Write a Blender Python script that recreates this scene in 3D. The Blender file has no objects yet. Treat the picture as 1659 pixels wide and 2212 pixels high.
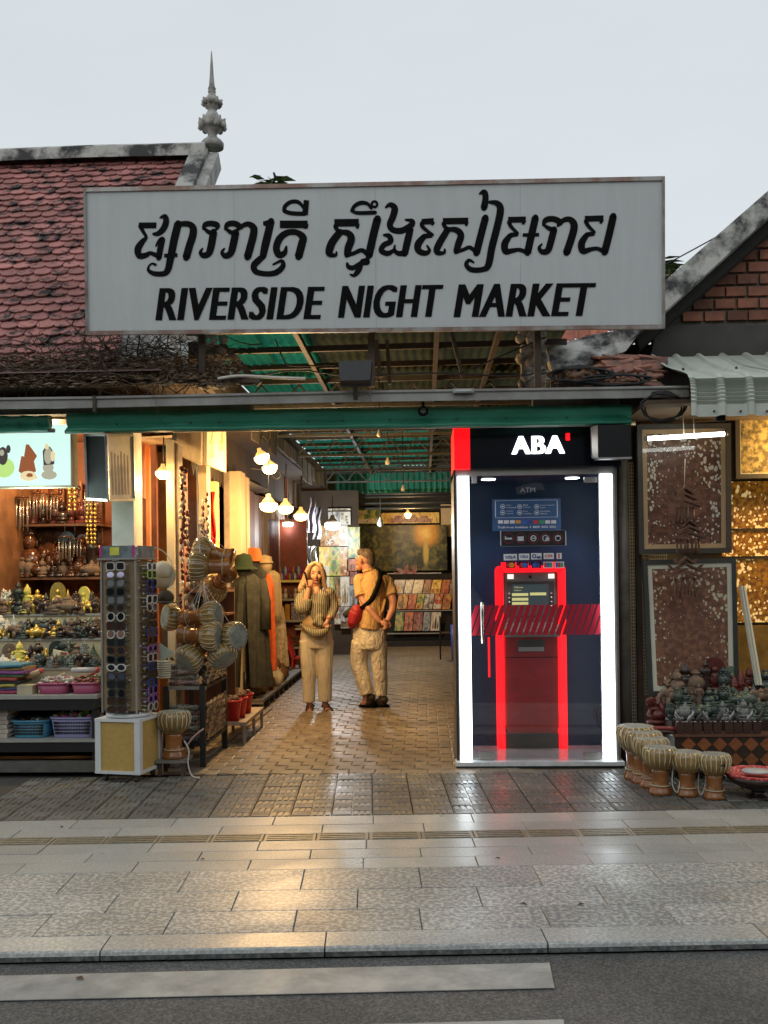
import bpy, math, random
from mathutils import Vector, Matrix
random.seed(7)
C = bpy.context.scene.collection
SC = bpy.context.scene
R = math.radians
# ---------------------------------------------------------------- camera
F, PW, PH, CAMZ = 2100.0, 1659.0, 2212.0, 1.55
SHIFT = 111.0
cam = bpy.data.cameras.new('camera')
cam.sensor_fit = 'VERTICAL'; cam.sensor_height = 24.0
cam.lens = 24.0 * F / PH
cam.shift_y = SHIFT / PH
cam.clip_start = 0.05; cam.clip_end = 900
camo = bpy.data.objects.new('camera', cam); C.objects.link(camo)
CAMR = (Matrix.Rotation(R(2.4), 3, 'Z') @ Matrix.Rotation(R(90.5), 3, 'X') @ Matrix.Rotation(R(-0.7), 3, 'Z'))
camo.matrix_world = Matrix.Translation((0, 0, CAMZ)) @ CAMR.to_4x4()
SC.camera = camo
def ray(px, py):
 return CAMR @ Vector(((px - PW / 2) / F, (PH / 2 - py + SHIFT) / F, -1.0))
def at(px, py, Y):
 d = ray(px, py); k = Y / d.y
 return Vector((0, 0, CAMZ)) + d * k
def gnd(px, py, z=0.0):
 d = ray(px, py); k = (z - CAMZ) / d.z
 return Vector((0, 0, CAMZ)) + d * k
def onpl(px, py, p, n):
 d = ray(px, py); o = Vector((0, 0, CAMZ)); n = Vector(n)
 return o + d * ((Vector(p) - o).dot(n) / d.dot(n))
# ---------------------------------------------------------------- sky, dusk light, exposure
w = bpy.data.worlds.new('World'); SC.world = w; w.use_nodes = True
nt = w.node_tree; nt.nodes.clear()
wo = nt.nodes.new('ShaderNodeOutputWorld'); bg = nt.nodes.new('ShaderNodeBackground')
sky = nt.nodes.new('ShaderNodeTexSky'); sky.sky_type = 'NISHITA'
sky.sun_disc = False; sky.sun_elevation = R(7); sky.sun_rotation = R(205)
sky.air_density = 1.0; sky.dust_density = 3.0; sky.ozone_density = 1.5
hs = nt.nodes.new('ShaderNodeHueSaturation'); hs.inputs['Saturation'].default_value = 0.30
mx = nt.nodes.new('ShaderNodeMix'); mx.data_type = 'RGBA'; mx.inputs[0].default_value = 0.80
mx.inputs[7].default_value = (5.5, 5.95, 6.2, 1)          # the even pale overcast veil
nt.links.new(sky.outputs[0], hs.inputs['Color']); nt.links.new(hs.outputs[0], mx.inputs[6])
tcw = nt.nodes.new('ShaderNodeTexCoord'); now = nt.nodes.new('ShaderNodeTexNoise'); now.inputs['Scale'].default_value = 2.2; now.inputs['Detail'].default_value = 5
mpw = nt.nodes.new('ShaderNodeMapping'); mpw.inputs['Scale'].default_value = (1, 1, 3.2); nt.links.new(tcw.outputs['Generated'], mpw.inputs[0]); nt.links.new(mpw.outputs[0], now.inputs['Vector'])
mrw = nt.nodes.new('ShaderNodeMapRange'); mrw.inputs[1].default_value = .3; mrw.inputs[2].default_value = .7; mrw.inputs[3].default_value = .965; mrw.inputs[4].default_value = 1.03
hsw = nt.nodes.new('ShaderNodeHueSaturation'); nt.links.new(now.outputs['Fac'], mrw.inputs[0]); nt.links.new(mrw.outputs[0], hsw.inputs['Value'])   # faint cloud structure
nt.links.new(mx.outputs[2], hsw.inputs['Color']); nt.links.new(hsw.outputs[0], bg.inputs['Color']); bg.inputs['Strength'].default_value = 0.135
nt.links.new(bg.outputs[0], wo.inputs[0])
sun = bpy.data.lights.new('sun', 'SUN'); sun.energy = 0.2; sun.angle = R(40); sun.color = (1, .95, .9)
suno = bpy.data.objects.new('sun', sun); C.objects.link(suno)
suno.rotation_euler = (R(50), 0, R(-20))
SC.view_settings.view_transform = 'Standard'; SC.view_settings.look = 'None'
SC.view_settings.exposure = 0.1; SC.view_settings.gamma = 1.0
SC.view_settings.use_curve_mapping = False
SC.cycles.use_denoising = True
try: SC.cycles.denoiser = 'OPENIMAGEDENOISE'
except Exception: pass
SC.cycles.max_bounces = 6; SC.cycles.diffuse_bounces = 3; SC.cycles.glossy_bounces = 3
SC.cycles.transmission_bounces = 6; SC.cycles.transparent_max_bounces = 8
SC.cycles.sample_clamp_indirect = 4.0
SC.cycles.caustics_reflective = False; SC.cycles.caustics_refractive = False
# ---------------------------------------------------------------- materials
MATS = {}
def mat(name, col, rough=.6, var=.18, scale=9.0, metal=0.0, col2=None, cmix=(.45, .65), bump=0.0, bscale=60.0,
  rnd=.12, world=False, emit=None, es=1.0, spec=.5, coat=0.0, detail=4.0, stain=0.0, sscale=.9, sstretch=(1, 1, 1)):
 """principled + noise colour variation + per-object value variation"""
 if name in MATS: return MATS[name]
 m = bpy.data.materials.new(name); m.use_nodes = True; MATS[name] = m
 t = m.node_tree; N = t.nodes; L = t.links
 b = N['Principled BSDF']
 b.inputs['Roughness'].default_value = rough; b.inputs['Metallic'].default_value = metal
 b.inputs['Specular IOR Level'].default_value = spec
 if coat: b.inputs['Coat Weight'].default_value = coat; b.inputs['Coat Roughness'].default_value = .08
 if world:
  g = N.new('ShaderNodeNewGeometry'); co = g.outputs['Position']
 else:
  g = N.new('ShaderNodeTexCoord'); co = g.outputs['Object']
 no = N.new('ShaderNodeTexNoise'); no.inputs['Scale'].default_value = scale; no.inputs['Detail'].default_value = detail
 no.inputs['Roughness'].default_value = .65
 L.new(co, no.inputs['Vector'])
 rp = N.new('ShaderNodeValToRGB')
 if col2 is None:
  c0 = tuple(max(0, x * (1 - var)) for x in col); c1 = tuple(min(1, x * (1 + var)) for x in col)
  rp.color_ramp.elements[0].position = .3; rp.color_ramp.elements[1].position = .7
 else:
  c0, c1 = col, col2
  rp.color_ramp.elements[0].position = cmix[0]; rp.color_ramp.elements[1].position = cmix[1]
 rp.color_ramp.elements[0].color = (*c0, 1); rp.color_ramp.elements[1].color = (*c1, 1)
 L.new(no.outputs['Fac'], rp.inputs['Fac'])
 oi = N.new('ShaderNodeObjectInfo')
 mr = N.new('ShaderNodeMapRange'); mr.inputs[3].default_value = 1 - rnd; mr.inputs[4].default_value = 1 + rnd
 L.new(oi.outputs['Random'], mr.inputs[0])
 hv = N.new('ShaderNodeHueSaturation'); L.new(mr.outputs[0], hv.inputs['Value']); L.new(rp.outputs[0], hv.inputs['Color'])
 outc = hv.outputs[0]
 if stain:                                        # dirt and wear patches of their own shape
  sm_ = N.new('ShaderNodeMapping'); sm_.inputs['Scale'].default_value = sstretch; L.new(co, sm_.inputs[0])
  sn = N.new('ShaderNodeTexNoise'); sn.inputs['Scale'].default_value = sscale; sn.inputs['Detail'].default_value = 8; sn.inputs['Roughness'].default_value = .62; sn.inputs['Distortion'].default_value = .6
  L.new(sm_.outputs[0], sn.inputs['Vector'])
  sr = N.new('ShaderNodeMapRange'); sr.inputs[1].default_value = .38; sr.inputs[2].default_value = .62; sr.inputs[3].default_value = 1 - stain; sr.inputs[4].default_value = 1.0
  L.new(sn.outputs['Fac'], sr.inputs[0])
  hv2 = N.new('ShaderNodeHueSaturation'); L.new(sr.outputs[0], hv2.inputs['Value']); L.new(outc, hv2.inputs['Color']); outc = hv2.outputs[0]
  rr_ = N.new('ShaderNodeMapRange'); rr_.inputs[1].default_value = .35; rr_.inputs[2].default_value = .65; rr_.inputs[3].default_value = min(1, rough + .14); rr_.inputs[4].default_value = max(.05, rough - .06)
  L.new(sn.outputs['Fac'], rr_.inputs[0]); L.new(rr_.outputs[0], b.inputs['Roughness'])
 L.new(outc, b.inputs['Base Color'])
 if bump:
  nb = N.new('ShaderNodeTexNoise'); nb.inputs['Scale'].default_value = bscale; nb.inputs['Detail'].default_value = 3
  L.new(co, nb.inputs['Vector'])
  bp = N.new('ShaderNodeBump'); bp.inputs['Strength'].default_value = bump; bp.inputs['Distance'].default_value = .01
  L.new(nb.outputs['Fac'], bp.inputs['Height']); L.new(bp.outputs[0], b.inputs['Normal'])
 if emit:
  b.inputs['Emission Color'].default_value = (*emit, 1); b.inputs['Emission Strength'].default_value = es
 return m
def emis(name, col, s):
 if name in MATS: return MATS[name]
 m = bpy.data.materials.new(name); m.use_nodes = True; MATS[name] = m
 b = m.node_tree.nodes['Principled BSDF']
 b.inputs['Base Color'].default_value = (*[c * .25 for c in col], 1)
 b.inputs['Emission Color'].default_value = (*col, 1); b.inputs['Emission Strength'].default_value = s
 b.inputs['Roughness'].default_value = .3
 return m
def glassy(name, tint=(.9, .95, .95), refl=.12, alpha=.9, rough=.02):
 if name in MATS: return MATS[name]
 m = bpy.data.materials.new(name); m.use_nodes = True; MATS[name] = m
 t = m.node_tree; N = t.nodes; L = t.links; N.remove(N['Principled BSDF'])
 tr = N.new('ShaderNodeBsdfTransparent'); tr.inputs[0].default_value = (*[c * alpha + (1 - alpha) * .5 for c in tint], 1)
 gl = N.new('ShaderNodeBsdfGlossy'); gl.inputs['Roughness'].default_value = rough
 fr = N.new('ShaderNodeFresnel'); fr.inputs[0].default_value = 1.45
 mu = N.new('ShaderNodeMath'); mu.operation = 'MULTIPLY_ADD'; mu.inputs[1].default_value = 1.0; mu.inputs[2].default_value = refl * .3
 mxs = N.new('ShaderNodeMixShader')
 L.new(fr.outputs[0], mu.inputs[0]); L.new(mu.outputs[0], mxs.inputs[0]); L.new(tr.outputs[0], mxs.inputs[1]); L.new(gl.outputs[0], mxs.inputs[2])
 L.new(mxs.outputs[0], N['Material Output'].inputs[0])
 return m
# ---------------------------------------------------------------- mesh builder
WL = {}
class MB:
 def __init__(s): s.v = []; s.f = []; s.m = []; s.s = []
 def add(s, vs, fs, mi=0, sm=False):
  o = len(s.v); s.v += [tuple(v) for v in vs]
  for f in fs:
   s.f.append(tuple(i + o for i in f)); s.m.append(mi); s.s.append(sm)
 def box(s, x0, x1, y0, y1, z0, z1, mi=0):
  v = [(x, y, z) for z in (z0, z1) for y in (y0, y1) for x in (x0, x1)]
  s.add(v, [(0, 2, 3, 1), (4, 5, 7, 6), (0, 1, 5, 4), (2, 6, 7, 3), (0, 4, 6, 2), (1, 3, 7, 5)], mi)
 def obox(s, c, size, rot=None, mi=0, taper=1.0):
  hx, hy, hz = size[0] / 2, size[1] / 2, size[2] / 2
  v = [Vector((x * (taper if z > 0 else 1), y * (taper if z > 0 else 1), z)) for z in (-hz, hz) for y in (-hy, hy) for x in (-hx, hx)]
  c = Vector(c)
  v = [c + ((rot @ p) if rot is not None else p) for p in v]
  s.add(v, [(0, 2, 3, 1), (4, 5, 7, 6), (0, 1, 5, 4), (2, 6, 7, 3), (0, 4, 6, 2), (1, 3, 7, 5)], mi)
 def bar(s, a, b, w_, h_=None, mi=0):
  a = Vector(a); b = Vector(b); d = b - a
  q = d.to_track_quat('Z', 'Y').to_matrix()
  s.obox((a + b) / 2, (w_, h_ or w_, d.length), q, mi)
 def tube(s, pts, r, seg=8, mi=0, sm=True, caps=True, closed=False):
  pts = [Vector(p) for p in pts]; n = len(pts)
  rr = r if isinstance(r, (list, tuple)) else [r] * n
  vs = []; up = Vector((0.123, 0.345, 1)).normalized()
  t0 = (pts[1] - pts[0]).normalized()
  nrm = t0.cross(up)
  if nrm.length < 1e-4: nrm = t0.cross(Vector((1, 0, 0)))
  nrm.normalize()
  for i in range(n):
   if closed: t = pts[(i + 1) % n] - pts[i - 1]
   else: t = pts[min(i + 1, n - 1)] - pts[max(i - 1, 0)]
   if t.length < 1e-9: t = Vector((0, 0, 1))
   t.normalize(); nrm = nrm - t * nrm.dot(t)
   if nrm.length < 1e-6: nrm = t.orthogonal()
   nrm.normalize(); bn = t.cross(nrm)
   for k in range(seg):
    a = 2 * math.pi * k / seg
    q = rr[i]
    qa, qb = (q if isinstance(q, tuple) else (q, q))
    vs.append(pts[i] + nrm * (math.cos(a) * qa) + bn * (math.sin(a) * qb))
  fs = []
  for i in range(n if closed else n - 1):
   j = (i + 1) % n
   for k in range(seg):
    k2 = (k + 1) % seg
    fs.append((i * seg + k, i * seg + k2, j * seg + k2, j * seg + k))
  if caps and not closed:
   fs.append(tuple(range(seg - 1, -1, -1))); fs.append(tuple((n - 1) * seg + k for k in range(seg)))
  s.add(vs, fs, mi, sm)
 def lathe(s, prof, c=(0, 0, 0), seg=20, M=None, mi=0, sm=True, rib=0, ribd=0.0, caps=True, mif=None):
  c = Vector(c); vs = []; fs = []; n = len(prof)
  for (r, z) in prof:
   for k in range(seg):
    a = 2 * math.pi * k / seg
    q = r * (1 + (ribd * math.cos(a * rib) if rib else 0))
    p = Vector((q * math.cos(a), q * math.sin(a), z))
    vs.append(c + (M @ p if M is not None else p))
  for i in range(n - 1):
   for k in range(seg):
    k2 = (k + 1) % seg
    fs.append((i * seg + k, i * seg + k2, (i + 1) * seg + k2, (i + 1) * seg + k))
  if caps:
   fs.append(tuple(range(seg - 1, -1, -1))); fs.append(tuple((n - 1) * seg + k for k in range(seg)))
  s.add(vs, fs, mi, sm)
 def ell(s, c, r, seg=10, rings=7, M=None, mi=0, sm=True):
  if not isinstance(r, (tuple, list)): r = (r, r, r)
  c = Vector(c); vs = []; fs = []
  for i in range(rings + 1):
   th = math.pi * i / rings
   for k in range(seg):
    a = 2 * math.pi * k / seg
    p = Vector((r[0] * math.sin(th) * math.cos(a), r[1] * math.sin(th) * math.sin(a), -r[2] * math.cos(th)))
    vs.append(c + (M @ p if M is not None else p))
  for i in range(rings):
   for k in range(seg):
    k2 = (k + 1) % seg
    fs.append((i * seg + k, i * seg + k2, (i + 1) * seg + k2, (i + 1) * seg + k))
  s.add(vs, fs, mi, sm)
 def quad(s, a, b, c, d, mi=0): s.add([a, b, c, d], [(0, 1, 2, 3)], mi)
 def prism(s, poly, depth, mi=0):
  """poly: list of 3d points (planar), depth: vector"""
  n = len(poly); d = Vector(depth)
  v = [Vector(p) for p in poly] + [Vector(p) + d for p in poly]
  fs = [tuple(range(n - 1, -1, -1)), tuple(range(n, 2 * n))]
  fs += [(i, (i + 1) % n, n + (i + 1) % n, n + i) for i in range(n)]
  s.add(v, fs, mi)
 def grid(s, fn, nu, nv, mi=0, sm=True, closed=False):
  vs = [fn(i / nu, j / nv) for j in range(nv + 1) for i in range(nu + 1)]
  fs = [(j * (nu + 1) + i, j * (nu + 1) + i + 1, (j + 1) * (nu + 1) + i + 1, (j + 1) * (nu + 1) + i) for j in range(nv) for i in range(nu)]
  s.add(vs, fs, mi, sm)
 def mesh(s, name, mats, off=None):
  me = bpy.data.meshes.new(name)
  vs = s.v if off is None else [(v[0] - off[0], v[1] - off[1], v[2] - off[2]) for v in s.v]
  me.from_pydata(vs, [], s.f)
  mats = mats if isinstance(mats, (list, tuple)) else [mats]
  for m in mats: me.materials.append(m)
  if len(mats) > 1: me.polygons.foreach_set('material_index', s.m)
  me.polygons.foreach_set('use_smooth', s.s)
  me.update()
  return me
 def build(s, name, mats, parent=None, local=False, loc=None):
  """world coordinates unless local; a top-level object gets its origin at its bottom centre"""
  if local: off = None; ol = Vector(loc or (0, 0, 0))
  elif parent is not None: off = WL[parent.name]; ol = Vector((0, 0, 0))
  else:
   xs = [v[0] for v in s.v]; ys = [v[1] for v in s.v]; zs = [v[2] for v in s.v]
   off = Vector(((min(xs) + max(xs)) / 2, (min(ys) + max(ys)) / 2, min(zs))); ol = off
  o = bpy.data.objects.new(name, s.mesh(name, mats, off)); C.objects.link(o)
  o.location = ol
  if parent is not None: o.parent = parent
  WL[o.name] = (WL[parent.name] if parent is not None and not local else ol)
  return o
def thing(name, label, cat, loc=(0, 0, 0), group=None, kind=None, rot=None):
 o = bpy.data.objects.new(name, None); C.objects.link(o); o.empty_display_size = .1
 o.location = loc
 if rot is not None: o.rotation_euler = rot
 WL[o.name] = Vector(loc)
 return tag(o, label, cat, group, kind)
def tag(o, label, cat=None, group=None, kind=None):
 o['label'] = label
 if cat: o['category'] = cat
 if group: o['group'] = group
 if kind: o['kind'] = kind
 return o
def kids(o): return list(o.children)
def dup(o, parent=None, loc=None, rot=None, label=None, group=None, scale=None):
 c = o.copy(); C.objects.link(c)
 if parent is not None: c.parent = parent
 if loc is not None: c.location = loc; WL[c.name] = Vector(loc)
 if rot is not None: c.rotation_euler = rot
 if scale is not None: c.scale = scale if isinstance(scale, (tuple, list)) else (scale,) * 3
 if label: c['label'] = label
 if group: c['group'] = group
 for ch in o.children: dup(ch, c)
 return c
def inst(name, me, parent, loc, rot=None):
 o = bpy.data.objects.new(name, me); C.objects.link(o); o.parent = parent; o.location = loc
 if rot is not None: o.rotation_euler = rot
 return o
ORD = ['', 'first', 'second', 'third', 'fourth', 'fifth', 'sixth', 'seventh', 'eighth', 'ninth', 'tenth', 'eleventh', 'twelfth',
    'thirteenth', 'fourteenth', 'fifteenth', 'sixteenth', 'seventeenth', 'eighteenth', 'nineteenth', 'twentieth']
def lamp(loc, W, col=(1, .62, .25), rad=.05, name='bulb_light', parent=None):
 l = bpy.data.lights.new(name, 'POINT'); l.energy = W; l.color = col; l.shadow_soft_size = rad
 o = bpy.data.objects.new(name, l); C.objects.link(o); o.location = loc
 if parent is not None: o.parent = parent; o.location = Vector(loc) - WL[parent.name]
 return o
def textmesh(body, w_, h_, shear=0.0, offset=0.0, extrude=0.0, spacing=1.0):
 """flat lettering from Blender's built-in font, fitted to w_ x h_ metres, lower left at 0,0; returns verts(x,y,z), faces"""
 cu = bpy.data.curves.new('txt', 'FONT'); cu.body = body; cu.shear = shear; cu.offset = offset; cu.extrude = extrude
 cu.space_character = spacing; cu.resolution_u = 4
 o = bpy.data.objects.new('txt', cu); C.objects.link(o)
 dg = bpy.context.evaluated_depsgraph_get()
 me = bpy.data.meshes.new_from_object(o.evaluated_get(dg))
 v = [tuple(x.co) for x in me.vertices]; f = [tuple(p.vertices) for p in me.polygons]
 bpy.data.objects.remove(o); bpy.data.curves.remove(cu); bpy.data.meshes.remove(me)
 if not v: return [], []
 x0 = min(p[0] for p in v); x1 = max(p[0] for p in v); y0 = min(p[1] for p in v); y1 = max(p[1] for p in v)
 return [((p[0] - x0) / (x1 - x0) * w_, (p[1] - y0) / (y1 - y0) * h_, p[2]) for p in v], f
def addtext(mb, body, o, ux, uy, w_, h_, mi=0, **k):
 v, f = textmesh(body, w_, h_, **k)
 o = Vector(o); ux = Vector(ux).normalized(); uy = Vector(uy).normalized(); uz = ux.cross(uy)
 mb.add([o + ux * p[0] + uy * p[1] + uz * p[2] for p in v], f, mi)
def catmull(P, n=5):
 out = []
 for i in range(len(P) - 1):
  p0 = P[max(i - 1, 0)]; p1 = P[i]; p2 = P[i + 1]; p3 = P[min(i + 2, len(P) - 1)]
  for k in range(n):
   t = k / n
   out.append(tuple(.5 * (2 * b + (c - a) * t + (2 * a - 5 * b + 4 * c - d) * t * t + (3 * b - a - 3 * c + d) * t ** 3)
        for a, b, c, d in zip(p0, p1, p2, p3)))
 out.append(tuple(P[-1])); return out
# ================================================================ GROUND
M_asph = mat('asphalt', (.10, .098, .094), rough=.75, col2=(.235, .228, .218), scale=95, cmix=(.42, .66), bump=.6, bscale=160, detail=3, spec=.3, stain=.30, sscale=.8, world=True)
M_gran = mat('granite_flecked', (.24, .258, .25), rough=.39, col2=(.56, .555, .52), scale=44, cmix=(.46, .58), detail=4, stain=.30, sscale=1.1, rnd=.14, world=True, bump=.08, bscale=120)
M_granf = mat('granite_plain', (.31, .325, .312), rough=.33, col2=(.49, .49, .46), scale=75, stain=.25, sscale=1.3, cmix=(.40, .66), detail=4, rnd=.12, world=True)
M_tact = mat('tactile_ochre', (.17, .145, .10), rough=.45, col2=(.27, .24, .175), scale=30, cmix=(.35, .7), world=True)
M_kerb = mat('kerb_granite', (.29, .308, .30), rough=.35, col2=(.51, .505, .475), scale=60, stain=.25, sscale=1.5, cmix=(.42, .64), detail=3, world=True, bump=.1, bscale=150)
M_kface = mat('kerb_face', (.06, .065, .065), rough=.8, col2=(.20, .205, .20), scale=35, cmix=(.4, .7), world=True, bump=.5)
M_joint = mat('joint_dirt', (.06, .055, .048), rough=.9, scale=20)
M_plaza = mat('plaza_concrete', (.115, .11, .095), rough=.33, col2=(.20, .188, .162), scale=14, stain=.3, sscale=1.2, cmix=(.35, .7), world=True, rnd=.22, bump=.15, bscale=90)
M_pave = mat('corridor_concrete', (.20, .16, .115), rough=.45, col2=(.30, .245, .18), scale=9, stain=.25, sscale=1.0, cmix=(.35, .7), world=True, rnd=.18, bump=.15, bscale=70)
M_paint = mat('road_paint', (.27, .27, .255), rough=.6, col2=(.41, .41, .385), scale=7, cmix=(.3, .62), world=True, bump=.15, bscale=90, stain=.3, sscale=2.5)
kA = gnd(0, 2059.7); kB = gnd(1649, 2029.7)
kd = (kB - kA); kd.z = 0; kd.normalize()          # along the kerb
kn = Vector((-kd.y, kd.x, 0))                     # away from the road
k0 = kA
ROADZ = -0.048
def uv(p): q = Vector(p) - k0; return q.dot(kd), q.dot(kn)
def PV(u, v, z=0.0): q = k0 + kd * u + kn * v; return Vector((q.x, q.y, z))
mb = MB(); a = PV(-60, -45);
mb.add([PV(-60, -45, ROADZ), PV(60, -45, ROADZ), PV(60, .01, ROADZ), PV(-60, .01, ROADZ)], [(0, 1, 2, 3)])
tag(mb.build('road', M_asph), 'dark speckled asphalt road in front of the kerb', 'road', kind='structure')
mb = MB(); mb.add([(-400, -400, -.30), (400, -400, -.30), (400, 400, -.30), (-400, 400, -.30)], [(0, 1, 2, 3)])
tag(mb.build('ground', M_joint), 'bare ground running out beneath street and market', 'ground', kind='structure')
for pts, lab in (([(-420, 2119), (1187, 2081), (1198, 2135), (-420, 2172)], 'wide white crosswalk stripe painted across the road nearest the kerb'),
     ([(-420, 2244), (1217, 2203.5), (1229, 2262), (-420, 2302)], 'white crosswalk stripe at the very bottom edge, mostly out of view')):
 q = [gnd(x, y, ROADZ + .004) for x, y in pts]
 mb = MB(); mb.prism(q, (0, 0, .003))
 tag(mb.build('road_marking', M_paint), lab, 'road marking', kind='structure')
pav = thing('pavement', 'granite pavement of flecked slabs with an ochre tactile strip and stone kerb', 'pavement', loc=PV(3, 1), kind='structure')
def slabmesh(name, L_, D_, mats, tact=False, kerb=False):
 g = .0022; b = .0025; mb = MB(); h = .035
 x0, x1, y0, y1 = g, L_ - g, g, D_ - g
 if kerb:
  r = .018; x0 += .001; x1 -= .001
  pr = [(0, ROADZ + .01), (0, -r), (.3 * r, -.3 * r), (r, 0), (D_ - g, 0), (D_ - g, -.05)]
  n = len(pr)
  vs = [(x, y, z) for x in (x0, x1) for (y, z) in pr]
  mb.add(vs, [(0, n, n + 1, 1)], 1)
  mb.add(vs, [(i, n + i, n + i + 1, i + 1) for i in range(1, n - 1)] + [tuple(range(n)), tuple(range(2 * n - 1, n - 1, -1))], 0)
 else:
  vs = [(x0, y0, -h), (x1, y0, -h), (x1, y1, -h), (x0, y1, -h),
     (x0, y0, -b), (x1, y0, -b), (x1, y1, -b), (x0, y1, -b),
     (x0 + b, y0 + b, 0), (x1 - b, y0 + b, 0), (x1 - b, y1 - b, 0), (x0 + b, y1 - b, 0)]
  fs = [(8, 9, 10, 11)]
  for i in range(4):
   j = (i + 1) % 4
   fs += [(i, j, 4 + j, 4 + i), (4 + i, 4 + j, 8 + j, 8 + i)]
  mb.add(vs, fs)
 if tact:
  for k in range(4):
   yc = D_ * (k + .5) / 4
   mb.box(x0 + .02, x1 - .02, yc - D_ * .07, yc + D_ * .07, -.002, .005)
 return mb.mesh(name, mats)
krot = math.atan2(kd.y, kd.x)
def vrow(y): return uv(gnd(1179.5, 1700.7 + y / 2))[1]
rows = [668.5, 606, 512, 425, 336, 292, 252.5, 213, 182, 145.5, 108.5]
vv = [vrow(y) for y in rows]; vv[0] = 0.0
def ujoint(zx, zy, right=True): return uv(gnd(zx / 2 + (829.5 if right else 0), 1700.7 + zy / 2))[0]
spec_rows = [  # v0, v1, u joint, length, material, kind
 (0, 1, ujoint(692, 640), ujoint(1635, 628) - ujoint(692, 640), [M_kerb, M_kface], 'kerb'),
 (1, 2, ujoint(157, 560), (ujoint(1243, 555) - ujoint(157, 560)) / 2, [M_gran], ''),
 (2, 3, ujoint(412, 470), (ujoint(1462, 455) - ujoint(412, 470)) / 2, [M_gran], ''),
 (3, 4, ujoint(156, 385), (ujoint(1167, 370) - ujoint(156, 385)) / 2, [M_gran], ''),
 (4, 5, ujoint(400, 318), (ujoint(890, 312) - ujoint(400, 318)), [M_granf], ''),
 (5, 6, ujoint(158, 280), (ujoint(1108, 268) - ujoint(158, 280)) / 2, [M_granf], ''),
 (6, 7, ujoint(388, 240), (ujoint(1312, 225) - ujoint(388, 240)) / 2, [M_granf], ''),
 (7, 8, ujoint(160, 203), (ujoint(1515, 187) - ujoint(160, 203)) / 6, [M_tact], 'tact'),
 (8, 9, ujoint(608, 163), (ujoint(1045, 158) - ujoint(608, 163)), [M_granf], ''),
 (9, 10, ujoint(380, 128), (ujoint(1230, 115) - ujoint(380, 128)) / 2, [M_granf], ''),
]
rnd = random.Random(3)
for (i0, i1, uj, L_, ms, kd_) in spec_rows:
 D_ = vv[i1] - vv[i0]
 me = slabmesh({'kerb': 'kerb_stone', 'tact': 'tactile_tile', '': 'paving_slab'}[kd_], L_, D_, ms, kd_ == 'tact', kd_ == 'kerb')
 yc = (vv[i0] + vv[i1]) / 2
 u_lo = uv(gnd(-150, 1700.7 + (rows[i0] + rows[i1]) / 4 + 20))[0] - .3; u_hi = uv(gnd(1810, 1700.7 + (rows[i0] + rows[i1]) / 4 - 20))[0] + .3
 n0 = math.floor((u_lo - uj) / L_); n1 = math.ceil((u_hi - uj) / L_)
 for n in range(n0, n1):
  z = 0 if kd_ == 'kerb' else rnd.uniform(-.0012, .0012)
  inst({'kerb': 'kerb_stone', 'tact': 'tactile_tile', '': 'paving_slab'}[kd_], me, pav, PV(uj + n * L_, vv[i0], z) - WL[pav.name], (rnd.uniform(-.001, .001), 0, krot))
mb = MB(); mb.add([PV(-60, .012, -.0065), PV(60, .012, -.0065), PV(60, vv[-1] + .02, -.0065), PV(-60, vv[-1] + .02, -.0065)], [(0, 1, 2, 3)])
mb.build('joint_bed', mat('joint_grey', (.10, .098, .09), rough=.9, scale=20), pav)
# the bed beyond the slabs carries plain granite so the street goes on at both sides
mb = MB()
for s_ in (-1, 1):
 a_, b_ = (-60, -4.6) if s_ < 0 else (4.0 + 4.6, 60)
 mb.add([PV(a_, 0.0, -.002), PV(b_, 0.0, -.002), PV(b_, vv[-1], -.002), PV(a_, vv[-1], -.002)], [(0, 1, 2, 3)])
 mb.add([PV(a_, 0.0, ROADZ), PV(b_, 0.0, ROADZ), PV(b_, 0.0, -.002), PV(a_, 0.0, -.002)], [(0, 1, 2, 3)])
mb.build('pavement_continuation', M_granf, pav)
# ---- plaza of embossed tiles between pavement and market front
plz = thing('plaza', 'worn grey embossed concrete tiles between granite pavement and market front', 'paved forecourt', loc=(0, 7, 0), kind='structure')
TW, TD = .262, .215
def plazatile():
 mb = MB(); g = .004; h = .03
 mb.box(g, TW - g, g, TD - g, -h, -.004)
 for ci in range(2):
  for cj in range(2):
   x0 = g + .004 + ci * (TW - 2 * g) / 2; y0 = g + .003 + cj * (TD - 2 * g) / 2
   wx = (TW - 2 * g) / 2 - .007; wy = (TD - 2 * g) / 2 - .006
   for k in range(3):
    if (ci + cj) % 2: a0, a1, b0, b1 = x0 + k * wx / 3 + .004, x0 + (k + 1) * wx / 3 - .004, y0, y0 + wy
    else: a0, a1, b0, b1 = x0, x0 + wx, y0 + k * wy / 3 + .0035, y0 + (k + 1) * wy / 3 - .0035
    c = .003
    v = [(a0, b0, -.0041), (a1, b0, -.0041), (a1, b1, -.0041), (a0, b1, -.0041), (a0 + c, b0 + c, .002), (a1 - c, b0 + c, .002), (a1 - c, b1 - c, .002), (a0 + c, b1 - c, .002)]
    mb.add(v, [(4, 5, 6, 7), (0, 1, 5, 4), (1, 2, 6, 5), (2, 3, 7, 6), (3, 0, 4, 7)])
 return mb.mesh('plaza_tile', M_plaza)
ptm = plazatile(); VP0 = vv[-1] + .012
nt_ = 0
for j in range(6):
 for i in range(34):
  u = .02 + i * TW - 1.1; v = VP0 + j * TD
  p = PV(u, v, rnd.uniform(-.003, .001))
  if p.y > 7.62: continue
  inst('plaza_tile', ptm, plz, p - WL[plz.name], (rnd.uniform(-.008, .008), rnd.uniform(-.006, .006), krot)); nt_ += 1
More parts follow.
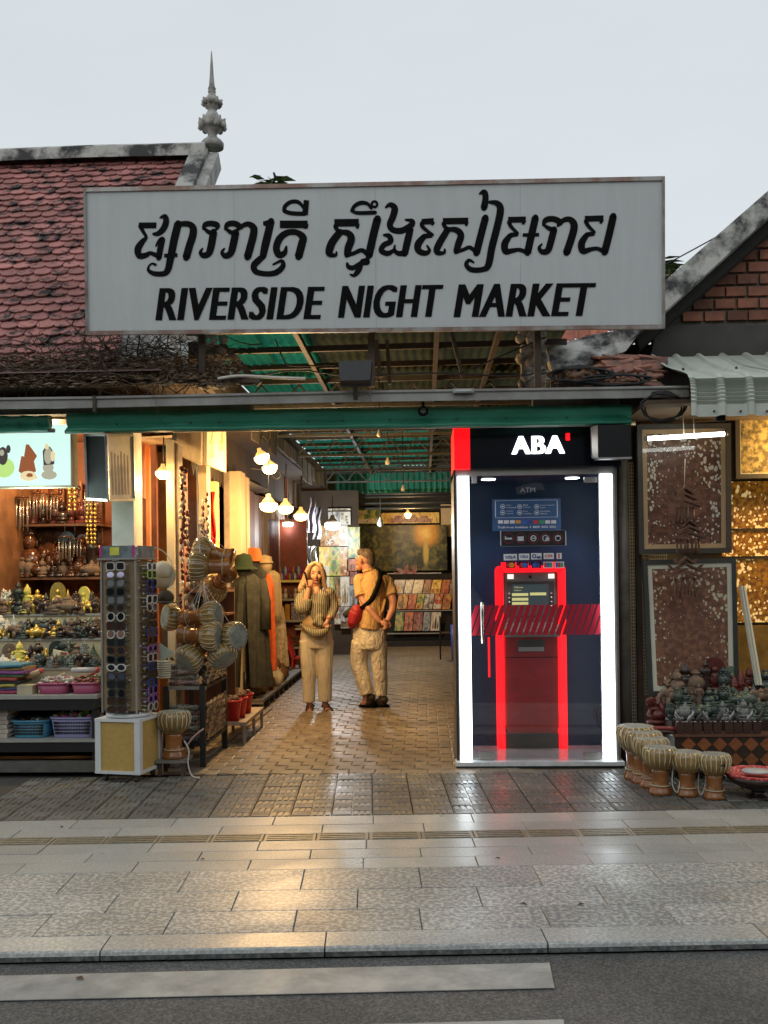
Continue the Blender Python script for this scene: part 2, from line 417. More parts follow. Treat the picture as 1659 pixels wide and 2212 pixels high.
mb = MB(); mb.add([PV(-60, VP0 - .02, -.03), PV(60, VP0 - .02, -.03), PV(60, VP0 + 2.2, -.03), PV(-60, VP0 + 2.2, -.03)], [(0, 1, 2, 3)])
mb.build('joint_bed', M_joint, plz)
# ---- market floor: wavy pavers in the lane, concrete elsewhere
flo = thing('market_floor', 'brown wavy pavers of the market lane lit warm by the lamps', 'market floor', loc=(-.6, 9, 0), kind='structure')
WX, WY = .205, .155
def paver():
 mb = MB(); n = 6; g = .0022; e = .008
 def wave(t): return .017 * math.sin(t * 2 * math.pi)
 top = []; rim = []; low = []
 def P(t, s, ins):
  x = g + ins + t * (WX - 2 * g - 2 * ins); y = (g + ins if s < 0 else WY - g - ins) + wave(t)
  return x, y
 path = [(i / n, -1) for i in range(n + 1)] + [(i / n, 1) for i in range(n, -1, -1)]
 for (t, s_) in path:
  x, y = P(t, s_, 0); low.append((x, y, -.03)); rim.append((x, y, -.0035))
  x, y = P(t, s_, e); top.append((x, y, 0))
 k = len(path); vs = low + rim + top; fs = [tuple(range(2 * k, 3 * k))]
 for i in range(k):
  j = (i + 1) % k
  fs += [(i, j, k + j, k + i), (k + i, k + j, 2 * k + j, 2 * k + i)]
 mb.add(vs, fs); return mb
pvm = paver(); pme = pvm.mesh('paver', M_pave); cnt = 0
far = MB()
Yb = 7.50
for j in range(95):
 y = Yb + j * WY
 for i in range(16):
  x = -2.25 + i * WX + (WX / 2 if j % 2 else 0)
  if y < 9.6 and x > .62: continue
  if y < 8.6 and x < -1.95: continue
  z = rnd.uniform(-.0022, .0012)
  if cnt < 290 and y < 10.7 and -1.95 < x < .6:
   inst('paver', pme, flo, Vector((x, y, z)) - WL[flo.name], (rnd.uniform(-.003, .003), rnd.uniform(-.003, .003), 0)); cnt += 1
  else:
   far.add([(x + v[0], y + v[1], v[2] + z) for v in pvm.v[14:]], [tuple(q - 14 for q in f) for f in pvm.f if min(f) >= 14], 0)
tag(far.build('far_pavers', M_pave, flo), 'pavers running back into the lane', kind='stuff')
mb = MB(); mb.add([(-2.3, 7.5, -.009), (1.1, 7.5, -.009), (1.1, 22, -.009), (-2.3, 22, -.009)], [(0, 1, 2, 3)]); mb.build('joint_sand', M_pave, flo)
mb = MB(); mb.add([(-40, 7.45, -.034), (40, 7.45, -.034), (40, 45, -.034), (-40, 45, -.034)], [(0, 1, 2, 3)])
mb.build('concrete_bed', M_joint, flo)
mb = MB()
for (x0, x1, y0) in ((-14, -2.26, 7.56), (1.1, 14, 7.56)):
 mb.add([(x0, y0, -.008), (x1, y0, -.008), (x1, 24, -.008), (x0, 24, -.008)], [(0, 1, 2, 3)])
mb.build('concrete_floor', M_pave, flo)
# ---- unseen river bank behind the camera: dark trees added to dim the glass reflections
M_bank = mat('bank_leaves', (.02, .035, .015), rough=.9, col2=(.06, .085, .04), scale=1.5, world=True)
mb = MB(); rb = random.Random(21)
for k in range(90):
 x = -45 + k * 1.0; y = -17 + rb.uniform(-2.5, 2.5); h = rb.uniform(4.5, 9.5)
 for q in range(4): mb.ell((x + rb.uniform(-1, 1), y + rb.uniform(-1, 1), h * rb.uniform(.25, .9)), (rb.uniform(1.2, 2.2), rb.uniform(1.2, 2.2), rb.uniform(1.2, 2.4)), 9, 6)
o = mb.build('unseen_tree_line', M_bank); tag(o, 'dark mass of unseen riverside trees added behind the viewer to dim reflections', 'trees', kind='stuff')
# ================================================================ LEFT MARKET HOUSE (roof)
M_tile = mat('roof_tile_red', (.45, .185, .165), rough=.7, col2=(.04, .03, .028), scale=6.5, cmix=(.51, .60), world=True, rnd=.25, detail=9, stain=.35, sscale=1.6, bump=.2, bscale=40)
M_tiled = mat('roof_tile_mossy', (.20, .07, .062), rough=.75, col2=(.035, .03, .028), scale=4, cmix=(.34, .58), world=True, rnd=.3, detail=8)
M_conc = mat('mildewed_concrete', (.50, .49, .46), rough=.85, col2=(.055, .055, .055), scale=3.2, cmix=(.44, .58), world=True, detail=10, bump=.4, bscale=22)
M_conc2 = mat('pale_cement', (.50, .49, .46), rough=.85, col2=(.17, .165, .155), scale=5, cmix=(.42, .68), world=True, detail=9)
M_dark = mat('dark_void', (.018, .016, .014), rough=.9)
M_timb = mat('dark_timber', (.055, .040, .028), rough=.75, var=.4, scale=6, bump=.3)
M_board = mat('weathered_boards', (.33, .27, .21), rough=.8, var=.3, scale=5)
eP = Vector((0, 7.8, at(100, 803, 7.8).z)); rP = Vector((0, 10.4, at(200, 350, 10.4).z))
sl = (rP - eP); sl.normalize()                     # up the slope
rn = Vector((1, 0, 0)).cross(sl)                   # roof normal (towards viewer and up)
if rn.z < 0: rn = -rn
hl = thing('market_house', 'left market house with steep red fish-scale tile roof, cement ridge and spire', 'house', loc=(-4.2, 9.5, 0))
def rake_x(Y):      # right verge of the roof leans in towards the eave
 t = (10.4 - Y) / 2.6
 return at(425, 350, 10.4).x * (1 - t) + at(268, 790, 7.8).x * t - .05 * math.sin(t * 3.14)
TLW = .158
def fishtile():
 mb = MB(); w2 = TLW * .485; n = 7
 pts = [(-w2, .17), (-w2, -.0)] + [(-w2 * math.cos(math.pi * k / n), -w2 * .72 * math.sin(math.pi * k / n)) for k in range(1, n)] + [(w2, 0), (w2, .17)]
 th = .013
 up = lambda x, y, h: (Vector((x, 0, 0)) + sl * y + rn * (h + .012 + (-y) * .16 + .0))
 v = [up(x, y, 0) for x, y in pts] + [up(x, y, th) for x, y in pts]
 k = len(pts)
 mb.add(v, [tuple(range(2 * k - 1, k - 1, -1))] + [(i, k + i, k + (i + 1) % k, (i + 1) % k) for i in range(k)])
 return mb.mesh('roof_tile', M_tile), v, mb.f
ftm, ftv, ftf = fishtile()
rows_n = 31; slen = (rP - eP).length
stuffm = MB(); n_t = 0
cells = []
for j in range(rows_n):
 t = (j + .3) / rows_n; pos = eP + (rP - eP) * t
 xr = rake_x(pos.y)
 xl = -4.75
 n0 = int((xr - xl) / TLW) + 1
 for i in range(n0):
  x = xr - TLW * (i + .5 + (.5 if j % 2 else 0)) + rnd.uniform(-.006, .006)
  px_ = PW / 2 + F * ((CAMR.transposed() @ (Vector((x, pos.y, pos.z)) - Vector((0, 0, CAMZ)))).x / pos.y)
  cells.append((x, pos, px_))
# in-view tiles (outside the sign board and inside the frame) become parts
def visible(px_, pos):
 pyy = 1235 - F * (pos.z - CAMZ) / pos.y
 return -30 < px_ < 215 or (px_ < 480 and pyy < 412)
for (x, pos, px_) in cells:
 o_ = Vector((x, pos.y, pos.z)) + rn * rnd.uniform(-.002, .004)
 if visible(px_, pos) and n_t < 300 and -30 < px_:
  inst('roof_tile', ftm, hl, o_ - WL[hl.name], (rnd.uniform(-.02, .02), rnd.uniform(-.012, .012), rnd.uniform(-.03, .03))); n_t += 1
 else:
  stuffm.add([o_ + Vector(v) for v in ftv], ftf)
tag(stuffm.build('roof_tiles', M_tile, hl), 'further fish-scale tiles', kind='stuff')
# slab under the tiles, back slope, ridge cap, verge, spire
xR0 = rake_x(10.4); xR1 = rake_x(7.8)
mb = MB()
mb.add([(-9, eP.y, eP.z), (xR1, eP.y, eP.z), (xR0, rP.y, rP.z), (-9, rP.y, rP.z)], [(0, 1, 2, 3)])
mb.add([(-9, 12.2, 4.0), (xR1, 12.2, 4.0), (xR0, rP.y, rP.z + .01), (-9, rP.y, rP.z + .01)], [(3, 2, 1, 0)])
mb.build('roof_deck', M_tiled, hl)
rc = MB(); zt = at(200, 318, 10.4).z
prof = [(-.16, -.02), (-.16, .10), (-.11, zt - rP.z - .03), (-.05, zt - rP.z), (.05, zt - rP.z), (.11, zt - rP.z - .03), (.16, .1), (.16, -.02)]
n = len(prof); xs_ = [-9 + k * (xR0 + .12 + 9) / 24 for k in range(25)]
vs = [(x, 10.4 + y, rP.z + z + .004 * math.sin(x * 3.1)) for x in xs_ for (y, z) in prof]
fs = [(a * n + i, (a + 1) * n + i, (a + 1) * n + i + 1, a * n + i + 1) for a in range(24) for i in range(n - 1)]
fs += [tuple(range(n)), tuple(range(25 * n - 1, 24 * n - 1, -1))]
rc.add(vs, fs); rc.build('ridge_cap', M_conc, hl)
# verge (barge) along the leaning rake
vb = MB()
ptsv = []
for k in range(9):
 t = k / 8; Y = 10.4 - 2.6 * t; p = rP + (eP - rP) * t
 ptsv.append(Vector((rake_x(Y), p.y, p.z)))
for a, b in zip(ptsv[:-1], ptsv[1:]):
 for (d0, d1, h0, h1, mi) in ((-.04, .14, -.05, .11, 0), (.14, .25, -.12, .06, 1)):
  q = [a + Vector((d0, 0, 0)) + rn * h0, a + Vector((d1, 0, 0)) + rn * h0, a + Vector((d1, 0, 0)) + rn * h1, a + Vector((d0, 0, 0)) + rn * h1]
  r = [b + (x - a) for x in q]
  vb.add(q + r, [(0, 1, 5, 4), (1, 2, 6, 5), (2, 3, 7, 6), (3, 0, 4, 7), (0, 3, 2, 1), (4, 5, 6, 7)], mi)
vb.build('bargeboard', [M_conc, M_conc2], hl)
mb = MB()                                            # gable wall below the verge
mb.add([(xR1 + .06, 8.0, 3.3), (xR1 + .06, 12.2, 3.3), (xR0 + .10, 10.4, rP.z)], [(0, 1, 2)])
mb.build('gable_wall', M_board, hl)
# grey hip below the sign, with the carved eave ornament
hp = [at(300, 728, 7.9), at(405, 735, 8.3), at(428, 800, 7.9), at(300, 806, 7.6)]
mb = MB(); mb.prism(hp, (0, .12, .02)); mb.build('verge_foot', M_conc, hl)
for k in range(5):
 mb = MB(); a = at(352 + k * 13, 728, 8.5); b = at(378 + k * 13 * .9, 762, 8.5)
 mb.bar(a, b, .045, .02); mb.build('gable_slat', M_board, hl)
mb = MB(); a = at(345, 735, 8.45); b = at(402, 770, 8.45); mb.bar(a, b, .05, .05); mb.build('white_trim', M_conc2, hl)
def ornament(px, py, Y, s, parent, flip=1):
 mb = MB(); c = at(px, py, Y)
 for k in range(16):                             # curled head
  a = k * .55; r = .11 * s * (1 - k / 18)
  mb.ell(c + Vector((flip * math.cos(a) * r, -.02 - .004 * k, math.sin(a) * r + .05 * s)), .042 * s * (1 - k / 40), 7, 5)
 for k in range(26):
  mb.ell(c + Vector((rnd.uniform(-.10, .10) * s, rnd.uniform(-.05, .05), rnd.uniform(-.32, 0) * s)), rnd.uniform(.03, .06) * s, 6, 4)
 mb.box(c.x - .10 * s, c.x + .10 * s, Y - .02, Y + .1, c.z - .34 * s, c.z)
 return mb.build('eave_ornament', M_conc, parent)
ornament(455, 748, 7.95, 1.0, hl)
# spire on the ridge end
sp = MB(); b0 = at(459, 312, 10.4); S_ = 10.4 / F
prof = [(24, -8), (25, 2), (20, 8), (12, 14), (9, 20), (13, 26), (21, 34), (24, 45), (22, 54), (15, 64), (10, 72), (9, 76), (13, 79), (15, 84), (17, 92), (15, 99), (10, 106), (7, 112), (9, 115), (7, 119), (9, 122), (7, 126), (6, 130), (4.5, 150), (3, 175), (1.2, 203), (.3, 206)]
sp.lathe([(r * S_, z * S_) for r, z in prof], b0, 18)
for ring, (rr, zz, h, nn) in enumerate(((22, 44, 16, 9), (24, 38, 10, 9), (16, 90, 10, 8))):
 for k in range(nn):
  a = 2 * math.pi * (k + .5 * (ring % 2)) / nn
  d = Vector((math.cos(a), math.sin(a), 0))
  c = b0 + d * (rr * S_) + Vector((0, 0, zz * S_))
  sp.tube([c - Vector((0, 0, h * .5 * S_)), c + d * .01, c + d * .016 + Vector((0, 0, h * .5 * S_)), c + d * .035 + Vector((0, 0, h * .75 * S_))], [.022, .034, .022, .004], 6)
sp.build('spire', mat('spire_cement', (.50, .48, .44), rough=.8, col2=(.16, .155, .15), scale=9, cmix=(.4, .7), world=True, detail=8), hl)
# ================================================================ RIGHT HOUSE (brick gable)
M_brick = mat('brick', (.30, .115, .07), rough=.85, col2=(.11, .055, .042), scale=5, cmix=(.4, .75), world=True, rnd=.35, bump=.4, bscale=40)
M_mort = mat('mortar', (.17, .155, .135), rough=.9, var=.3, scale=12)
M_fasc = mat('grey_beam', (.075, .070, .065), rough=.85, var=.25, scale=3, world=True)
hr = thing('brick_house', 'right house with brick gable under a mildewed concrete verge', 'house', loc=(3.3, 9.0, 0))
YG = 8.75
mb = MB()
gp = [at(1408, 772, YG + .06), at(1415, 702, YG + .06), at(1700, 455, YG + .06), at(1950, 250, YG + .06), at(2300, 560, YG + .06), at(2300, 790, YG + .06)]
mb.prism(gp, (0, .1, 0)); mb.build('gable_wall', M_mort, hr)
bw, bh = .197, .108
brm = MB(); brm.obox((0, 0, 0), (bw - .026, .05, bh - .026), taper=1.0)
br = brm.mesh('brick', M_brick)
z0 = at(1550, 694, YG).z; nb_ = 0
for j in range(14):
 z = z0 + (j + .5) * bh
 for i in range(26):
  x = 1.92 + (i + (.5 if j % 2 else 0)) * bw + .1
  # inside the gable: below the dark soffit line
  pxv = PW / 2 + F * ((CAMR.transposed() @ (Vector((x, YG, z - CAMZ)))).x / YG)
  pyv = 1235 - 12 - F * (z - CAMZ) / YG
  lim = 704 - (pxv - 1437) * .9
  if pxv > 1800 or pxv < 1425 or pyv < lim - 6: continue
  inst('brick', br, hr, Vector((x + rnd.uniform(-.006, .006), YG + .045 + rnd.uniform(-.006, .004), z)) - WL[hr.name], (0, rnd.uniform(-.012, .012), 0)); nb_ += 1
mb = MB(); a = at(1392, 772, YG - .02); b = at(1700, 704, YG - .02)
mb.prism([at(1405, 772, YG - .03), at(1420, 704, YG - .03), at(2300, 694, YG - .03), at(2300, 772, YG - .03)], (0, .12, 0))
mb.build('lintel_beam', M_fasc, hr)
mb = MB()                                            # verge: outer cement face, dark soffit edge
vv_ = [at(1384, 772, YG - .32), at(1437, 598, YG - .32), at(1700, 372, YG - .32), at(1700, 470, YG - .32), at(1437, 668, YG - .32)]
o1 = [at(1405, 640, YG - .3), at(1437, 606, YG - .3), at(1659, 412, YG - .3), at(1760, 322, YG - .3), at(1760, 392, YG - .3), at(1659, 470, YG - .3), at(1437, 672, YG - .3), at(1300, 785, YG - .3), at(1255, 785, YG - .3)]
mb.prism(o1, (.05, .26, 0)); mb.build('bargeboard', M_conc, hr)
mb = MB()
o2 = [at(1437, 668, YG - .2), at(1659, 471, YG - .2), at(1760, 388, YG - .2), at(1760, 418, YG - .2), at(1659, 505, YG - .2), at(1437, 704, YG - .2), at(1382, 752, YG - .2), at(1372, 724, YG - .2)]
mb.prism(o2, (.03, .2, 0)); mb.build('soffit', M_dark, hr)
mb = MB()                                            # left slope of the right roof, going back
mb.add([at(1240, 790, YG - .2), at(1760, 328, YG - .2), at(1760, 328, YG - .2) + Vector((0, 4, 0)), at(1240, 790, YG - .2) + Vector((0, 4, 0))], [(3, 2, 1, 0)])
mb.build('roof_deck', M_tiled, hr)
mb = MB(); mb.prism([at(1190, 744, 9.1), at(1520, 744, 9.1), at(1520, 860, 9.1), at(1190, 860, 9.1)], (0, .05, 0)); mb.build('eave_wall', M_fasc, hr)
# lower wing of the roof seen under the sign: red tiles, cement hip
wing = thing('low_roof', 'low roof wing under the sign with orange tiles and grey cement hip', 'roof', loc=(1.1, 8.4, 2.9))
mb = MB(); mb.prism([at(1192, 738, 8.9), at(1215, 706, 8.9), at(1330, 704, 8.9), at(1260, 728, 8.9)], (0, .1, .02))
mb.build('roof_deck', M_tiled, wing)
M_tor = mat('roof_tile_orange', (.50, .16, .10), rough=.6, var=.3, scale=6, world=True, rnd=.3)
tm = MB(); tm.prism([(-.035, 0, 0), (-.03, 0, -.03), (0, 0, -.042), (.03, 0, -.03), (.035, 0, 0), (.035, 0, .05), (-.035, 0, .05)], (0, .012, 0))
tmm = tm.mesh('roof_tile', M_tor)
for j in range(6):
 for i in range(15):
  px_ = 1205 + i * 9.5 + (4.7 if j % 2 else 0); py_ = 706 + j * 5.4
  if py_ > 737 - (px_ - 1195) * .22 or px_ > 1325: continue
  inst('roof_tile', tmm, wing, at(px_, py_, 8.86 - j * .01) - WL[wing.name], (R(-18), 0, rnd.uniform(-.05, .05)))
mb = MB(); mb.prism([at(1180, 752, 8.55), at(1280, 722, 8.55), at(1392, 706, 8.55), at(1352, 758, 8.4), at(1280, 785, 8.3), at(1192, 800, 8.3)], (0, .15, 0)); mb.build('cement_hip', M_conc, wing)
ornament(1152, 745, 8.0, 1.0, wing, -1)
ft2 = MB(); ft2.prism([(-.10, 0, 0), (-.08, -.06, 0), (0, -.09, 0), (.08, -.06, 0), (.10, 0, 0), (.10, .12, 0), (-.10, .12, 0)], (0, 0, .016))
ftm2 = ft2.mesh('broken_tile', mat('roof_tile_faded', (.36, .15, .10), rough=.8, col2=(.09, .06, .05), scale=7, cmix=(.4, .7), world=True, rnd=.4))
for j in range(7):
 for i in range(7):
  p = at(1262 + i * 24 + (10 if j % 2 else 0), 832 - j * 9.5, 7.55 + j * .12)
  if rnd.random() < .12 or (i < 2 and j > 3): continue
  inst('broken_tile', ftm2, wing, p - WL[wing.name], (R(24) + rnd.uniform(-.2, .2), rnd.uniform(-.2, .2), rnd.uniform(-.3, .3)))
# ================================================================ SIGN BOARD
M_sface = mat('sign_vinyl', (.60, .625, .635), rough=.45, var=.03, scale=3, rnd=0, detail=8, stain=.05, sscale=3.0, sstretch=(4, 1, .35))
M_sfr = mat('sign_frame', (.22, .13, .10), rough=.45, col2=(.34, .33, .31), scale=4, cmix=(.42, .6), metal=.3)
M_blk = mat('black_vinyl', (.006, .006, .006), rough=.6, var=.1, rnd=0, spec=.08)
YS = 7.30
qTL, qTR, qBR, qBL = at(183, 411, YS - .11), at(1433, 386, YS - .11), at(1433.5, 706, YS), at(188, 720, YS)
sg = thing('market_sign', 'large pale grey sign board lettered in Khmer above RIVERSIDE NIGHT MARKET', 'sign', loc=(qBL + qBR) / 2)
sux = (qTR - qTL).normalized(); suy = (qTL - qBL).normalized(); suz = sux.cross(suy).normalized()
def SP(xs, ys, d=0.0):     # a point on the face from its place within the board
 v = (ys - (751 + (704 - 751) * (xs - 333) / 2279)) / 572.0
 for _ in range(2):
  l = 333 + 10 * v; r = 2612; u = (xs - l) / (r - l)
  yt = 751 + (704 - 751) * u; yb = 1312 + (1287 - 1312) * u
  v = (ys - yt) / (yb - yt)
 a = qTL + (qTR - qTL) * u; b = qBL + (qBR - qBL) * u
 return a + (b - a) * v + suz * d
mb = MB(); mb.prism([qBL, qBR, qTR, qTL], -suz * .13); mb.build('face_panel', M_sface, sg)
for u_ in (.262, .508, .757):                       # seams between the vinyl lengths
 a = qBL + (qBR - qBL) * u_; b = qTL + (qTR - qTL) * u_
 mb = MB(); mb.bar(a + suz * .0004, b + suz * .0004, .003, .002); mb.build('panel_seam', mat('seam_grey', (.40, .42, .43), rough=.6), sg)
for k in range(8):
 for e in (0.012, .988):
  a = qBL + (qBR - qBL) * (.02 + k * .137); b = qTL + (qTR - qTL) * (.02 + k * .137)
  mb = MB(); mb.ell(a + (b - a) * e + suz * .003, .006, 7, 5); mb.build('rivet', M_sfr, sg)
for (a, b) in ((qTL, qTR), (qBL, qBR), (qTL, qBL), (qTR, qBR)):
 mb = MB(); mb.bar(a + suz * .004 - (b - a).normalized() * .008, b + suz * .004 + (b - a).normalized() * .008, .018, .03); mb.build('frame_rail', M_sfr, sg)
A = lambda x, y: (300 + x / 1.3825, 650 + y / 1.3825)
B = lambda x, y: (1400 + x / 1.2762, 650 + y / 1.2762)
KH = [
 ('A', [[(348,328,26),(445,328,26)], [(356,330,22),(372,362,16),(388,392,15),(366,418,26),(343,455,32),(350,492,28),(385,490,24),(410,478,18),(440,488,20),(458,500,20)],
   [(458,505,28),(470,440,28),(481,402,20),(462,408,14),(442,440,7)], [(428,374,12),(455,372,22),(485,345,28),(499,308,28),(492,280,22),(466,287,8)],
   [(566,318,36),(545,400,36),(525,500,34),(510,565,30),(490,588,24),(440,590,22),(405,575,16),(402,552,9),(420,535,8),(441,541,13)], [(488,492,17),(562,488,17)],
   [(560,322,22),(620,320,26),(648,342,32),(646,385,35),(628,440,35),(610,503,35)]]),
 ('A', [[(706,348,14),(716,324,24),(750,318,26),(782,328,26),(776,352,9)], [(712,346,12),(735,364,20),(766,372,24)], [(762,362,34),(748,440,34),(734,480,30),(705,490,26),(689,473,15),(702,452,7)]]),
 ('A', [[(826,350,12),(838,324,24),(870,317,26),(900,328,26),(918,345,8)], [(832,348,12),(855,364,20),(884,372,24)], [(884,364,34),(868,440,34),(854,480,30),(825,492,26),(808,473,15),(822,452,7)],
   [(893,350,16),(925,328,20),(955,321,24),(982,342,32),(980,382,35),(965,440,35),(948,500,35)]]),
 ('A', [[(1034,318,18),(1072,316,34)], [(1078,304,34),(1062,370,36),(1045,440,36),(1032,500,30)], [(1040,492,22),(1010,516,30),(984,546,30),(995,578,26),(1050,590,24),(1105,583,26),(1142,550,24),(1136,520,15),(1088,540,8)],
   [(1126,322,34),(1278,322,34)], [(1266,322,30),(1270,346,14)], [(1162,440,8),(1152,476,24),(1122,487,30),(1107,450,32),(1124,400,32),(1165,368,28),(1215,365,26),(1252,392,34),(1246,430,36),(1228,498,36)],
   [(1272,192,24),(1264,270,26)], [(1150,252,18),(1154,226,18),(1180,204,18),(1215,199,18),(1240,212,15),(1262,246,8)], [(1150,250,18),(1190,262,19),(1266,265,18)]]),
 ('A', [[(1424,314,34),(1558,312,34)], [(1548,322,24),(1552,345,10)], [(1430,330,22),(1440,352,18),(1458,362,18)], [(1456,362,32),(1412,420,36),(1396,470,34),(1404,486,24),(1432,488,14),(1436,470,8)],
   [(1446,364,18),(1495,368,28),(1517,398,34),(1500,450,34),(1492,490,26)], [(1492,488,22),(1530,478,18),(1575,462,20),(1612,492,20)], [(1660,290,36),(1637,380,36),(1612,492,36)],
   [(1494,532,12),(1502,552,20),(1530,556,22),(1572,532,22),(1604,528,22),(1600,512,15),(1568,516,6)], [(1572,545,14),(1556,572,24),(1532,598,17),(1510,592,7)]]),
 ('B', [[(0,228,14),(14,205,16),(45,190,17),(78,195,14),(98,220,10)], [(-4,228,12),(30,240,15),(118,238,16)]] + [[(113 + 14 * math.cos(a * .63), 197 + 14 * math.sin(a * .63), 9) for a in range(11)]]),
 ('B', [[(168,214,7),(192,199,20),(214,218,28),(205,260,28),(190,298,26),(205,324,24),(250,328,26),(296,302,26),(302,280,18),(268,274,8)],
   [(294,318,26),(281,370,30),(264,445,28)], [(262,440,24),(232,442,20),(213,424,14),(216,400,6)], [(213,424,12),(180,442,22),(147,428,22),(160,400,22),(194,382,22),(185,355,22),(158,350,8)]]),
 ('B', [[(350,284,24),(410,280,24)], [(405,284,20),(402,302,7)], [(352,288,18),(352,306,16),(380,332,14),(405,350,12)], [(402,352,18),(360,356,20)], [(364,354,22),(332,395,30),(334,428,26),(366,441,22),(388,428,14),(376,402,7)]]),
 ('B', [[(455,281,26),(582,279,26)], [(572,286,20),(572,306,8)], [(458,292,18),(468,312,16),(488,322,16)], [(480,322,26),(440,388,29),(424,425,26),(434,440,20),(462,438,12),(464,420,7)],
   [(478,322,16),(520,324,24),(545,350,28),(531,400,28),(520,435,22)], [(520,434,18),(556,424,15),(590,412,16),(624,438,18)], [(668,262,30),(645,350,30),(622,442,30)],
   [(638,145,7),(662,136,22),(668,170,26),(660,216,28)], [(686,186,12),(725,192,24),(742,222,30),(728,300,30),(700,410,30),(682,500,28),(655,522,22),(600,524,22),(572,500,18),(585,476,13),(610,488,7)]]),
 ('B', [[(780,274,24),(868,272,24)], [(858,280,20),(854,298,7)], [(784,284,18),(795,308,15),(828,342,12)], [(830,346,16),(790,350,20)], [(792,350,20),(764,392,29),(768,432,26),(802,428,20),(838,424,16),(878,440,20)],
   [(916,262,30),(896,350,30),(876,440,30)], [(852,350,14),(934,348,14)]]),
 ('B', [[(954,302,10),(966,276,22),(1000,269,24),(1034,282,24),(1044,300,6)], [(958,300,10),(982,316,18),(1010,326,22)], [(1008,320,28),(990,390,28),(976,428,26),(950,434,22),(934,415,14),(948,394,6)],
   [(1026,304,12),(1055,276,20),(1085,272,24),(1106,296,30),(1100,345,31),(1069,440,31)]]),
 ('B', [[(1160,269,24),(1252,266,24)], [(1242,274,20),(1238,294,7)], [(1164,280,18),(1178,306,15),(1208,336,12)], [(1208,342,16),(1170,348,20)], [(1172,346,20),(1144,390,29),(1150,430,26),(1186,422,18),(1222,418,16),(1260,436,20)],
   [(1300,254,30),(1280,345,30),(1256,438,30)]]),
]
cnt_s = 0
for which, strokes in KH:
 fn = A if which == 'A' else B; sc_ = 1.3825 if which == 'A' else 1.2762
 mb = MB()
 for st in strokes:
  P_ = catmull(st, 6) if len(st) > 2 else st
  d = .0035 + (cnt_s % 7) * .00025; cnt_s += 1
  L_, Rr = [], []
  for i, (x, y, w_) in enumerate(P_):
   a = P_[max(i - 1, 0)]; b = P_[min(i + 1, len(P_) - 1)]
   tx, ty = b[0] - a[0], b[1] - a[1]; l = math.hypot(tx, ty) or 1; nx, ny = -ty / l, tx / l
   w_ = (max(w_, 3) * 1.16 + 1.5) * .5
   if len(st) > 2 or abs(ty) < 12: pass
   L_.append(SP(*fn(x + nx * w_, y + ny * w_), d)); Rr.append(SP(*fn(x - nx * w_, y - ny * w_), d))
  n = len(L_); mb.add(L_ + Rr, [(i, i + 1, n + i + 1, n + i) for i in range(n - 1)])
  if len(st) > 2:                                  # rounded ends
   for e in (0, -1):
    x, y, w_ = P_[e]; k0_ = [SP(*fn(x + w_ * .5 * math.cos(q * .5236), y + w_ * .5 * math.sin(q * .5236)), d) for q in range(12)]
    mb.add(k0_, [tuple(range(12))])
 mb.build('khmer_letter', M_blk, sg)
def signword(word, xa, ya_top, yb_bot, xb, yb_top2):
 mb = MB(); o = SP(xa, yb_bot, .004); e = SP(xb, yb_bot + (yb_top2 - ya_top), .004); t = SP(xa + 20, ya_top, .004)
 dx = .026; uxx = (e - o).normalized()
 for k in range(5):
  addtext(mb, word, o + uxx * dx * k / 4 + suz * (.0002 * k), e - o, suy, (e - o).length - dx, (SP(xa, ya_top) - SP(xa, yb_bot)).length, shear=.2, spacing=1.08)
 mb.build('lettering', M_blk, sg)
signword('RIVERSIDE', 618, 1132, 1262, 1292, 1127)
signword('NIGHT', 1344, 1123, 1252, 1757, 1119)
signword('MARKET', 1798, 1118, 1248, 2348, 1113)
# brackets carrying the sign
for px_ in (437, 802, 1160):
 mb = MB(); a = at(px_, 712, YS + .17); mb.box(a.x - .025, a.x + .025, YS + .14, YS + .19, at(px_, 836, YS + .17).z, a.z + 1.0); mb.build('post', M_timb, sg)
# ================================================================ GUTTER FASCIA + ROLLED GREEN SHADES
M_zinc = mat('dull_zinc', (.24, .235, .22), rough=.5, col2=(.40, .40, .385), scale=2.5, cmix=(.4, .7), metal=.35, world=True, detail=8)
YGt = 7.28
gt = thing('eave_gutter', 'long dull grey metal gutter running under the sign across the lane', 'gutter', loc=(-1, YGt, 2.85))
segs = [(-260, 868, 206, 862), (206, 862, 800, 849), (800, 849, 1488, 839)]
for i, (xa, ya, xb, yb) in enumerate(segs):
 a = at(xa, ya, YGt); b = at(xb - 1, yb, YGt); s = YGt / F
 mb = MB()
 pr = [(-.01, -19), (-.01, -3), (-.025, 0), (-.025, 3), (.0, 6), (.09, 8), (.22, 9.5), (.22, 8), (.09, 6), (.012, 3), (.012, -19)]
 for k in range(2): pass
 va = [a + Vector((0, y, z * s)) for y, z in pr]; vb_ = [b + Vector((0, y, z * s)) for y, z in pr]
 n = len(pr); mb.add(va + vb_, [(k, (k + 1) % n, n + (k + 1) % n, n + k) for k in range(n)] + [tuple(range(n - 1, -1, -1)), tuple(range(n, 2 * n))])
 mb.build('gutter_length', M_zinc, gt)
mb = MB(); a = at(206, 862, YGt); mb.box(a.x - .012, a.x + .012, YGt - .032, YGt - .012, a.z - .10, a.z + .02); mb.build('joint_strap', M_timb, gt)
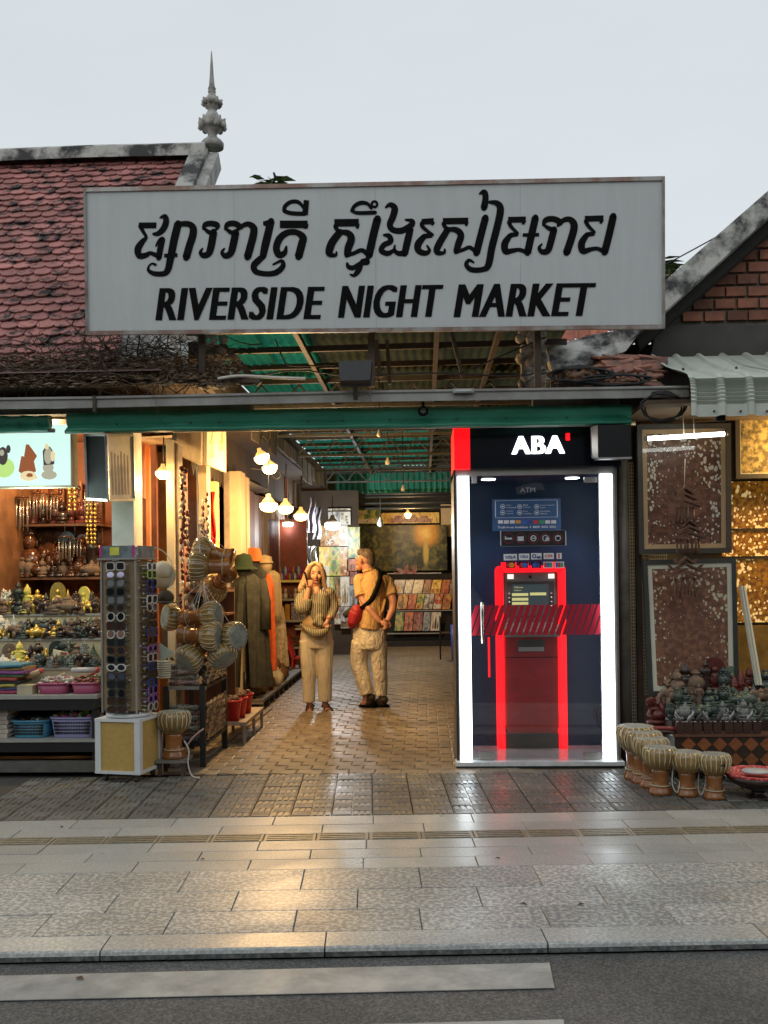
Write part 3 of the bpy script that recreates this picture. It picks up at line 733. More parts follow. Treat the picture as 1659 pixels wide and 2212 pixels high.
# dark eave soffit right behind the gutter
ev = thing('eave_beam', 'dark timber eave beam hidden behind the gutter', 'beam', loc=(-1, 7.6, 2.8))
mb = MB(); a = at(-260, 884, 7.62); b = at(1480, 862, 7.62)
mb.add([], []); mb.bar(at(-300, 885, 7.66), at(545, 872, 7.66), .12, .14); mb.build('beam_length', M_timb, ev)
mb = MB(); mb.bar(at(1150, 862, 7.66), at(1520, 858, 7.66), .12, .14); mb.build('beam_length', M_timb, ev)
M_green = mat('green_tarp', (.022, .20, .125), rough=.42, col2=(.045, .31, .21), scale=1.6, cmix=(.35, .7), world=True, detail=6, bump=.12, bscale=14)
def shade(xa, ya0, ya1, xb, yb0, yb1, Y, label):
 t = thing('roller_shade', label, 'shade', loc=at((xa + xb) / 2, (ya1 + yb1) / 2, Y))
 n = 30; mb = MB()
 prof = [(.02, 0), (-.035, .06), (-.05, .25), (-.045, .45), (-.03, .62), (-.012, .70), (-.02, .74), (-.05, .86), (-.045, .96), (-.015, 1.0), (.03, .96), (.04, .5), (.04, 0)]
 vs = []
 for i in range(n + 1):
  u = i / n; xx = xa + (xb - xa) * u; y0 = ya0 + (yb0 - ya0) * u; y1 = ya1 + (yb1 - ya1) * u
  for (d, v) in prof:
   wv = .008 * math.sin(u * 37 + v * 5) + .006 * math.sin(u * 83 + v * 9 + 1)
   vs.append(at(xx, y0 + (y1 - y0) * v + wv * 60 * (v < .9), Y) + Vector((0, d + wv, 0)))
 k = len(prof)
 mb.add(vs, [(i * k + j, (i + 1) * k + j, (i + 1) * k + (j + 1) % k, i * k + (j + 1) % k) for i in range(n) for j in range(k)], 0, True)
 mb.add(vs[:k], [tuple(range(k))]); mb.add(vs[-k:], [tuple(range(k - 1, -1, -1))])
 mb.build('fabric', M_green, t)
 mb = MB(); mb.tube([at(xa - 6, ya1 - 3, Y), at(xb + 10, yb1 - 3, Y)], .017, 8); mb.build('roller_bar', M_zinc, t)
 for k in range(9):
  u = .1 + k * .1 + rnd.uniform(-.03, .03)
  mb = MB(); mb.ell(at(xa + (xb - xa) * u, ya1 - 16 + (yb1 - ya1) * u, Y) + Vector((0, -.05, 0)), (.012, .006, .006), 6, 4); mb.build('eyelet', M_timb, t)
 return t
shade(147, 890, 936, 1362, 873, 918, 7.48, 'long rolled green tarp shade hanging under the gutter across the lane')
shade(-160, 900, 938, 108, 897, 933, 7.48, 'short rolled green tarp shade above the turquoise lit panel')
# ================================================================ LANE CANOPY
def translucent(name, col, tcol, mix=.55):
 m = bpy.data.materials.new(name); m.use_nodes = True; MATS[name] = m
 t = m.node_tree; N = t.nodes; L = t.links; N.remove(N['Principled BSDF'])
 g = N.new('ShaderNodeNewGeometry'); no = N.new('ShaderNodeTexNoise'); no.inputs['Scale'].default_value = 2.2; no.inputs['Detail'].default_value = 8
 L.new(g.outputs['Position'], no.inputs['Vector'])
 rp = N.new('ShaderNodeValToRGB'); rp.color_ramp.elements[0].position = .35; rp.color_ramp.elements[1].position = .65
 rp.color_ramp.elements[0].color = (*[c * .55 for c in tcol], 1); rp.color_ramp.elements[1].color = (*tcol, 1)
 L.new(no.outputs['Fac'], rp.inputs[0])
 a = N.new('ShaderNodeBsdfDiffuse'); a.inputs[0].default_value = (*col, 1); b = N.new('ShaderNodeBsdfTranslucent'); L.new(rp.outputs[0], b.inputs[0])
 x = N.new('ShaderNodeMixShader'); x.inputs[0].default_value = mix
 L.new(a.outputs[0], x.inputs[1]); L.new(b.outputs[0], x.inputs[2]); L.new(x.outputs[0], N['Material Output'].inputs[0])
 return m
M_cgreen = translucent('canopy_green', (.02, .14, .09), (.028, .30, .20), .55)
M_cbrown = translucent('canopy_brown', (.05, .056, .032), (.07, .072, .04), .5)
M_steel = mat('rusty_steel', (.05, .042, .035), rough=.7, var=.4, scale=7)
M_steel2 = mat('pale_steel', (.10, .095, .08), rough=.6, var=.3, scale=5)
cn = thing('lane_canopy', 'corrugated canopy of green and brown sheets on steel trusses over the lane', 'canopy', loc=(-.3, 8, 3.5))
CZ = 3.52
edges = [(-1.85, -1.38, M_cgreen), (-1.38, -.98, M_cgreen), (-.98, -.45, M_cbrown), (-.45, .1, M_cbrown), (.1, .65, M_cbrown), (.65, 1.2, M_cbrown), (1.2, 2.1, M_cbrown)]
for (x0, x1, m) in edges:
 for (y0, y1) in ((7.55, 9.85), (9.5, 11.9), (11.5, 13.9), (13.5, 16.4), (16.0, 19.1)):
  if x0 > 1.1 and y0 < 9: continue
  mm = m
  if y0 > 11.5 and x0 < -.4: mm = M_cgreen
  mb = MB(); dz = rnd.uniform(-.02, .02)
  nw = int((x1 - x0) / .019)
  mb.grid(lambda u, v: (x0 - .02 + u * (x1 - x0 + .04), y0 + v * (y1 - y0), CZ + dz + .016 * math.sin((x0 + u * (x1 - x0)) * 2 * math.pi / .076) + (.10 - .05 * abs(x0 + .3))), nw, 3)
  mb.build('roof_sheet', mm, cn)
for k in range(17):
 y = 7.75 + k * .70
 mb = MB(); mb.bar((-1.9, y, CZ - .02), (1.25, y, CZ + .0), .035, .05); mb.build('purlin', M_steel if k % 3 else M_steel2, cn)
 if k % 3 == 0 and k > 2:
  mb = MB(); mb.bar((-1.9, y + .1, CZ - .26), (1.25, y + .1, CZ - .26), .03, .03)
  for q in range(8):
   xa = -1.85 + q * .39; mb.bar((xa, y + .1, CZ - .26), (xa + .19, y + .1, CZ - .03), .018, .018); mb.bar((xa + .19, y + .1, CZ - .03), (xa + .39, y + .1, CZ - .26), .018, .018)
  mb.build('truss', M_steel2, cn)
for x in (-1.0, .12, .62):
 mb = MB(); mb.bar((x, 7.6, CZ - .06), (x, 19, CZ - .06), .04, .05); mb.build('rafter', M_steel, cn)
mb = MB(); mb.bar(at(478, 742, 8.0), at(560, 830, 8.0), .05, .05); mb.build('diagonal_brace', M_steel2, cn)
for a_, b_, w_ in ((at(812, 735, 8.1), at(822, 815, 8.1), .035), (at(836, 735, 8.3), at(842, 830, 8.3), .03), (at(975, 718, 8.1), at(1000, 815, 8.1), .03)):
 mb = MB(); mb.bar(a_, b_, w_, w_); mb.build('hanger', M_steel2, cn)
mb = MB()                                            # ribbed green end panel
mb.grid(lambda u, v: (-1.75 + u * 2.9, 19.1 + .03 * math.sin(u * 2 * math.pi * 26), 3.08 + v * .5), 104, 1); mb.build('end_panel', M_green, cn)
for z in (2.78, 2.88, 3.0, 3.06):
 mb = MB(); mb.tube([(-1.7, 18.9, z), (1.2, 18.9, z + .02)], .022, 6); mb.build('pipe', M_steel2, cn)
# loose wires strung under the canopy
def wire(pts, r, m, label, cat='wire', name='wire', n=8):
 mb = MB(); mb.tube(catmull([tuple(p) for p in pts], n), r, 5); o = mb.build(name, m); return tag(o, label, cat)
M_cable = mat('black_cable', (.018, .018, .018), rough=.6)
M_cord = mat('white_cord', (.55, .52, .46), rough=.7)
wire([at(545, 815, 7.5), at(640, 800, 7.6), at(760, 812, 7.6), at(930, 806, 7.6), at(1100, 812, 7.6), at(1230, 800, 7.5)], .007, M_cable, 'black cable sagging along the top of the gutter below the sign')
wire([at(470, 818, 7.35), at(520, 812, 7.35), at(600, 816, 7.35), at(660, 818, 7.35)], .012, M_cord, 'pale hose lying on the gutter below the green sheets')
wire([at(595, 732, 7.8), at(612, 775, 7.9), at(632, 790, 7.9), at(730, 788, 7.8)], .006, M_cable, 'thin wire looped under the green canopy sheets')
wire([at(975, 815, 7.7), at(1080, 770, 7.7), at(1180, 728, 7.6)], .006, M_cable, 'thin black wire rising right towards the stone eave ornament')
# ================================================================ LEFT SHOPS ALONG THE LANE
M_cream = mat('cream_plaster', (.60, .50, .33), rough=.75, var=.12, scale=3, world=True)
M_red = mat('oxide_red_wood', (.22, .045, .022), rough=.6, var=.25, scale=6, world=True)
M_orange = mat('orange_board', (.48, .15, .035), rough=.6, var=.15, scale=3)
M_brownw = mat('brown_wood', (.17, .075, .032), rough=.5, var=.35, scale=5)
M_soff = mat('sooty_soffit', (.075, .05, .032), rough=.9, var=.3, scale=2)
sb = thing('shop_row', 'row of left shops with cream pilasters, dark eaves and red folding doors along the lane', 'shop building', loc=(-2.4, 12, 0))
mb = MB(); mb.box(-3.9, -3.8, 8.4, 21, 0, 3.3); mb.build('back_wall', M_brownw, sb)
mb = MB(); mb.box(-3.85, -1.9, 7.75, 21, 3.16, 3.2); mb.build('soffit', M_soff, sb)
mb = MB(); mb.box(-1.92, -1.84, 7.9, 18.5, 3.16, 3.46); mb.build('eave_beam', M_timb, sb)
for k in range(12):                                  # sheets and boxes hanging on the eave beam
 y = 9.9 + k * .62; h = rnd.uniform(.16, .34)
 mb = MB(); mb.obox((-1.825, y, 3.20 - h / 2 + .1), (.012, .5, h), Matrix.Rotation(rnd.uniform(-.06, .06), 3, 'X')); mb.build('hanging_board', mat('grey_board', (.13, .11, .09), rough=.8, var=.4, rnd=.4), sb)
for k in range(16):                                  # scalloped dark fascia
 y = 9.4 + k * .16
 mb = MB(); mb.prism([(-2.28, y, 2.78), (-2.28, y + .16, 2.78), (-2.28, y + .16, 2.62), (-2.28, y + .08, 2.52), (-2.28, y, 2.62)], (.015, 0, 0)); mb.build('scallop', M_timb, sb)
mb = MB(); mb.box(-2.36, -2.29, 9.4, 18, 2.72, 3.16); mb.build('fascia', M_soff, sb)
def pil(pxa, pxb, yt, Y, m, d=.16, nm='pilaster'):
 a = at(pxa, yt, Y); b = at(pxb, yt, Y); mb = MB(); mb.box(a.x, b.x, Y, Y + d, 0, a.z); return mb.build(nm, m, sb)
pil(358, 374, 950, 8.55, M_cream); pil(376, 384, 960, 8.62, M_board); pil(425, 446, 985, 9.7, M_cream)
pil(483, 494, 1020, 10.9, M_board); pil(494, 519, 1018, 10.95, M_cream, .3)
pil(520, 532, 1030, 11.6, M_cream, .2); pil(388, 396, 1010, 9.0, M_red); pil(398, 424, 990, 9.9, M_brownw)
pil(448, 466, 1040, 10.2, mat('yellow_panel', (.62, .52, .22), rough=.6));
for k in range(11):                                  # folding doors seen edge-on along the lane
 y = 11.9 + k * .36
 mb = MB(); mb.box(-2.33 - .015 * (k % 2), -2.28, y, y + .34, 0.05, 2.62 + .01 * (k % 3)); mb.build('door_leaf', [M_red, M_cream, M_red, M_brownw][k % 4], sb)
mb = MB(); mb.box(-3.8, -2.25, 15.9, 16.0, 0, 3.1); mb.build('cross_wall', M_red, sb)
mb = MB(); mb.prism([at(470, 1030, 11.3), at(505, 1028, 11.3), at(580, 1062, 13.8), at(545, 1068, 13.8)], (0, 0, .03)); mb.build('canopy_board', M_board, sb)
# near part of the shops, warm orange panels behind the white column
mb = MB(); mb.prism([at(287, 950, 8.5), at(325, 960, 9.3), at(325, 1082, 9.3), at(287, 1068, 8.5)], (-.03, 0, 0)); mb.build('orange_panel', M_orange, sb)
pil(314, 322, 965, 8.7, M_orange, .05, 'orange_post'); pil(290, 300, 1040, 9.2, M_brownw, .05, 'door_post')
mb = MB(); mb.add([at(287, 945, 8.2), at(372, 940, 8.2), at(372, 962, 9.6), at(287, 962, 9.6)], [(0, 1, 2, 3)]); mb.build('cream_ceiling', M_cream, sb)
mb = MB(); mb.box(-3.8, -2.45, 10.6, 10.66, 0, 2.9); mb.build('partition', M_brownw, sb)
def signplate(q, label, m, cat='sign board', name='sign_plate', d=(.03, 0, 0), marks=0):
 t = thing(name, label, cat, loc=(q[2] + q[3]) / 2)
 mb = MB(); mb.prism(q, d); mb.build('board', m, t)
 if marks:
  u = (q[1] - q[0]); v = (q[3] - q[0]); dd = -Vector(d) * .1 if d[0] < 0 else Vector(d) * 1.1
  for k in range(marks):
   mb = MB(); c = q[0] + u * (.25 + .5 * (k % 2)) + v * (.45 + .2 * (k % 3 - 1)) + dd
   mb.add([c + u * a + v * b for a, b in ((-.12, .18), (.1, .16), (.05, -.05), (.02, -.24), (-.04, -.06))], [(0, 1, 2, 3, 4)])
   mb.build('faded_drawing', mat('faded_ochre', (.42, .33, .16), rough=.8), t)
 return t
signplate([at(440, 930, 8.8), at(482, 930, 9.62), at(482, 1020, 9.62), at(440, 1003, 8.8)], 'cream board with faint ochre drawings hanging over the lane beside the lamps', M_cream, marks=4)
signplate([at(374, 930, 8.72), at(431, 930, 9.6), at(431, 1005, 9.6), at(374, 978, 8.72)], 'blank beige board with lit lower edge hanging left of the drawn board', mat('beige_board', (.42, .36, .25), rough=.7))
# red garment hung in a shop
mb = MB()
mb.grid(lambda u, v: at(452 + u * 13 + 3 * math.sin(v * 7 + u * 3), 1062 + v * 130, 9.9) + Vector((0, .03 * math.sin(u * 12), 0)), 8, 12)
tag(mb.build('red_garment', mat('red_cloth', (.65, .015, .02), rough=.8)), 'bright red cloth hanging between two cream pilasters', 'cloth')
# ================================================================ LAMPS
M_bulb = emis('bulb_warm', (1, .66, .27), 7); M_bulbw = emis('bulb_white', (.92, .97, 1), 11)
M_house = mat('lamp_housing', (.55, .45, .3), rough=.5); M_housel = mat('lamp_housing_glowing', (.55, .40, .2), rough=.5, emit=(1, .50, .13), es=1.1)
def lampthing(px, py, Y, s, label, watt, warm=True, cord=.5, squat=.7, grp=None, tilt=0):
 p = at(px, py, Y); t = thing('hanging_lamp', label, 'lamp', loc=p, group=grp)
 r = s * Y / F / 2 * 1.14
 Mx = Matrix.Rotation(tilt, 3, 'Y')
 mb = MB(); mb.lathe([(.001, -squat * r), (.45 * r, -.66 * r * squat / .7), (.82 * r, -.36 * r), (r, 0), (.97 * r, .32 * r), (.8 * r, .36 * r)], p, 18, Mx); mb.build('bulb', M_bulb if warm else M_bulbw, t)
 mb = MB(); mb.lathe([(.82 * r, .37 * r), (.6 * r, .7 * r), (.3 * r, 1.0 * r), (.24 * r, 1.35 * r), (.0, 1.36 * r)], p, 14, Mx); mb.build('housing', M_housel if warm else M_house, t)
 mb = MB(); mb.tube([p + Mx @ Vector((0, 0, 1.3 * r)), p + Vector((.01, 0, cord))], .006, 5); mb.build('cord', M_cable, t)
 lamp(p + Vector((.0, -.02, -r * 1.25)), watt * 1.95, (1, .60, .24) if warm else (.9, .96, 1), r * .6, parent=t)
 return t
lampthing(352, 1024, 8.35, 29, 'warm lamp hanging alone in front of the orange panel and cream pilaster', 8, cord=.35)
lampthing(566, 990, 9.3, 30, 'upper left warm lamp of the close pair under the dark eave', 22, cord=.3, tilt=-.3)
lampthing(583, 1012, 9.8, 30, 'lower right warm lamp of the close pair under the dark eave', 22, cord=.3, tilt=-.2)
lampthing(580, 1094, 9.5, 35, 'largest warm lamp hanging in the lane, nearest of the row of three', 30, squat=.6)
lampthing(617, 1100, 10.6, 30, 'middle warm lamp of the row of three in the lane', 26, squat=.6)
lampthing(650, 1116, 11.9, 27, 'smallest warm lamp of the row of three in the lane', 22, squat=.6)
lampthing(718, 1136, 16.6, 30, 'cold white lamp glaring before the wall of pictures', 58, warm=False, squat=.5)
lampthing(622, 1133, 15.2, 20, 'small cold white lamp half hidden behind the row of warm lamps', .4, warm=False, squat=.3)
lampthing(881, 1112, 19.0, 14, 'small warm bulb lit in front of the jungle painting', 40, squat=1.0)
def deadbulb(px, py, Y, s, label):
 p = at(px, py, Y); t = thing('unlit_bulb', label, 'bulb', loc=p); r = s * Y / F / 2
 mb = MB(); mb.lathe([(.001, -1.1 * r), (.7 * r, -.8 * r), (r, -.2 * r), (.75 * r, .5 * r), (.4 * r, 1.1 * r), (.35 * r, 1.6 * r), (.0, 1.62 * r)], p, 12); mb.build('glass_bulb', mat('milky_bulb', (.6, .58, .5), rough=.25), t)
 mb = MB(); mb.tube([p + Vector((0, 0, 1.5 * r)), Vector((p.x, p.y, CZ - .05))], .006, 5); mb.build('cord', M_cable, t)
deadbulb(838, 998, 11.5, 13, 'unlit bulb hanging under the trusses left of centre')
deadbulb(820, 938, 9.5, 13, 'unlit bulb just below the lower edge of the green shade')
deadbulb(871, 1056, 13.0, 11, 'unlit bulb hanging low over the painting, right of the others')
deadbulb(822, 1130, 17.0, 16, 'round unlit grey bulb hanging on a long rod before the jungle painting')
# wrought iron scroll bracket
p0 = at(545, 1010, 11.2)
wire([at(540, 1012, 11.4), at(566, 1014, 11.4), at(600, 1018, 11.4), at(606, 1028, 11.4), at(596, 1034, 11.4), at(588, 1026, 11.4), at(594, 1018, 11.4)], .009, M_steel2, 'curled iron bracket under the pair of lamps', 'bracket', 'iron_bracket')
# ================================================================ ATM BOOTH
M_navy = mat('navy_panel', (.008, .018, .048), rough=.42, var=.1, scale=2, rnd=0, spec=.2)
M_navy2 = mat('header_black', (.004, .005, .012), rough=.2, rnd=0)
M_redlit = emis('red_lit', (1.0, .006, .012), 1.9)
M_redlit2 = emis('red_lit_block', (1.0, .003, .008), 1.05)
M_strip = emis('white_strip', (.86, .95, 1.0), 5.2)
M_wlet = emis('white_letters', (.95, 1, .97), 3.0)
M_alu = mat('brushed_aluminium', (.42, .40, .38), rough=.35, metal=.6, var=.1)
M_darkal = mat('dark_frame', (.05, .045, .04), rough=.4)
M_ledge = mat('pale_ledge', (.55, .57, .57), rough=.35)
M_base = mat('booth_base', (.03, .045, .043), rough=.5, var=.3)
M_ftile = mat('booth_floor', (.34, .34, .33), rough=.12, var=.1)
M_white = mat('white_print', (.75, .75, .75), rough=.5, rnd=0)
M_wprint = mat('white_print_soft', (.55, .58, .62), rough=.5, rnd=0)
YA = 7.75; YB = 8.42
Z0 = at(1160, 1642, YA).z; ZT = at(1160, 917, YA).z; ZH = at(1160, 1012, YA).z; ZS = at(1160, 1027, YA).z
XL = at(989, 1335, YA).x; XR = at(1331, 1335, YA).x
atm = thing('atm_booth', 'tall dark ATM booth with glowing white edges, red corner and glass door', 'atm booth', loc=((XL + XR) / 2, 8.1, 0))
def PX(p): return at(p, 1335, YA).x
def PZ(y): return at(1160, y, YA).z
mb = MB(); mb.box(XL - .03, XR + .03, YA - .07, YB + .1, 0, Z0 - .03); mb.build('plinth', M_base, atm)
mb = MB(); mb.box(XL - .035, XR + .035, YA - .085, YA + .06, Z0 - .03, Z0); mb.build('front_ledge', M_ledge, atm)
mb = MB(); mb.box(XL, XR, YA + .061, YB, Z0 - .03, Z0 - .004); mb.build('floor', M_ftile, atm)
mb = MB(); mb.box(XL, XR, YB, YB + .08, Z0 - .03, ZH); mb.build('back_wall', M_navy, atm)
mb = MB(); mb.box(XL - .02, XL, YA + .005, YB + .08, Z0 - .03, ZH); mb.build('side_wall', M_darkal, atm)
mb = MB(); mb.box(XR, XR + .02, YA + .005, YB + .08, Z0 - .03, ZH); mb.build('side_wall', mat('grey_side', (.22, .21, .22), rough=.35), atm)
mb = MB(); mb.box(XL - .02, XR + .02, YA + .03, YB + .08, ZS + .002, ZH); mb.build('ceiling', M_navy, atm)
mb = MB(); mb.box(PX(988), PX(1330), YA - .01, YA + .03, ZS + .004, ZH); mb.build('head_rail', M_alu, atm)
# header
xh0, xh1, xr1 = PX(985), PX(1342), PX(1019)
mb = MB(); mb.box(xr1 + .002, xh1, YA - .07, YB + .1, ZH + .002, ZT); hd = mb.build('header', M_navy2, atm)
mb = MB(); mb.box(xh0, xr1, YA - .075, YB + .1, ZH, ZT + .003); mb.build('red_corner', M_redlit2, atm)
mb = MB(); a = at(1105, 981, YA - .075); b = at(1220, 979.5, YA - .075); addtext(mb, 'ABA', a, (1, 0, 0), (0, 0, 1), (b - a).length - .02, (at(1105, 943, YA - .075) - a).length, extrude=.012, spacing=1.12)
for k in (1, 2):
 addtext(mb, 'ABA', a + Vector((.010 * k, -.0004 * k, 0)), (1, 0, 0), (0, 0, 1), (b - a).length - .02, (at(1105, 943, YA - .075) - a).length, extrude=.012, spacing=1.12)
mb.build('lettering', M_wlet, hd)
mb = MB(); a = at(1222.5, 951, YA - .08); b = at(1230.5, 936, YA - .08); mb.box(a.x, b.x, YA - .09, YA - .072, a.z, b.z); mb.build('red_mark', M_redlit, hd)
# light strips
for (p0, p1) in ((991.5, 1016.5), (1299.5, 1325)):
 mb = MB(); mb.box(PX(p0), PX(p1), YA - .028, YA + .02, Z0 + .002, ZS); mb.build('light_strip', M_strip, atm)
mb = MB(); mb.box(PX(1325.5), PX(1331), YA - .02, YA + .02, Z0, ZS); mb.build('edge_trim', M_alu, atm)
mb = MB(); mb.box(PX(988.5), PX(991), YA - .02, YA + .02, Z0, ZS); mb.build('edge_trim', M_alu, atm)
# glass front and door fittings
M_glass = glassy('door_glass', (.955, .97, .97), .10, 1.0)
YGl = YA + .012
mb = MB(); mb.box(PX(1017.5), PX(1298.5), YGl, YGl + .008, Z0 + .004, ZS - .02); gd = mb.build('glass_door', M_glass, atm)
def stripe_mat():
 m = bpy.data.materials.new('red_stripe_film'); m.use_nodes = True; t = m.node_tree; N = t.nodes; L = t.links
 b = N['Principled BSDF']; b.inputs['Base Color'].default_value = (.62, .035, .06, 1); b.inputs['Roughness'].default_value = .3
 tr = N.new('ShaderNodeBsdfTransparent'); tl = N.new('ShaderNodeBsdfTranslucent'); tl.inputs[0].default_value = (.5, .02, .04, 1)
 m1 = N.new('ShaderNodeMixShader'); m1.inputs[0].default_value = .35; m2 = N.new('ShaderNodeMixShader'); m2.inputs[0].default_value = .12
 L.new(b.outputs[0], m1.inputs[1]); L.new(tl.outputs[0], m1.inputs[2]); L.new(m1.outputs[0], m2.inputs[1]); L.new(tr.outputs[0], m2.inputs[2]); L.new(m2.outputs[0], N['Material Output'].inputs[0])
 return m
M_stripe = stripe_mat()
zs0, zs1 = PZ(1372), PZ(1306.5)
ns = 20; x_a, x_b = PX(1018), PX(1298)
for k in range(-1, ns):
 pw = (x_b - x_a) / ns; x0 = x_a + k * pw; sh = .085
 q = [(x0, zs0), (x0 + pw * .76, zs0), (x0 + pw * .76 + sh, zs1), (x0 + sh, zs1)]
 # clip against the glass edges
 def clip(poly, f, inside):
  out = []
  for i in range(len(poly)):
   a, b = poly[i], poly[(i + 1) % len(poly)]
   if inside(a): out.append(a)
   if inside(a) != inside(b):
    tt = (f - a[0]) / (b[0] - a[0]); out.append((f, a[1] + (b[1] - a[1]) * tt))
  return out
 q = clip(q, x_a, lambda p: p[0] >= x_a - 1e-9)
 if q: q = clip(q, x_b, lambda p: p[0] <= x_b + 1e-9)
 if len(q) < 3: continue
 mb = MB(); mb.prism([(x, YGl - .0015, z) for x, z in q], (0, .001, 0)); mb.build('red_stripe', M_stripe, gd)
mb = MB(); a = at(1040.5, 1297, YGl); b = at(1047, 1388, YGl)
mb.tube([a + Vector((0, -.002, -.03)), a + Vector((0, -.055, -.02)), a + Vector((0, -.06, -.04)), Vector((a.x, a.y - .06, b.z)), Vector((a.x, a.y - .002, b.z + .02))], .013, 10); mb.build('handle', mat('chrome', (.7, .68, .62), rough=.12, metal=1.0, var=.02), gd)
for (p0, y0, p1, y1) in ((1035, 1625, 1068, 1641), (1262, 1625, 1297, 1641), (1262, 1030, 1290, 1042), (1019, 1028, 1030, 1044)):
 a = at(p0, y1, YGl - .012); b = at(p1, y0, YGl - .012); mb = MB(); mb.box(a.x, b.x, YGl - .014, YGl + .02, a.z, b.z); mb.build('hinge_clamp', M_alu, gd)
# down lights
for p_ in (1064, 1252):
 c = Vector((PX(p_), YA + .28, ZS - .004)); mb = MB(); mb.lathe([(.0, 0), (.055, 0), (.06, .006), (.0, .006)], c, 18); mb.build('down_light', emis('down_disc', (.9, .97, 1), 9), atm)
 l = bpy.data.lights.new('down_spot', 'SPOT'); l.energy = 24; l.spot_size = R(95); l.spot_blend = .6; l.color = (.85, .94, 1); l.shadow_soft_size = .04
 o = bpy.data.objects.new('down_spot', l); C.objects.link(o); o.parent = atm; o.location = c - Vector((0, 0, .02)) - WL[atm.name]
# prints on the back wall and on the glass
QA = lambda zx, zy, Y: at((1850 + zx / 3.0164) * .54861, (1880 + zy / 3.0164) * .54861, Y)
YW = YB - .004
def rect(mb, x0, y0, x1, y1, Y, mi=0, d=.001):
 a = QA(x0, y1, Y); b = QA(x1, y0, Y); mb.box(a.x, b.x, Y - d, Y, a.z, b.z, mi)
def frame(mb, x0, y0, x1, y1, Y, w_, mi=0):
 rect(mb, x0, y0, x1, y0 + w_, Y, mi); rect(mb, x0, y1 - w_, x1, y1, Y, mi); rect(mb, x0, y0 + w_, x0 + w_, y1 - w_, Y, mi); rect(mb, x1 - w_, y0 + w_, x1, y1 - w_, Y, mi)
def txt(mb, s, x0, y0, x1, y1, Y, mi=0, **k):
 a = QA(x0, y1, Y); b = QA(x1, y0, Y); addtext(mb, s, a, (1, 0, 0), (0, 0, 1), b.x - a.x, b.z - a.z, mi, **k)
def ring(mb, cx, cy, r, w_, Y, mi=0, n=16):
 c = QA(cx, cy, Y); k = Y / F / 3.0164 * .54861; vs = []; fs = []
 for i in range(n):
  a = 2 * math.pi * i / n
  vs += [c + Vector((math.cos(a) * r * k, 0, math.sin(a) * r * k)), c + Vector((math.cos(a) * (r - w_) * k, 0, math.sin(a) * (r - w_) * k))]
 for i in range(n):
  j = (i + 1) % n; fs.append((2 * i, 2 * j, 2 * j + 1, 2 * i + 1))
 mb.add(vs, fs, mi)
mb = MB(); txt(mb, 'ATM', 598, 118, 776, 176, YW - .004); mb.build('atm_lettering', M_wprint, atm)
mb = MB(); mb.prism([QA(540, 120, YW), QA(650, 85, YW), QA(780, 60, YW), QA(850, 38, YW), QA(868, 85, YW), QA(890, 150, YW), QA(800, 150, YW), QA(640, 200, YW), QA(560, 200, YW)], (0, -.0005, 0)); mb.build('torn_sticker', mat('sticker_grey', (.05, .055, .075), rough=.6), atm)
M_pblue = mat('poster_blue', (.035, .10, .24), rough=.35, var=.1, rnd=0); M_cards = [mat('card_white', (.7, .7, .7), rnd=0), mat('card_red', (.55, .03, .03), rnd=0), mat('card_amber', (.65, .28, .03), rnd=0), mat('card_blue', (.03, .13, .5), rnd=0), mat('card_navy', (.05, .06, .25), rnd=0), mat('card_green', (.05, .3, .12), rnd=0)]
mb = MB(); rect(mb, 268, 245, 1078, 638, YW - .003); po = mb.build('blue_poster', M_pblue, atm)
mb = MB(); Yp = YW - .0055
frame(mb, 300, 268, 1042, 478, Yp, 7)
for r_, words in enumerate((('Cash withdrawal', 'Bill payment', 'International cards'), ('Cheque deposit', 'Fund transfers', 'Available balance'))):
 for c_ in range(3):
  cx = 390 + c_ * 202; cy = 345 + r_ * 72
  ring(mb, cx, cy, 29, 6, Yp)
  rect(mb, cx - 12, cy - 9, cx + 12, cy + 9, Yp)
  a_, b_ = words[c_].split(' ')
  txt(mb, a_, cx + 42, cy - 26, cx + 42 + 13 * len(a_), cy - 8, Yp); txt(mb, b_, cx + 42, cy + 2, cx + 42 + 12 * len(b_), cy + 20, Yp)
txt(mb, 'Toll-free hotline 1 800 203 203', 330, 572, 1022, 606, Yp, offset=.015)
mb.build('printing', M_white, po)
for k in range(10):
 mb = MB(); x = 336 + k * 70; rect(mb, x, 508, x + 58, 548, Yp); mb.build('card_mark', [M_cards[0], M_cards[0], M_cards[0], M_cards[2], M_cards[3], M_cards[4], M_cards[1], M_cards[5], M_cards[0], M_cards[0]][k], po)
mb = MB(); rect(mb, 358, 622, 1148, 822, YGl - .002); nb = mb.build('prohibition_sticker', mat('sticker_black', (.012, .013, .018), rough=.4, rnd=0), gd)
mb = MB(); Ys = YGl - .0045
frame(mb, 362, 626, 1144, 818, Ys, 9)
rect(mb, 415, 715, 500, 738, Ys); rect(mb, 415, 700, 432, 720, Ys); rect(mb, 568, 700, 640, 755, Ys); ring(mb, 755, 722, 36, 11, Ys); rect(mb, 722, 716, 790, 728, Ys); ring(mb, 898, 720, 38, 11, Ys); rect(mb, 900, 712, 942, 752, Ys); ring(mb, 1047, 720, 36, 11, Ys); rect(mb, 1020, 690, 1076, 704, Ys)
mb.build('symbols', M_wprint, nb)
mb = MB()
for cx in (458, 608, 755, 898, 1047):
 ring(mb, cx, 722, 64, 7, Ys - .001)
mb.build('red_ring', mat('ring_red', (.25, .02, .02), rough=.5), nb)
Yc = YGl - .002
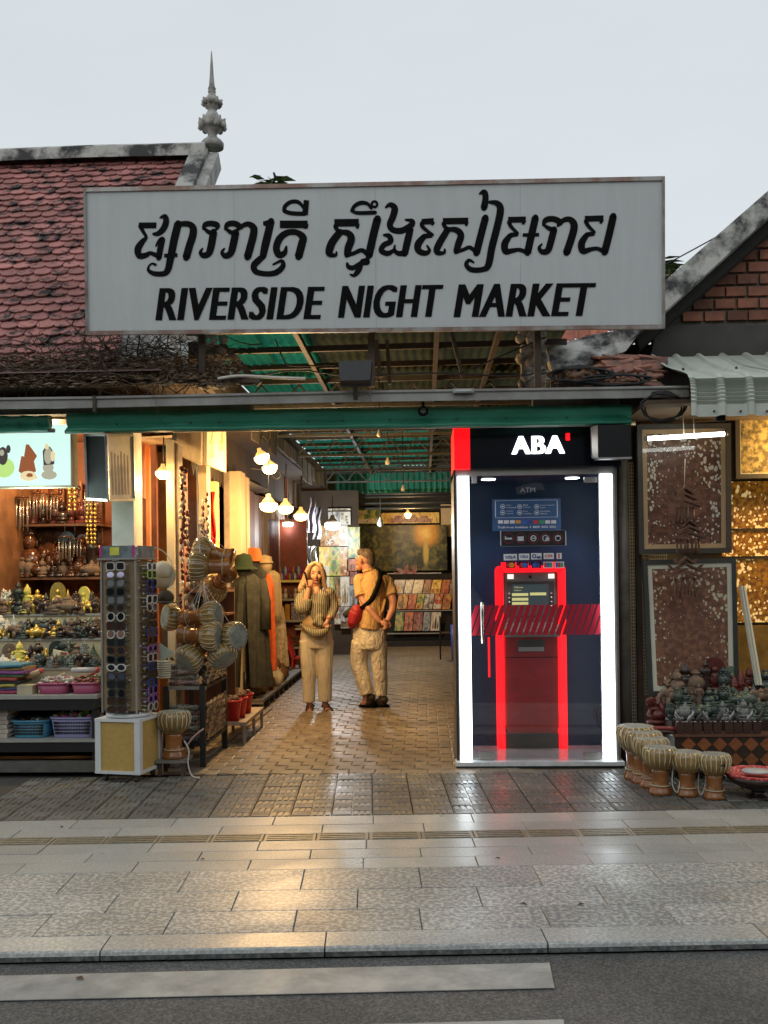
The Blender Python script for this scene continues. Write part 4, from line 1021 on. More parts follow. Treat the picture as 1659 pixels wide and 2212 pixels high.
for (x0, y0, x1, y1, s_, m) in ((402, 908, 560, 986, 'VISA', 4), (582, 903, 706, 980, 'VISA', 4), (728, 898, 852, 974, 'ELO', 4), (876, 897, 998, 970, 'CSS', 1), (1030, 897, 1090, 968, '', 1)):
 mb = MB(); rect(mb, x0, y0, x1, y1, Yc); cd = mb.build('card_sticker', M_cards[0], gd)
 mb = MB()
 if s_ == 'VISA': txt(mb, s_, x0 + 18, y0 + 20, x1 - 12, y1 - 20, Yc - .0025, shear=.2, offset=.03)
 elif s_ == 'CSS': txt(mb, s_, x0 + 15, y0 + 18, x1 - 15, y1 - 22, Yc - .0025, offset=.03)
 elif s_: ring(mb, x0 + 36, (y0 + y1) / 2, 26, 14, Yc - .0025); rect(mb, x0 + 66, (y0 + y1) / 2, x1 - 10, y1 - 12, Yc - .0025)
 else: rect(mb, x0 + 20, y0 + 8, x1 - 22, y1 - 8, Yc - .0025)
 mb.build('card_print', M_cards[m if s_ else 1], cd)
for (x0, x1, ma, mb_) in ((430, 535, 1, 2), (585, 690, 1, 3), (735, 845, 3, 4)):
 mb = MB(); y0, y1 = 1004, 1076; rect(mb, x0, y0, x1, y1, Yc); cd = mb.build('card_sticker', M_blk, gd)
 for k, m in enumerate((ma, mb_)):
  mb = MB(); c = (x0 + x1) / 2 + (-16 + 32 * k)
  ring(mb, c, (y0 + y1) / 2, 30, 29, Yc - .0025 - .0007 * k); mb.build('disc', M_cards[m], cd)
for (x0, x1, ms) in ((875, 988, (1, 3, 5)), (1012, 1118, (3, 1, 5))):
 mb = MB(); rect(mb, x0, 1000, x1, 1076, Yc); cd = mb.build('card_sticker', M_cards[0], gd)
 for k in range(3):
  mb = MB(); w_ = (x1 - x0 - 16) / 3; rect(mb, x0 + 8 + k * w_, 1010, x0 + 4 + (k + 1) * w_, 1066, Yc - .0025); mb.build('bar', M_cards[ms[k]], cd)
# ---- the cash machine inside
YM = 8.30
cm = thing('cash_machine', 'cash machine framed by a glowing red arch inside the glass booth', 'cash machine', loc=(at(1147, 1400, YM).x, YM + .05, Z0))
def MX(p): return at(p, 1400, YM).x
def MZ(y): return at(1147, y, YM).z
zf = Z0 - .003
mb = MB(); x0, x1, x2, x3 = MX(1073), MX(1088), MX(1207), MX(1222); zt = MZ(1222); zi = MZ(1236)
mb.box(x0, x1, YM - .05, YB - .002, zf, zt - .03); mb.box(x2, x3, YM - .05, YB - .002, zf, zt - .03)
mb.box(x0 + .03, x3 - .03, YM - .05, YB - .002, zi, zt)
for (xa, sgn) in ((x0, 1), (x3, -1)):                # rounded shoulders
 mb.prism([(xa, YM - .05, zt - .03), (xa + sgn * .009, YM - .05, zt - .009), (xa + sgn * .03, YM - .05, zt), (xa + sgn * .03, YM - .05, zi), (xa + sgn * (x1 - x0), YM - .05, zi), (xa + sgn * (x1 - x0), YM - .05, zt - .03)], (0, .12, 0))
for p_ in (1092, 1112, 1138, 1165, 1188, 1205): mb.box(MX(p_) - .02, MX(p_) + .02, YM - .03, YB - .002, zt - .001, zt + .03)
mb.build('red_arch', M_redlit, cm)
M_pgrey = mat('panel_grey', (.13, .125, .115), rough=.4); M_scr = mat('screen_glass', (.02, .028, .03), rough=.1, emit=(.10, .13, .14), es=.35)
M_dkred = mat('machine_red', (.27, .010, .013), rough=.3, rnd=0)
mb = MB(); mb.box(x1 + .002, x2 - .002, YM - .01, YB - .003, MZ(1370), zi - .002); mb.build('upper_body', M_pgrey, cm)
a = MX(1097); b = MX(1198)
mb = MB(); mb.box(a, b, YM - .014, YM - .008, MZ(1332), MZ(1256)); bz = mb.build('screen_bezel', M_darkal, cm)
mb = MB(); mb.box(MX(1108), MX(1186), YM - .018, YM - .013, MZ(1330), MZ(1262)); sc = mb.build('screen', M_scr, cm)
M_ybtn = emis('screen_yellow', (.75, .68, .28), .75)
for (p0, y0, p1, y1) in ((1107, 1281, 1142, 1287), (1146, 1280, 1181, 1286), (1107, 1291, 1142, 1297), (1107, 1300, 1142, 1306)):
 mb = MB(); mb.box(MX(p0), MX(p1), YM - .021, YM - .0175, MZ(y1), MZ(y0)); mb.build('screen_button', M_ybtn, sc)
mb = MB(); addtext(mb, 'Welcome', Vector((MX(1112), YM - .0205, MZ(1270))), (1, 0, 0), (0, 0, 1), .075, .014); addtext(mb, 'Select', Vector((MX(1112), YM - .0205, MZ(1276))), (1, 0, 0), (0, 0, 1), .06, .011); mb.build('screen_text', M_ybtn, sc)
mb = MB()
for k in range(4):
 for p_ in (1101, 1192): mb.ell((MX(p_), YM - .016, MZ(1282 + k * 9)), (.01, .006, .008), 8, 5)
mb.build('key_row', M_alu, cm)
for p_ in (1098, 1186):
 mb = MB(); mb.box(MX(p_), MX(p_ + 13), YM - .02, YM - .01, MZ(1250), MZ(1240)); mb.build('status_light', emis('status', (1, .8, .7), 1.4), cm)
mb = MB(); mb.lathe([(.0, 0), (.012, 0), (.012, .01), (0, .01)], (MX(1147), YM - .01, MZ(1246)), 10, Matrix.Rotation(R(90), 3, 'X')); mb.build('camera_eye', M_blk, cm)
mb = MB(); mb.prism([(x1 + .004, YM - .01, MZ(1345)), (x1 + .004, YM - .16, MZ(1362)), (x1 + .004, YM - .16, MZ(1373)), (x1 + .004, YM - .01, MZ(1376))], (x2 - x1 - .008, 0, 0)); mb.build('keypad_shelf', M_pgrey, cm)
mb = MB()
for i in range(4):
 for j in range(3): mb.box(MX(1128) + i * .028, MX(1128) + i * .028 + .02, YM - .13 + j * .03, YM - .11 + j * .03, MZ(1362) + .012 + .014 * j, MZ(1362) + .024 + .014 * j)
mb.build('keypad', M_alu, cm)
mb = MB(); mb.prism([(x1 + .012, YM - .03, MZ(1375)), (x2 - .012, YM - .03, MZ(1375)), (x2 - .012, YM - .03, MZ(1570)), (x2 - .03, YM - .03, MZ(1582)), (x1 + .03, YM - .03, MZ(1582)), (x1 + .012, YM - .03, MZ(1570))], (0, .12, 0)); mb.build('lower_door', M_dkred, cm)
mb = MB(); mb.box(MX(1117), MX(1176), YM - .036, YM - .028, MZ(1407), MZ(1382)); mb.build('cash_slot', M_darkal, cm)
mb = MB(); mb.box(MX(1119), MX(1174), YM - .045, YM - .034, MZ(1406), MZ(1397)); mb.build('slot_tray', M_alu, cm)
mb = MB(); mb.box(x1 + .01, x2 - .01, YM - .034, YM - .029, MZ(1420), MZ(1418.4)); mb.build('door_seam', M_blk, cm)
mb = MB(); mb.box(x1 + .012, x2 - .012, YM - .02, YB - .003, zf, MZ(1583)); mb.build('kick_plate', M_darkal, cm)
# reflection of the red line beside the machine, put in as a slim glowing strip
mb = MB(); mb.box(MX(1056), MX(1060), YB - .012, YB - .002, MZ(1465), MZ(1378)); mb.build('red_line_reflection', M_redlit, cm)
# ---- black floodlight box over the booth corner
fl = thing('floodlight', 'black box floodlight with shiny edge over the right corner of the ATM booth', 'floodlight', loc=at(1325, 950, 7.4))
a = at(1292, 988, 7.38); b = at(1363, 917, 7.38)
mb = MB(); mb.box(a.x, b.x, 7.38, 7.60, a.z, b.z); mb.build('housing', mat('flood_black', (.005, .005, .006), rough=.35), fl)
mb = MB(); mb.prism([(a.x - .035, 7.46, b.z), (a.x - .002, 7.37, b.z), (a.x - .002, 7.37, a.z - .01), (a.x - .03, 7.46, a.z + .01)], (.002, .05, 0)); mb.build('side_rim', M_alu, fl)
mb = MB(); mb.box(a.x - .002, b.x, 7.365, 7.39, a.z - .016, a.z - .002); mb.build('bottom_rim', M_alu, fl)
mb = MB(); mb.bar((b.x - .05, 7.5, b.z), (b.x - .05, 7.5, b.z + .2), .03); mb.build('bracket', M_steel, fl)
# hooded spot hanging under the sign
f2 = thing('floodlight', 'dark square floodlight hanging on a pole below the middle of the sign', 'floodlight', loc=at(768, 820, 7.2))
c = at(768, 808, 7.15)
mb = MB(); mb.obox(c, (.22, .10, .16), Matrix.Rotation(R(-18), 3, 'X'), taper=1.12); mb.build('housing', mat('flood_dark', (.02, .02, .022), rough=.5), f2)
mb = MB(); mb.bar(at(737, 832, 7.15), at(800, 830, 7.15), .02); mb.bar(at(738, 830, 7.15), at(738, 790, 7.15), .015); mb.bar(at(799, 830, 7.15), at(799, 790, 7.15), .015); mb.bar(at(768, 832, 7.2), at(768, 862, 7.28), .03); mb.build('yoke', M_steel, f2)
cc = thing('security_camera', 'small black camera hanging in front of the green shade above the ATM', 'camera', loc=at(914, 888, 7.38))
mb = MB(); mb.tube([at(914, 886, 7.45), at(914, 888, 7.33)], [.035, .04], 14); mb.build('barrel', M_blk, cc)
mb = MB(); mb.bar(at(914, 862, 7.42), at(914, 884, 7.42), .02); mb.build('bracket', M_blk, cc)
mb = MB(); mb.lathe([(0, 0), (.024, 0), (.024, .003), (0, .003)], at(914, 888, 7.325), 12, Matrix.Rotation(R(90), 3, 'X')); mb.build('lens', mat('lens', (.03, .03, .03), rough=.1), cc)
jb = thing('junction_box', 'small pale plastic box fixed on the gutter under the sign', 'junction box', loc=at(1000, 844, 7.24))
mb = MB(); a = at(978, 849, 7.235); b = at(1024, 839, 7.235); mb.box(a.x, b.x, 7.225, 7.255, a.z, b.z); mb.build('case', M_zinc, jb)
mb = MB(); mb.box(a.x + .02, b.x - .02, 7.218, 7.2245, a.z + .008, b.z - .008); mb.build('lid', M_ledge, jb)
# ================================================================ STATUETTE LIBRARY (unit height, base at z=0)
def st_seated(mb, crown=True):
 mb.lathe([(.34, 0), (.36, .06), (.30, .10), (.33, .15), (.27, .17)], seg=12)
 mb.ell((0, -.04, .24), (.34, .22, .09), 10, 6); mb.ell((0, 0, .42), (.17, .12, .22), 9, 6); mb.ell((0, 0, .56), (.22, .11, .08), 9, 5)
 for s in (-1, 1): mb.tube([(.2 * s, 0, .56), (.26 * s, -.02, .42), (.14 * s, -.16, .32)], [.06, .055, .045], 6)
 mb.ell((0, -.01, .73), (.105, .11, .13), 9, 7); mb.ell((0, -.11, .72), (.02, .03, .035), 6, 4)
 for s in (-1, 1): mb.ell((.105 * s, 0, .71), (.02, .03, .06), 6, 4)
 mb.lathe([(.10, 0), (.085, .06), (.05, .09), (.035, .14), (.0, .2 if crown else .15)], (0, 0, .80), 9, caps=False)
def st_head(mb):
 mb.box(-.2, .2, -.16, .16, 0, .12); mb.lathe([(.15, .1), (.12, .2), (.14, .3)], seg=10)
 mb.ell((0, 0, .52), (.22, .23, .29), 12, 9); mb.ell((0, -.22, .50), (.045, .06, .08), 7, 5); mb.ell((0, -.19, .39), (.09, .05, .025), 7, 4)
 for s in (-1, 1): mb.ell((.085 * s, -.19, .56), (.05, .03, .018), 6, 4); mb.ell((.22 * s, .02, .47), (.03, .06, .14), 6, 5)
 for k in range(3):
  for q in range(8): a = q * .785 + k * .4; mb.ell((math.cos(a) * (.2 - .05 * k), math.sin(a) * (.2 - .05 * k) + .02, .70 + .07 * k), .05, 5, 4)
 mb.lathe([(.09, .85), (.07, .92), (0, 1.0)], seg=8, caps=False)
def st_standing(mb):
 mb.lathe([(.17, 0), (.17, .06), (.12, .08), (.13, .12), (.115, .3), (.10, .5), (.125, .62), (.15, .72), (.11, .77), (.045, .79), (.05, .81)], seg=10)
 for s in (-1, 1): mb.tube([(.14 * s, 0, .73), (.17 * s, -.02, .58), (.12 * s, -.12, .55)], [.04, .035, .03], 6)
 mb.ell((0, -.01, .86), (.06, .065, .075), 8, 6); mb.lathe([(.062, .9), (.05, .94), (.02, .97), (0, 1.0)], seg=8, caps=False)
def st_elephant(mb):
 mb.ell((.05, 0, .56), (.40, .25, .28), 12, 8)
 for x in (-.18, .28):
  for y in (-.14, .14): mb.tube([(x, y, .5), (x, y, 0)], [.11, .09], 7)
 mb.ell((-.36, 0, .72), (.18, .17, .21), 10, 7)
 mb.tube([(-.5, 0, .72), (-.6, 0, .5), (-.6, 0, .28), (-.68, 0, .2)], [.1, .07, .05, .035], 7)
 for s in (-1, 1): mb.ell((-.28, .2 * s, .72), (.13, .03, .19), 8, 5); mb.tube([(-.5, .07 * s, .6), (-.62, .09 * s, .52)], [.025, .008], 5)
 mb.ell((.05, 0, .82), (.2, .2, .08), 8, 5); mb.lathe([(.1, .86), (.06, .95), (0, 1)], (.05, 0, 0), 8, caps=False)
def st_stupa(mb):
 mb.box(-.3, .3, -.3, .3, 0, .08); mb.box(-.24, .24, -.24, .24, .08, .16)
 mb.lathe([(.22, .16), (.24, .2), (.2, .26), (.23, .3), (.2, .42), (.12, .52), (.14, .55), (.09, .6), (.1, .64), (.06, .7), (.07, .73), (.03, .84), (0, 1)], seg=12)
def st_ganesha(mb):
 st_seated(mb, False)
 for s in (-1, 1): mb.ell((.19 * s, .02, .74), (.12, .03, .13), 8, 5)
 mb.tube([(0, -.1, .74), (0, -.2, .62), (.02, -.2, .48), (.09, -.21, .44)], [.06, .05, .035, .025], 7); mb.ell((0, -.08, .42), (.2, .16, .15), 9, 6)
def st_towers(mb):
 mb.box(-.42, .42, -.2, .2, 0, .12); mb.box(-.36, .36, -.16, .16, .12, .24)
 for x, h in ((-.25, .66), (0, 1.0), (.25, .66)):
  k = h; mb.lathe([(.13, .24), (.14, .24 + .2 * k), (.12, .24 + .25 * k), (.13, .24 + .32 * k), (.1, .24 + .4 * k), (.1, .24 + .48 * k), (.05, .24 + .62 * k), (0, .24 + .74 * k)], (x, 0, 0), 9)
def st_plaque(mb):
 n = 9; pts = [(-.28, 0, 0), (.28, 0, 0), (.28, 0, .62)] + [(.28 * math.cos(math.pi * k / n), 0, .62 + .38 * math.sin(math.pi * k / n)) for k in range(1, n)] + [(-.28, 0, .62)]
 mb.prism(pts, (0, .1, 0))
 mb.ell((0, -.02, .42), (.14, .07, .2), 8, 6); mb.ell((0, -.03, .68), (.08, .07, .09), 8, 6); mb.ell((0, -.03, .16), (.2, .08, .07), 8, 5)
 for s in (-1, 1): mb.tube([(.13 * s, -.03, .5), (.2 * s, -.03, .3), (.08 * s, -.08, .25)], .04, 5)
def st_tortoise(mb):
 mb.ell((0, 0, .4), (.5, .38, .34), 12, 8); mb.ell((-.5, -.1, .45), (.16, .13, .15), 8, 6)
 for x in (-.3, .3):
  for y in (-.25, .25): mb.ell((x, y, .1), (.15, .1, .1), 7, 5)
 for k in range(6): a = k; mb.ell((.22 * math.cos(a * 1.05), .18 * math.sin(a * 1.05), .66), (.14, .12, .07), 6, 4)
 mb.lathe([(.15, .7), (.1, .85), (.0, 1.0)], seg=8, caps=False)
def st_laughing(mb):
 mb.lathe([(.3, 0), (.33, .05), (.28, .09)], seg=12); mb.ell((0, 0, .34), (.34, .27, .27), 12, 8); mb.ell((0, -.05, .2), (.36, .25, .13), 10, 6)
 for s in (-1, 1): mb.tube([(.24 * s, 0, .55), (.4 * s, -.05, .5), (.34 * s, -.18, .36)], [.1, .09, .07], 7)
 mb.ell((0, -.03, .72), (.17, .17, .18), 10, 8); mb.ell((0, -.2, .69), (.04, .04, .04), 6, 4)
 for s in (-1, 1): mb.ell((.17 * s, 0, .69), (.03, .05, .1), 6, 5)
 mb.ell((0, 0, .9), (.09, .09, .1), 8, 6)
def st_vase(mb):
 mb.lathe([(.2, 0), (.22, .05), (.15, .1), (.28, .3), (.33, .5), (.26, .68), (.14, .76), (.13, .82), (.2, .86), (.16, .88), (.1, .95), (0, 1.0)], seg=14)
KINDS = {'seated': (st_seated, 'seated buddha statuette'), 'head': (st_head, 'buddha head'), 'standing': (st_standing, 'standing figurine'), 'elephant': (st_elephant, 'elephant figurine'),
   'stupa': (st_stupa, 'stupa figurine'), 'ganesha': (st_ganesha, 'elephant headed figurine'), 'towers': (st_towers, 'temple model'), 'plaque': (st_plaque, 'arched relief plaque'),
   'tortoise': (st_tortoise, 'tortoise figurine'), 'laughing': (st_laughing, 'round bellied figurine'), 'vase': (st_vase, 'lidded vase')}
NAMES = {'seated': 'statuette', 'head': 'stone_head', 'standing': 'figurine', 'elephant': 'elephant_figurine', 'stupa': 'stupa_model', 'ganesha': 'statuette', 'towers': 'temple_model', 'plaque': 'relief_plaque', 'tortoise': 'tortoise_figurine', 'laughing': 'statuette', 'vase': 'vase'}
SM = {
 'bronze': mat('verdigris_bronze', (.035, .05, .045), rough=.38, col2=(.12, .145, .125), scale=14, cmix=(.4, .7), metal=.4, rnd=.3),
 'grey': mat('grey_stone', (.16, .17, .16), rough=.7, col2=(.30, .31, .29), scale=14, rnd=.25),
 'white': mat('white_stone', (.55, .55, .48), rough=.55, var=.2, scale=10, rnd=.2),
 'gold': mat('gilt', (.60, .42, .10), rough=.32, metal=.7, var=.25, scale=12, rnd=.2),
 'yellow': mat('yellow_resin', (.62, .52, .10), rough=.4, var=.2, rnd=.2),
 'brown': mat('polished_brown_wood', (.075, .024, .011), rough=.2, col2=(.17, .055, .02), scale=12, rnd=.25, coat=.3),
 'darkwood': mat('black_brown_wood', (.028, .013, .009), rough=.28, var=.4, rnd=.3, coat=.3),
 'redwood': mat('reddish_wood', (.13, .028, .022), rough=.35, var=.35, rnd=.3),
 'clay': mat('brown_clay', (.16, .105, .07), rough=.7, var=.3, rnd=.25),
 'green': mat('green_stone', (.07, .10, .075), rough=.45, col2=(.20, .24, .18), scale=12, rnd=.3),
}
CN = {'bronze': 'dark bronze', 'grey': 'grey stone', 'white': 'whitish stone', 'gold': 'gilt', 'yellow': 'yellow', 'brown': 'glossy wooden', 'darkwood': 'blackish wooden', 'redwood': 'dark red wooden', 'clay': 'brown clay', 'green': 'green stone'}
_STM = {}
def stmesh(kind, m):
 if (kind, m) not in _STM:
  mb = MB(); KINDS[kind][0](mb); _STM[(kind, m)] = mb.mesh(NAMES[kind], SM[m])
 return _STM[(kind, m)]
def statue(kind, m, base, h, label, group, rz=0.0, wscale=1.0, tilt=0.0):
 o = bpy.data.objects.new(NAMES[kind], stmesh(kind, m)); C.objects.link(o)
 o.location = base; o.scale = (h * wscale, h * wscale, h); o.rotation_euler = (tilt, 0, rz)
 return tag(o, label, 'figurine', group)
def row_labels(items, where):
 """items: list of (px, y, h, kind, mat); label by look, and by order among look-alikes"""
 out = []; tot = {}
 for it in items: tot[(it[3], it[4])] = tot.get((it[3], it[4]), 0) + 1
 n = {}
 for it in sorted(items, key=lambda q: q[0]):
  k = (it[3], it[4]); n[k] = n.get(k, 0) + 1
  base = f"{CN[it[4]]} {KINDS[it[3]][1]}"
  out.append((it, base + (f" {where}" if tot[k] == 1 else f" {where}, {ORD[n[k]]} of {tot[k]} from left")))
 return out
# ================================================================ DRUM
M_dbowl = mat('drum_glaze', (.24, .14, .038), rough=.2, col2=(.38, .235, .07), scale=7, coat=.8, rnd=.15)
M_dstem = mat('drum_stem_glaze', (.30, .115, .025), rough=.25, col2=(.17, .055, .015), scale=6, cmix=(.35, .75), coat=.5, rnd=.15)
M_lace = mat('drum_lacing', (.55, .50, .33), rough=.6, var=.15)
M_skin_d = mat('drum_skin', (.33, .34, .29), rough=.6, col2=(.17, .18, .16), scale=14)
def drum_proto(label, grp, mark=False):
 t = thing('drum', label, 'drum', group=grp)
 H = .33
 mb = MB(); mb.lathe([(.098, .328), (.112, .315), (.118, .285), (.112, .245), (.094, .205), (.074, .18), (.068, .175)], seg=40, rib=20, ribd=.035); mb.build('bowl', M_dbowl, t, local=True)
 mb = MB()
 for k in range(20):
  a = 2 * math.pi * (k + .5) / 20
  mb.tube([(r * math.cos(a), r * math.sin(a), z) for r, z in ((.099, .329), (.115, .314), (.1215, .285), (.1155, .245), (.097, .206))], .0042, 4)
 tag(mb.build('lacing', M_lace, t, local=True), 'cream cords over the bowl', kind='stuff')
 mb = MB(); mb.lathe([(.0, .331), (.07, .331), (.096, .3305), (.1, .326)], seg=26, caps=False); mb.build('drum_head', M_skin_d, t, local=True)
 mb = MB(); mb.lathe([(.066, .182), (.060, .15), (.057, .10), (.060, .07), (.062, .066)], seg=22); mb.build('stem', M_dstem, t, local=True)
 mb = MB(); mb.lathe([(.066, .066), (.068, .06), (.066, .056), (.069, .045), (.078, .025), (.082, .012), (.080, 0)], seg=22); mb.build('foot', M_dstem, t, local=True)
 mb = MB(); mb.tube([(.0675 * math.cos(a * .2618), .0675 * math.sin(a * .2618), .064) for a in range(24)], .004, 5, closed=True); mb.build('cord_ring', M_lace, t, local=True)
 return t
# ================================================================ RIGHT STALL
M_wallr = mat('stall_back_grey', (.13, .125, .115), rough=.8, var=.25, scale=2)
rs = thing('stall_wall', 'grey back wall and posts of the right stall with white lattice strips', 'wall', loc=(2.6, 8.5, 0))
mb = MB(); mb.box(1.62, 6, 8.55, 8.62, 0, 3.0); mb.build('panel', M_wallr, rs)
mb = MB(); mb.box(1.62, 6, 7.1, 8.6, 2.74, 2.77); mb.build('ceiling', M_soff, rs)
a = at(1349, 1300, 7.95); mb = MB(); mb.tube([(a.x, 7.95, 0), (a.x, 7.95, 2.75)], .045, 12); mb.build('post', mat('post_grey', (.20, .19, .165), rough=.6, col2=(.10, .09, .075), scale=3, world=True), rs)
a = at(1379, 1300, 8.05); mb = MB(); mb.box(a.x - .022, a.x + .022, 8.0, 8.06, 0, 2.75); mb.build('post', M_timb, rs)
M_lat = mat('lattice_white', (.42, .43, .43), rough=.6)
for (p0, p1, y0, y1) in ((1362, 1374, 1000, 1600), (1386, 1402, 1190, 1500), (1400, 1440, 1192, 1208)):
 a = at(p0, y1, 8.2); b = at(p1, y0, 8.2); mb = MB(); nx = max(2, int((b.x - a.x) / .018)); nz = max(2, int((b.z - a.z) / .028))
 for k in range(nx + 1): x = a.x + (b.x - a.x) * k / nx; mb.box(x - .003, x + .003, 8.2, 8.206, a.z, b.z)
 for k in range(nz + 1): z = a.z + (b.z - a.z) * k / nz; mb.box(a.x, b.x, 8.194, 8.2, z - .004, z + .004)
 tag(mb.build('wire_lattice', M_lat, rs), 'white square wire lattice', kind='stuff')
mb = MB(); a = at(1383, 925, 7.9); mb.box(a.x - .02, a.x + .02, 7.88, 7.9, at(1383, 1000, 7.9).z, at(1383, 918, 7.9).z); mb.build('yellow_lath', M_orange, rs)
def leather(name, base, base2, hole, scale, thr=.30, emitk=0.0):  # pale holes and emitk paint in light showing through the leather
 m = bpy.data.materials.new(name); m.use_nodes = True; MATS[name] = m
 t = m.node_tree; N = t.nodes; L = t.links; b = N['Principled BSDF']; b.inputs['Roughness'].default_value = .45
 tc = N.new('ShaderNodeTexCoord')
 no = N.new('ShaderNodeTexNoise'); no.inputs['Scale'].default_value = 9; no.inputs['Detail'].default_value = 2
 ad = N.new('ShaderNodeMix'); ad.data_type = 'VECTOR'; ad.inputs[0].default_value = .05
 L.new(tc.outputs['Object'], no.inputs['Vector']); L.new(tc.outputs['Object'], ad.inputs[4]); L.new(no.outputs['Color'], ad.inputs[5])
 mp = N.new('ShaderNodeMapping'); mp.inputs['Scale'].default_value = (1, .02, .75); L.new(ad.outputs[1], mp.inputs['Vector'])
 vo = N.new('ShaderNodeTexVoronoi'); vo.inputs['Scale'].default_value = scale; vo.inputs['Randomness'].default_value = 1; L.new(mp.outputs[0], vo.inputs['Vector'])
 big = N.new('ShaderNodeTexNoise'); big.inputs['Scale'].default_value = 3.4; big.inputs['Detail'].default_value = 1; L.new(tc.outputs['Object'], big.inputs['Vector'])
 mr = N.new('ShaderNodeMapRange'); mr.inputs[1].default_value = .38; mr.inputs[2].default_value = .62; mr.inputs[3].default_value = thr * .65; mr.inputs[4].default_value = thr * 1.1
 L.new(big.outputs['Fac'], mr.inputs[0])
 # a calmer figure area in the middle, dense cut-outs towards the border
 ce = N.new('ShaderNodeMapping'); ce.vector_type = 'TEXTURE'; ce.inputs['Location'].default_value = (0, 0, .46); ce.inputs['Scale'].default_value = (.20, 9, .34)
 cl = N.new('ShaderNodeVectorMath'); cl.operation = 'LENGTH'; L.new(ad.outputs[1], ce.inputs[0]); L.new(ce.outputs[0], cl.inputs[0])
 cr_ = N.new('ShaderNodeMapRange'); cr_.inputs[1].default_value = .7; cr_.inputs[2].default_value = 1.25; cr_.inputs[3].default_value = .35; cr_.inputs[4].default_value = 1.0; L.new(cl.outputs['Value'], cr_.inputs[0])
 mm = N.new('ShaderNodeMath'); mm.operation = 'MULTIPLY'; L.new(mr.outputs[0], mm.inputs[0]); L.new(cr_.outputs[0], mm.inputs[1])
 lt = N.new('ShaderNodeMath'); lt.operation = 'LESS_THAN'; L.new(vo.outputs['Distance'], lt.inputs[0]); L.new(mm.outputs[0], lt.inputs[1])
 n2 = N.new('ShaderNodeTexNoise'); n2.inputs['Scale'].default_value = 26; n2.inputs['Detail'].default_value = 5; L.new(tc.outputs['Object'], n2.inputs['Vector'])
 rp = N.new('ShaderNodeValToRGB'); rp.color_ramp.elements[0].position = .4; rp.color_ramp.elements[1].position = .62
 rp.color_ramp.elements[0].color = (*base, 1); rp.color_ramp.elements[1].color = (*base2, 1); L.new(n2.outputs['Fac'], rp.inputs[0])
 mx_ = N.new('ShaderNodeMix'); mx_.data_type = 'RGBA'; L.new(lt.outputs[0], mx_.inputs[0]); L.new(rp.outputs[0], mx_.inputs[6]); mx_.inputs[7].default_value = (*hole, 1)
 L.new(mx_.outputs[2], b.inputs['Base Color'])
 bp = N.new('ShaderNodeBump'); bp.inputs['Strength'].default_value = .3; bp.inputs['Distance'].default_value = .004; L.new(n2.outputs['Fac'], bp.inputs['Height']); L.new(bp.outputs[0], b.inputs['Normal'])
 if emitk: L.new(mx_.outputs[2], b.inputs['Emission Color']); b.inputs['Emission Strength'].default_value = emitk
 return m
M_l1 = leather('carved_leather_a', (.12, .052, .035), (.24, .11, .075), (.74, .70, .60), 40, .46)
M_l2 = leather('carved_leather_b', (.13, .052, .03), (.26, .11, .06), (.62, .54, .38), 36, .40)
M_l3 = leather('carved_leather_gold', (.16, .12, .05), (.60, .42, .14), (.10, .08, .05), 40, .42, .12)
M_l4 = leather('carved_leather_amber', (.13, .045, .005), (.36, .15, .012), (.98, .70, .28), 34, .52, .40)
M_pane = glassy('pane_glass', (.985, .985, .98), 0.0, 1.0, .03)
M_frb = mat('frame_black', (.025, .028, .025), rough=.4)
M_frg = mat('frame_grey', (.06, .055, .05), rough=.5)
M_mat1 = mat('mount_tan', (.62, .43, .24), rough=.7, var=.08); M_mat2 = mat('mount_cream', (.62, .60, .48), rough=.7, var=.06)
def framed(outer, ins_f, ins_m, mf, mm, ma, label, Y, d=.05, grp=None, lean=0.0):
 q = [at(x, y, Y + (lean if i > 1 else 0)) for i, (x, y) in enumerate(outer)]      # TL TR BR BL
 t = thing('framed_leather_panel', label, 'framed artwork', loc=(q[2] + q[3]) / 2, group=grp)
 c = sum(q, Vector()) / 4
 def inset(k):
  r = []
  ux = (q[1] - q[0]).normalized(); uz = (q[0] - q[3]).normalized()
  for i, p in enumerate(q): r.append(p + ux * (k if i in (0, 3) else -k) + uz * (-k if i < 2 else k))
  return r
 a = inset(ins_f); b = inset(ins_f + ins_m)
 for i in range(4):
  j = (i + 1) % 4
  mb = MB(); mb.prism([q[i], q[j], a[j], a[i]], (0, d, 0)); mb.build('frame_rail', mf, t)
  if ins_m:
   mb = MB(); mb.prism([a[i] + Vector((0, .014, 0)), a[j] + Vector((0, .014, 0)), b[j] + Vector((0, .014, 0)), b[i] + Vector((0, .014, 0))], (0, .01, 0)); mb.build('mount_strip', mm, t)
 mb = MB(); mb.prism([p + Vector((0, .020, 0)) for p in b], (0, .012, 0)); mb.build('leather_art', ma, t)
 mb = MB(); mb.add([p + Vector((0, .006, 0)) for p in a], [(0, 1, 2, 3)]); mb.build('glass_pane', M_pane, t)
 return t
framed([(1376, 917), (1579, 914), (1581, 1194), (1381, 1197)], .040, .036, M_frg, M_mat1, M_l1, 'black framed pierced brown leather panel with tan mount, upper of the two beside the booth', 7.85)
framed([(1389, 1211), (1590, 1205), (1597, 1500), (1402, 1503)], .034, .036, M_frb, M_mat2, M_l2, 'black framed brown leather panel with cream mount, standing below the upper one behind figurines', 7.75, lean=-.12)
framed([(1588, 850), (1760, 846), (1763, 1030), (1590, 1034)], .036, .008, M_frg, M_mat2, M_l3, 'grey framed gold leather panel cut by the right edge of the photo', 7.95)
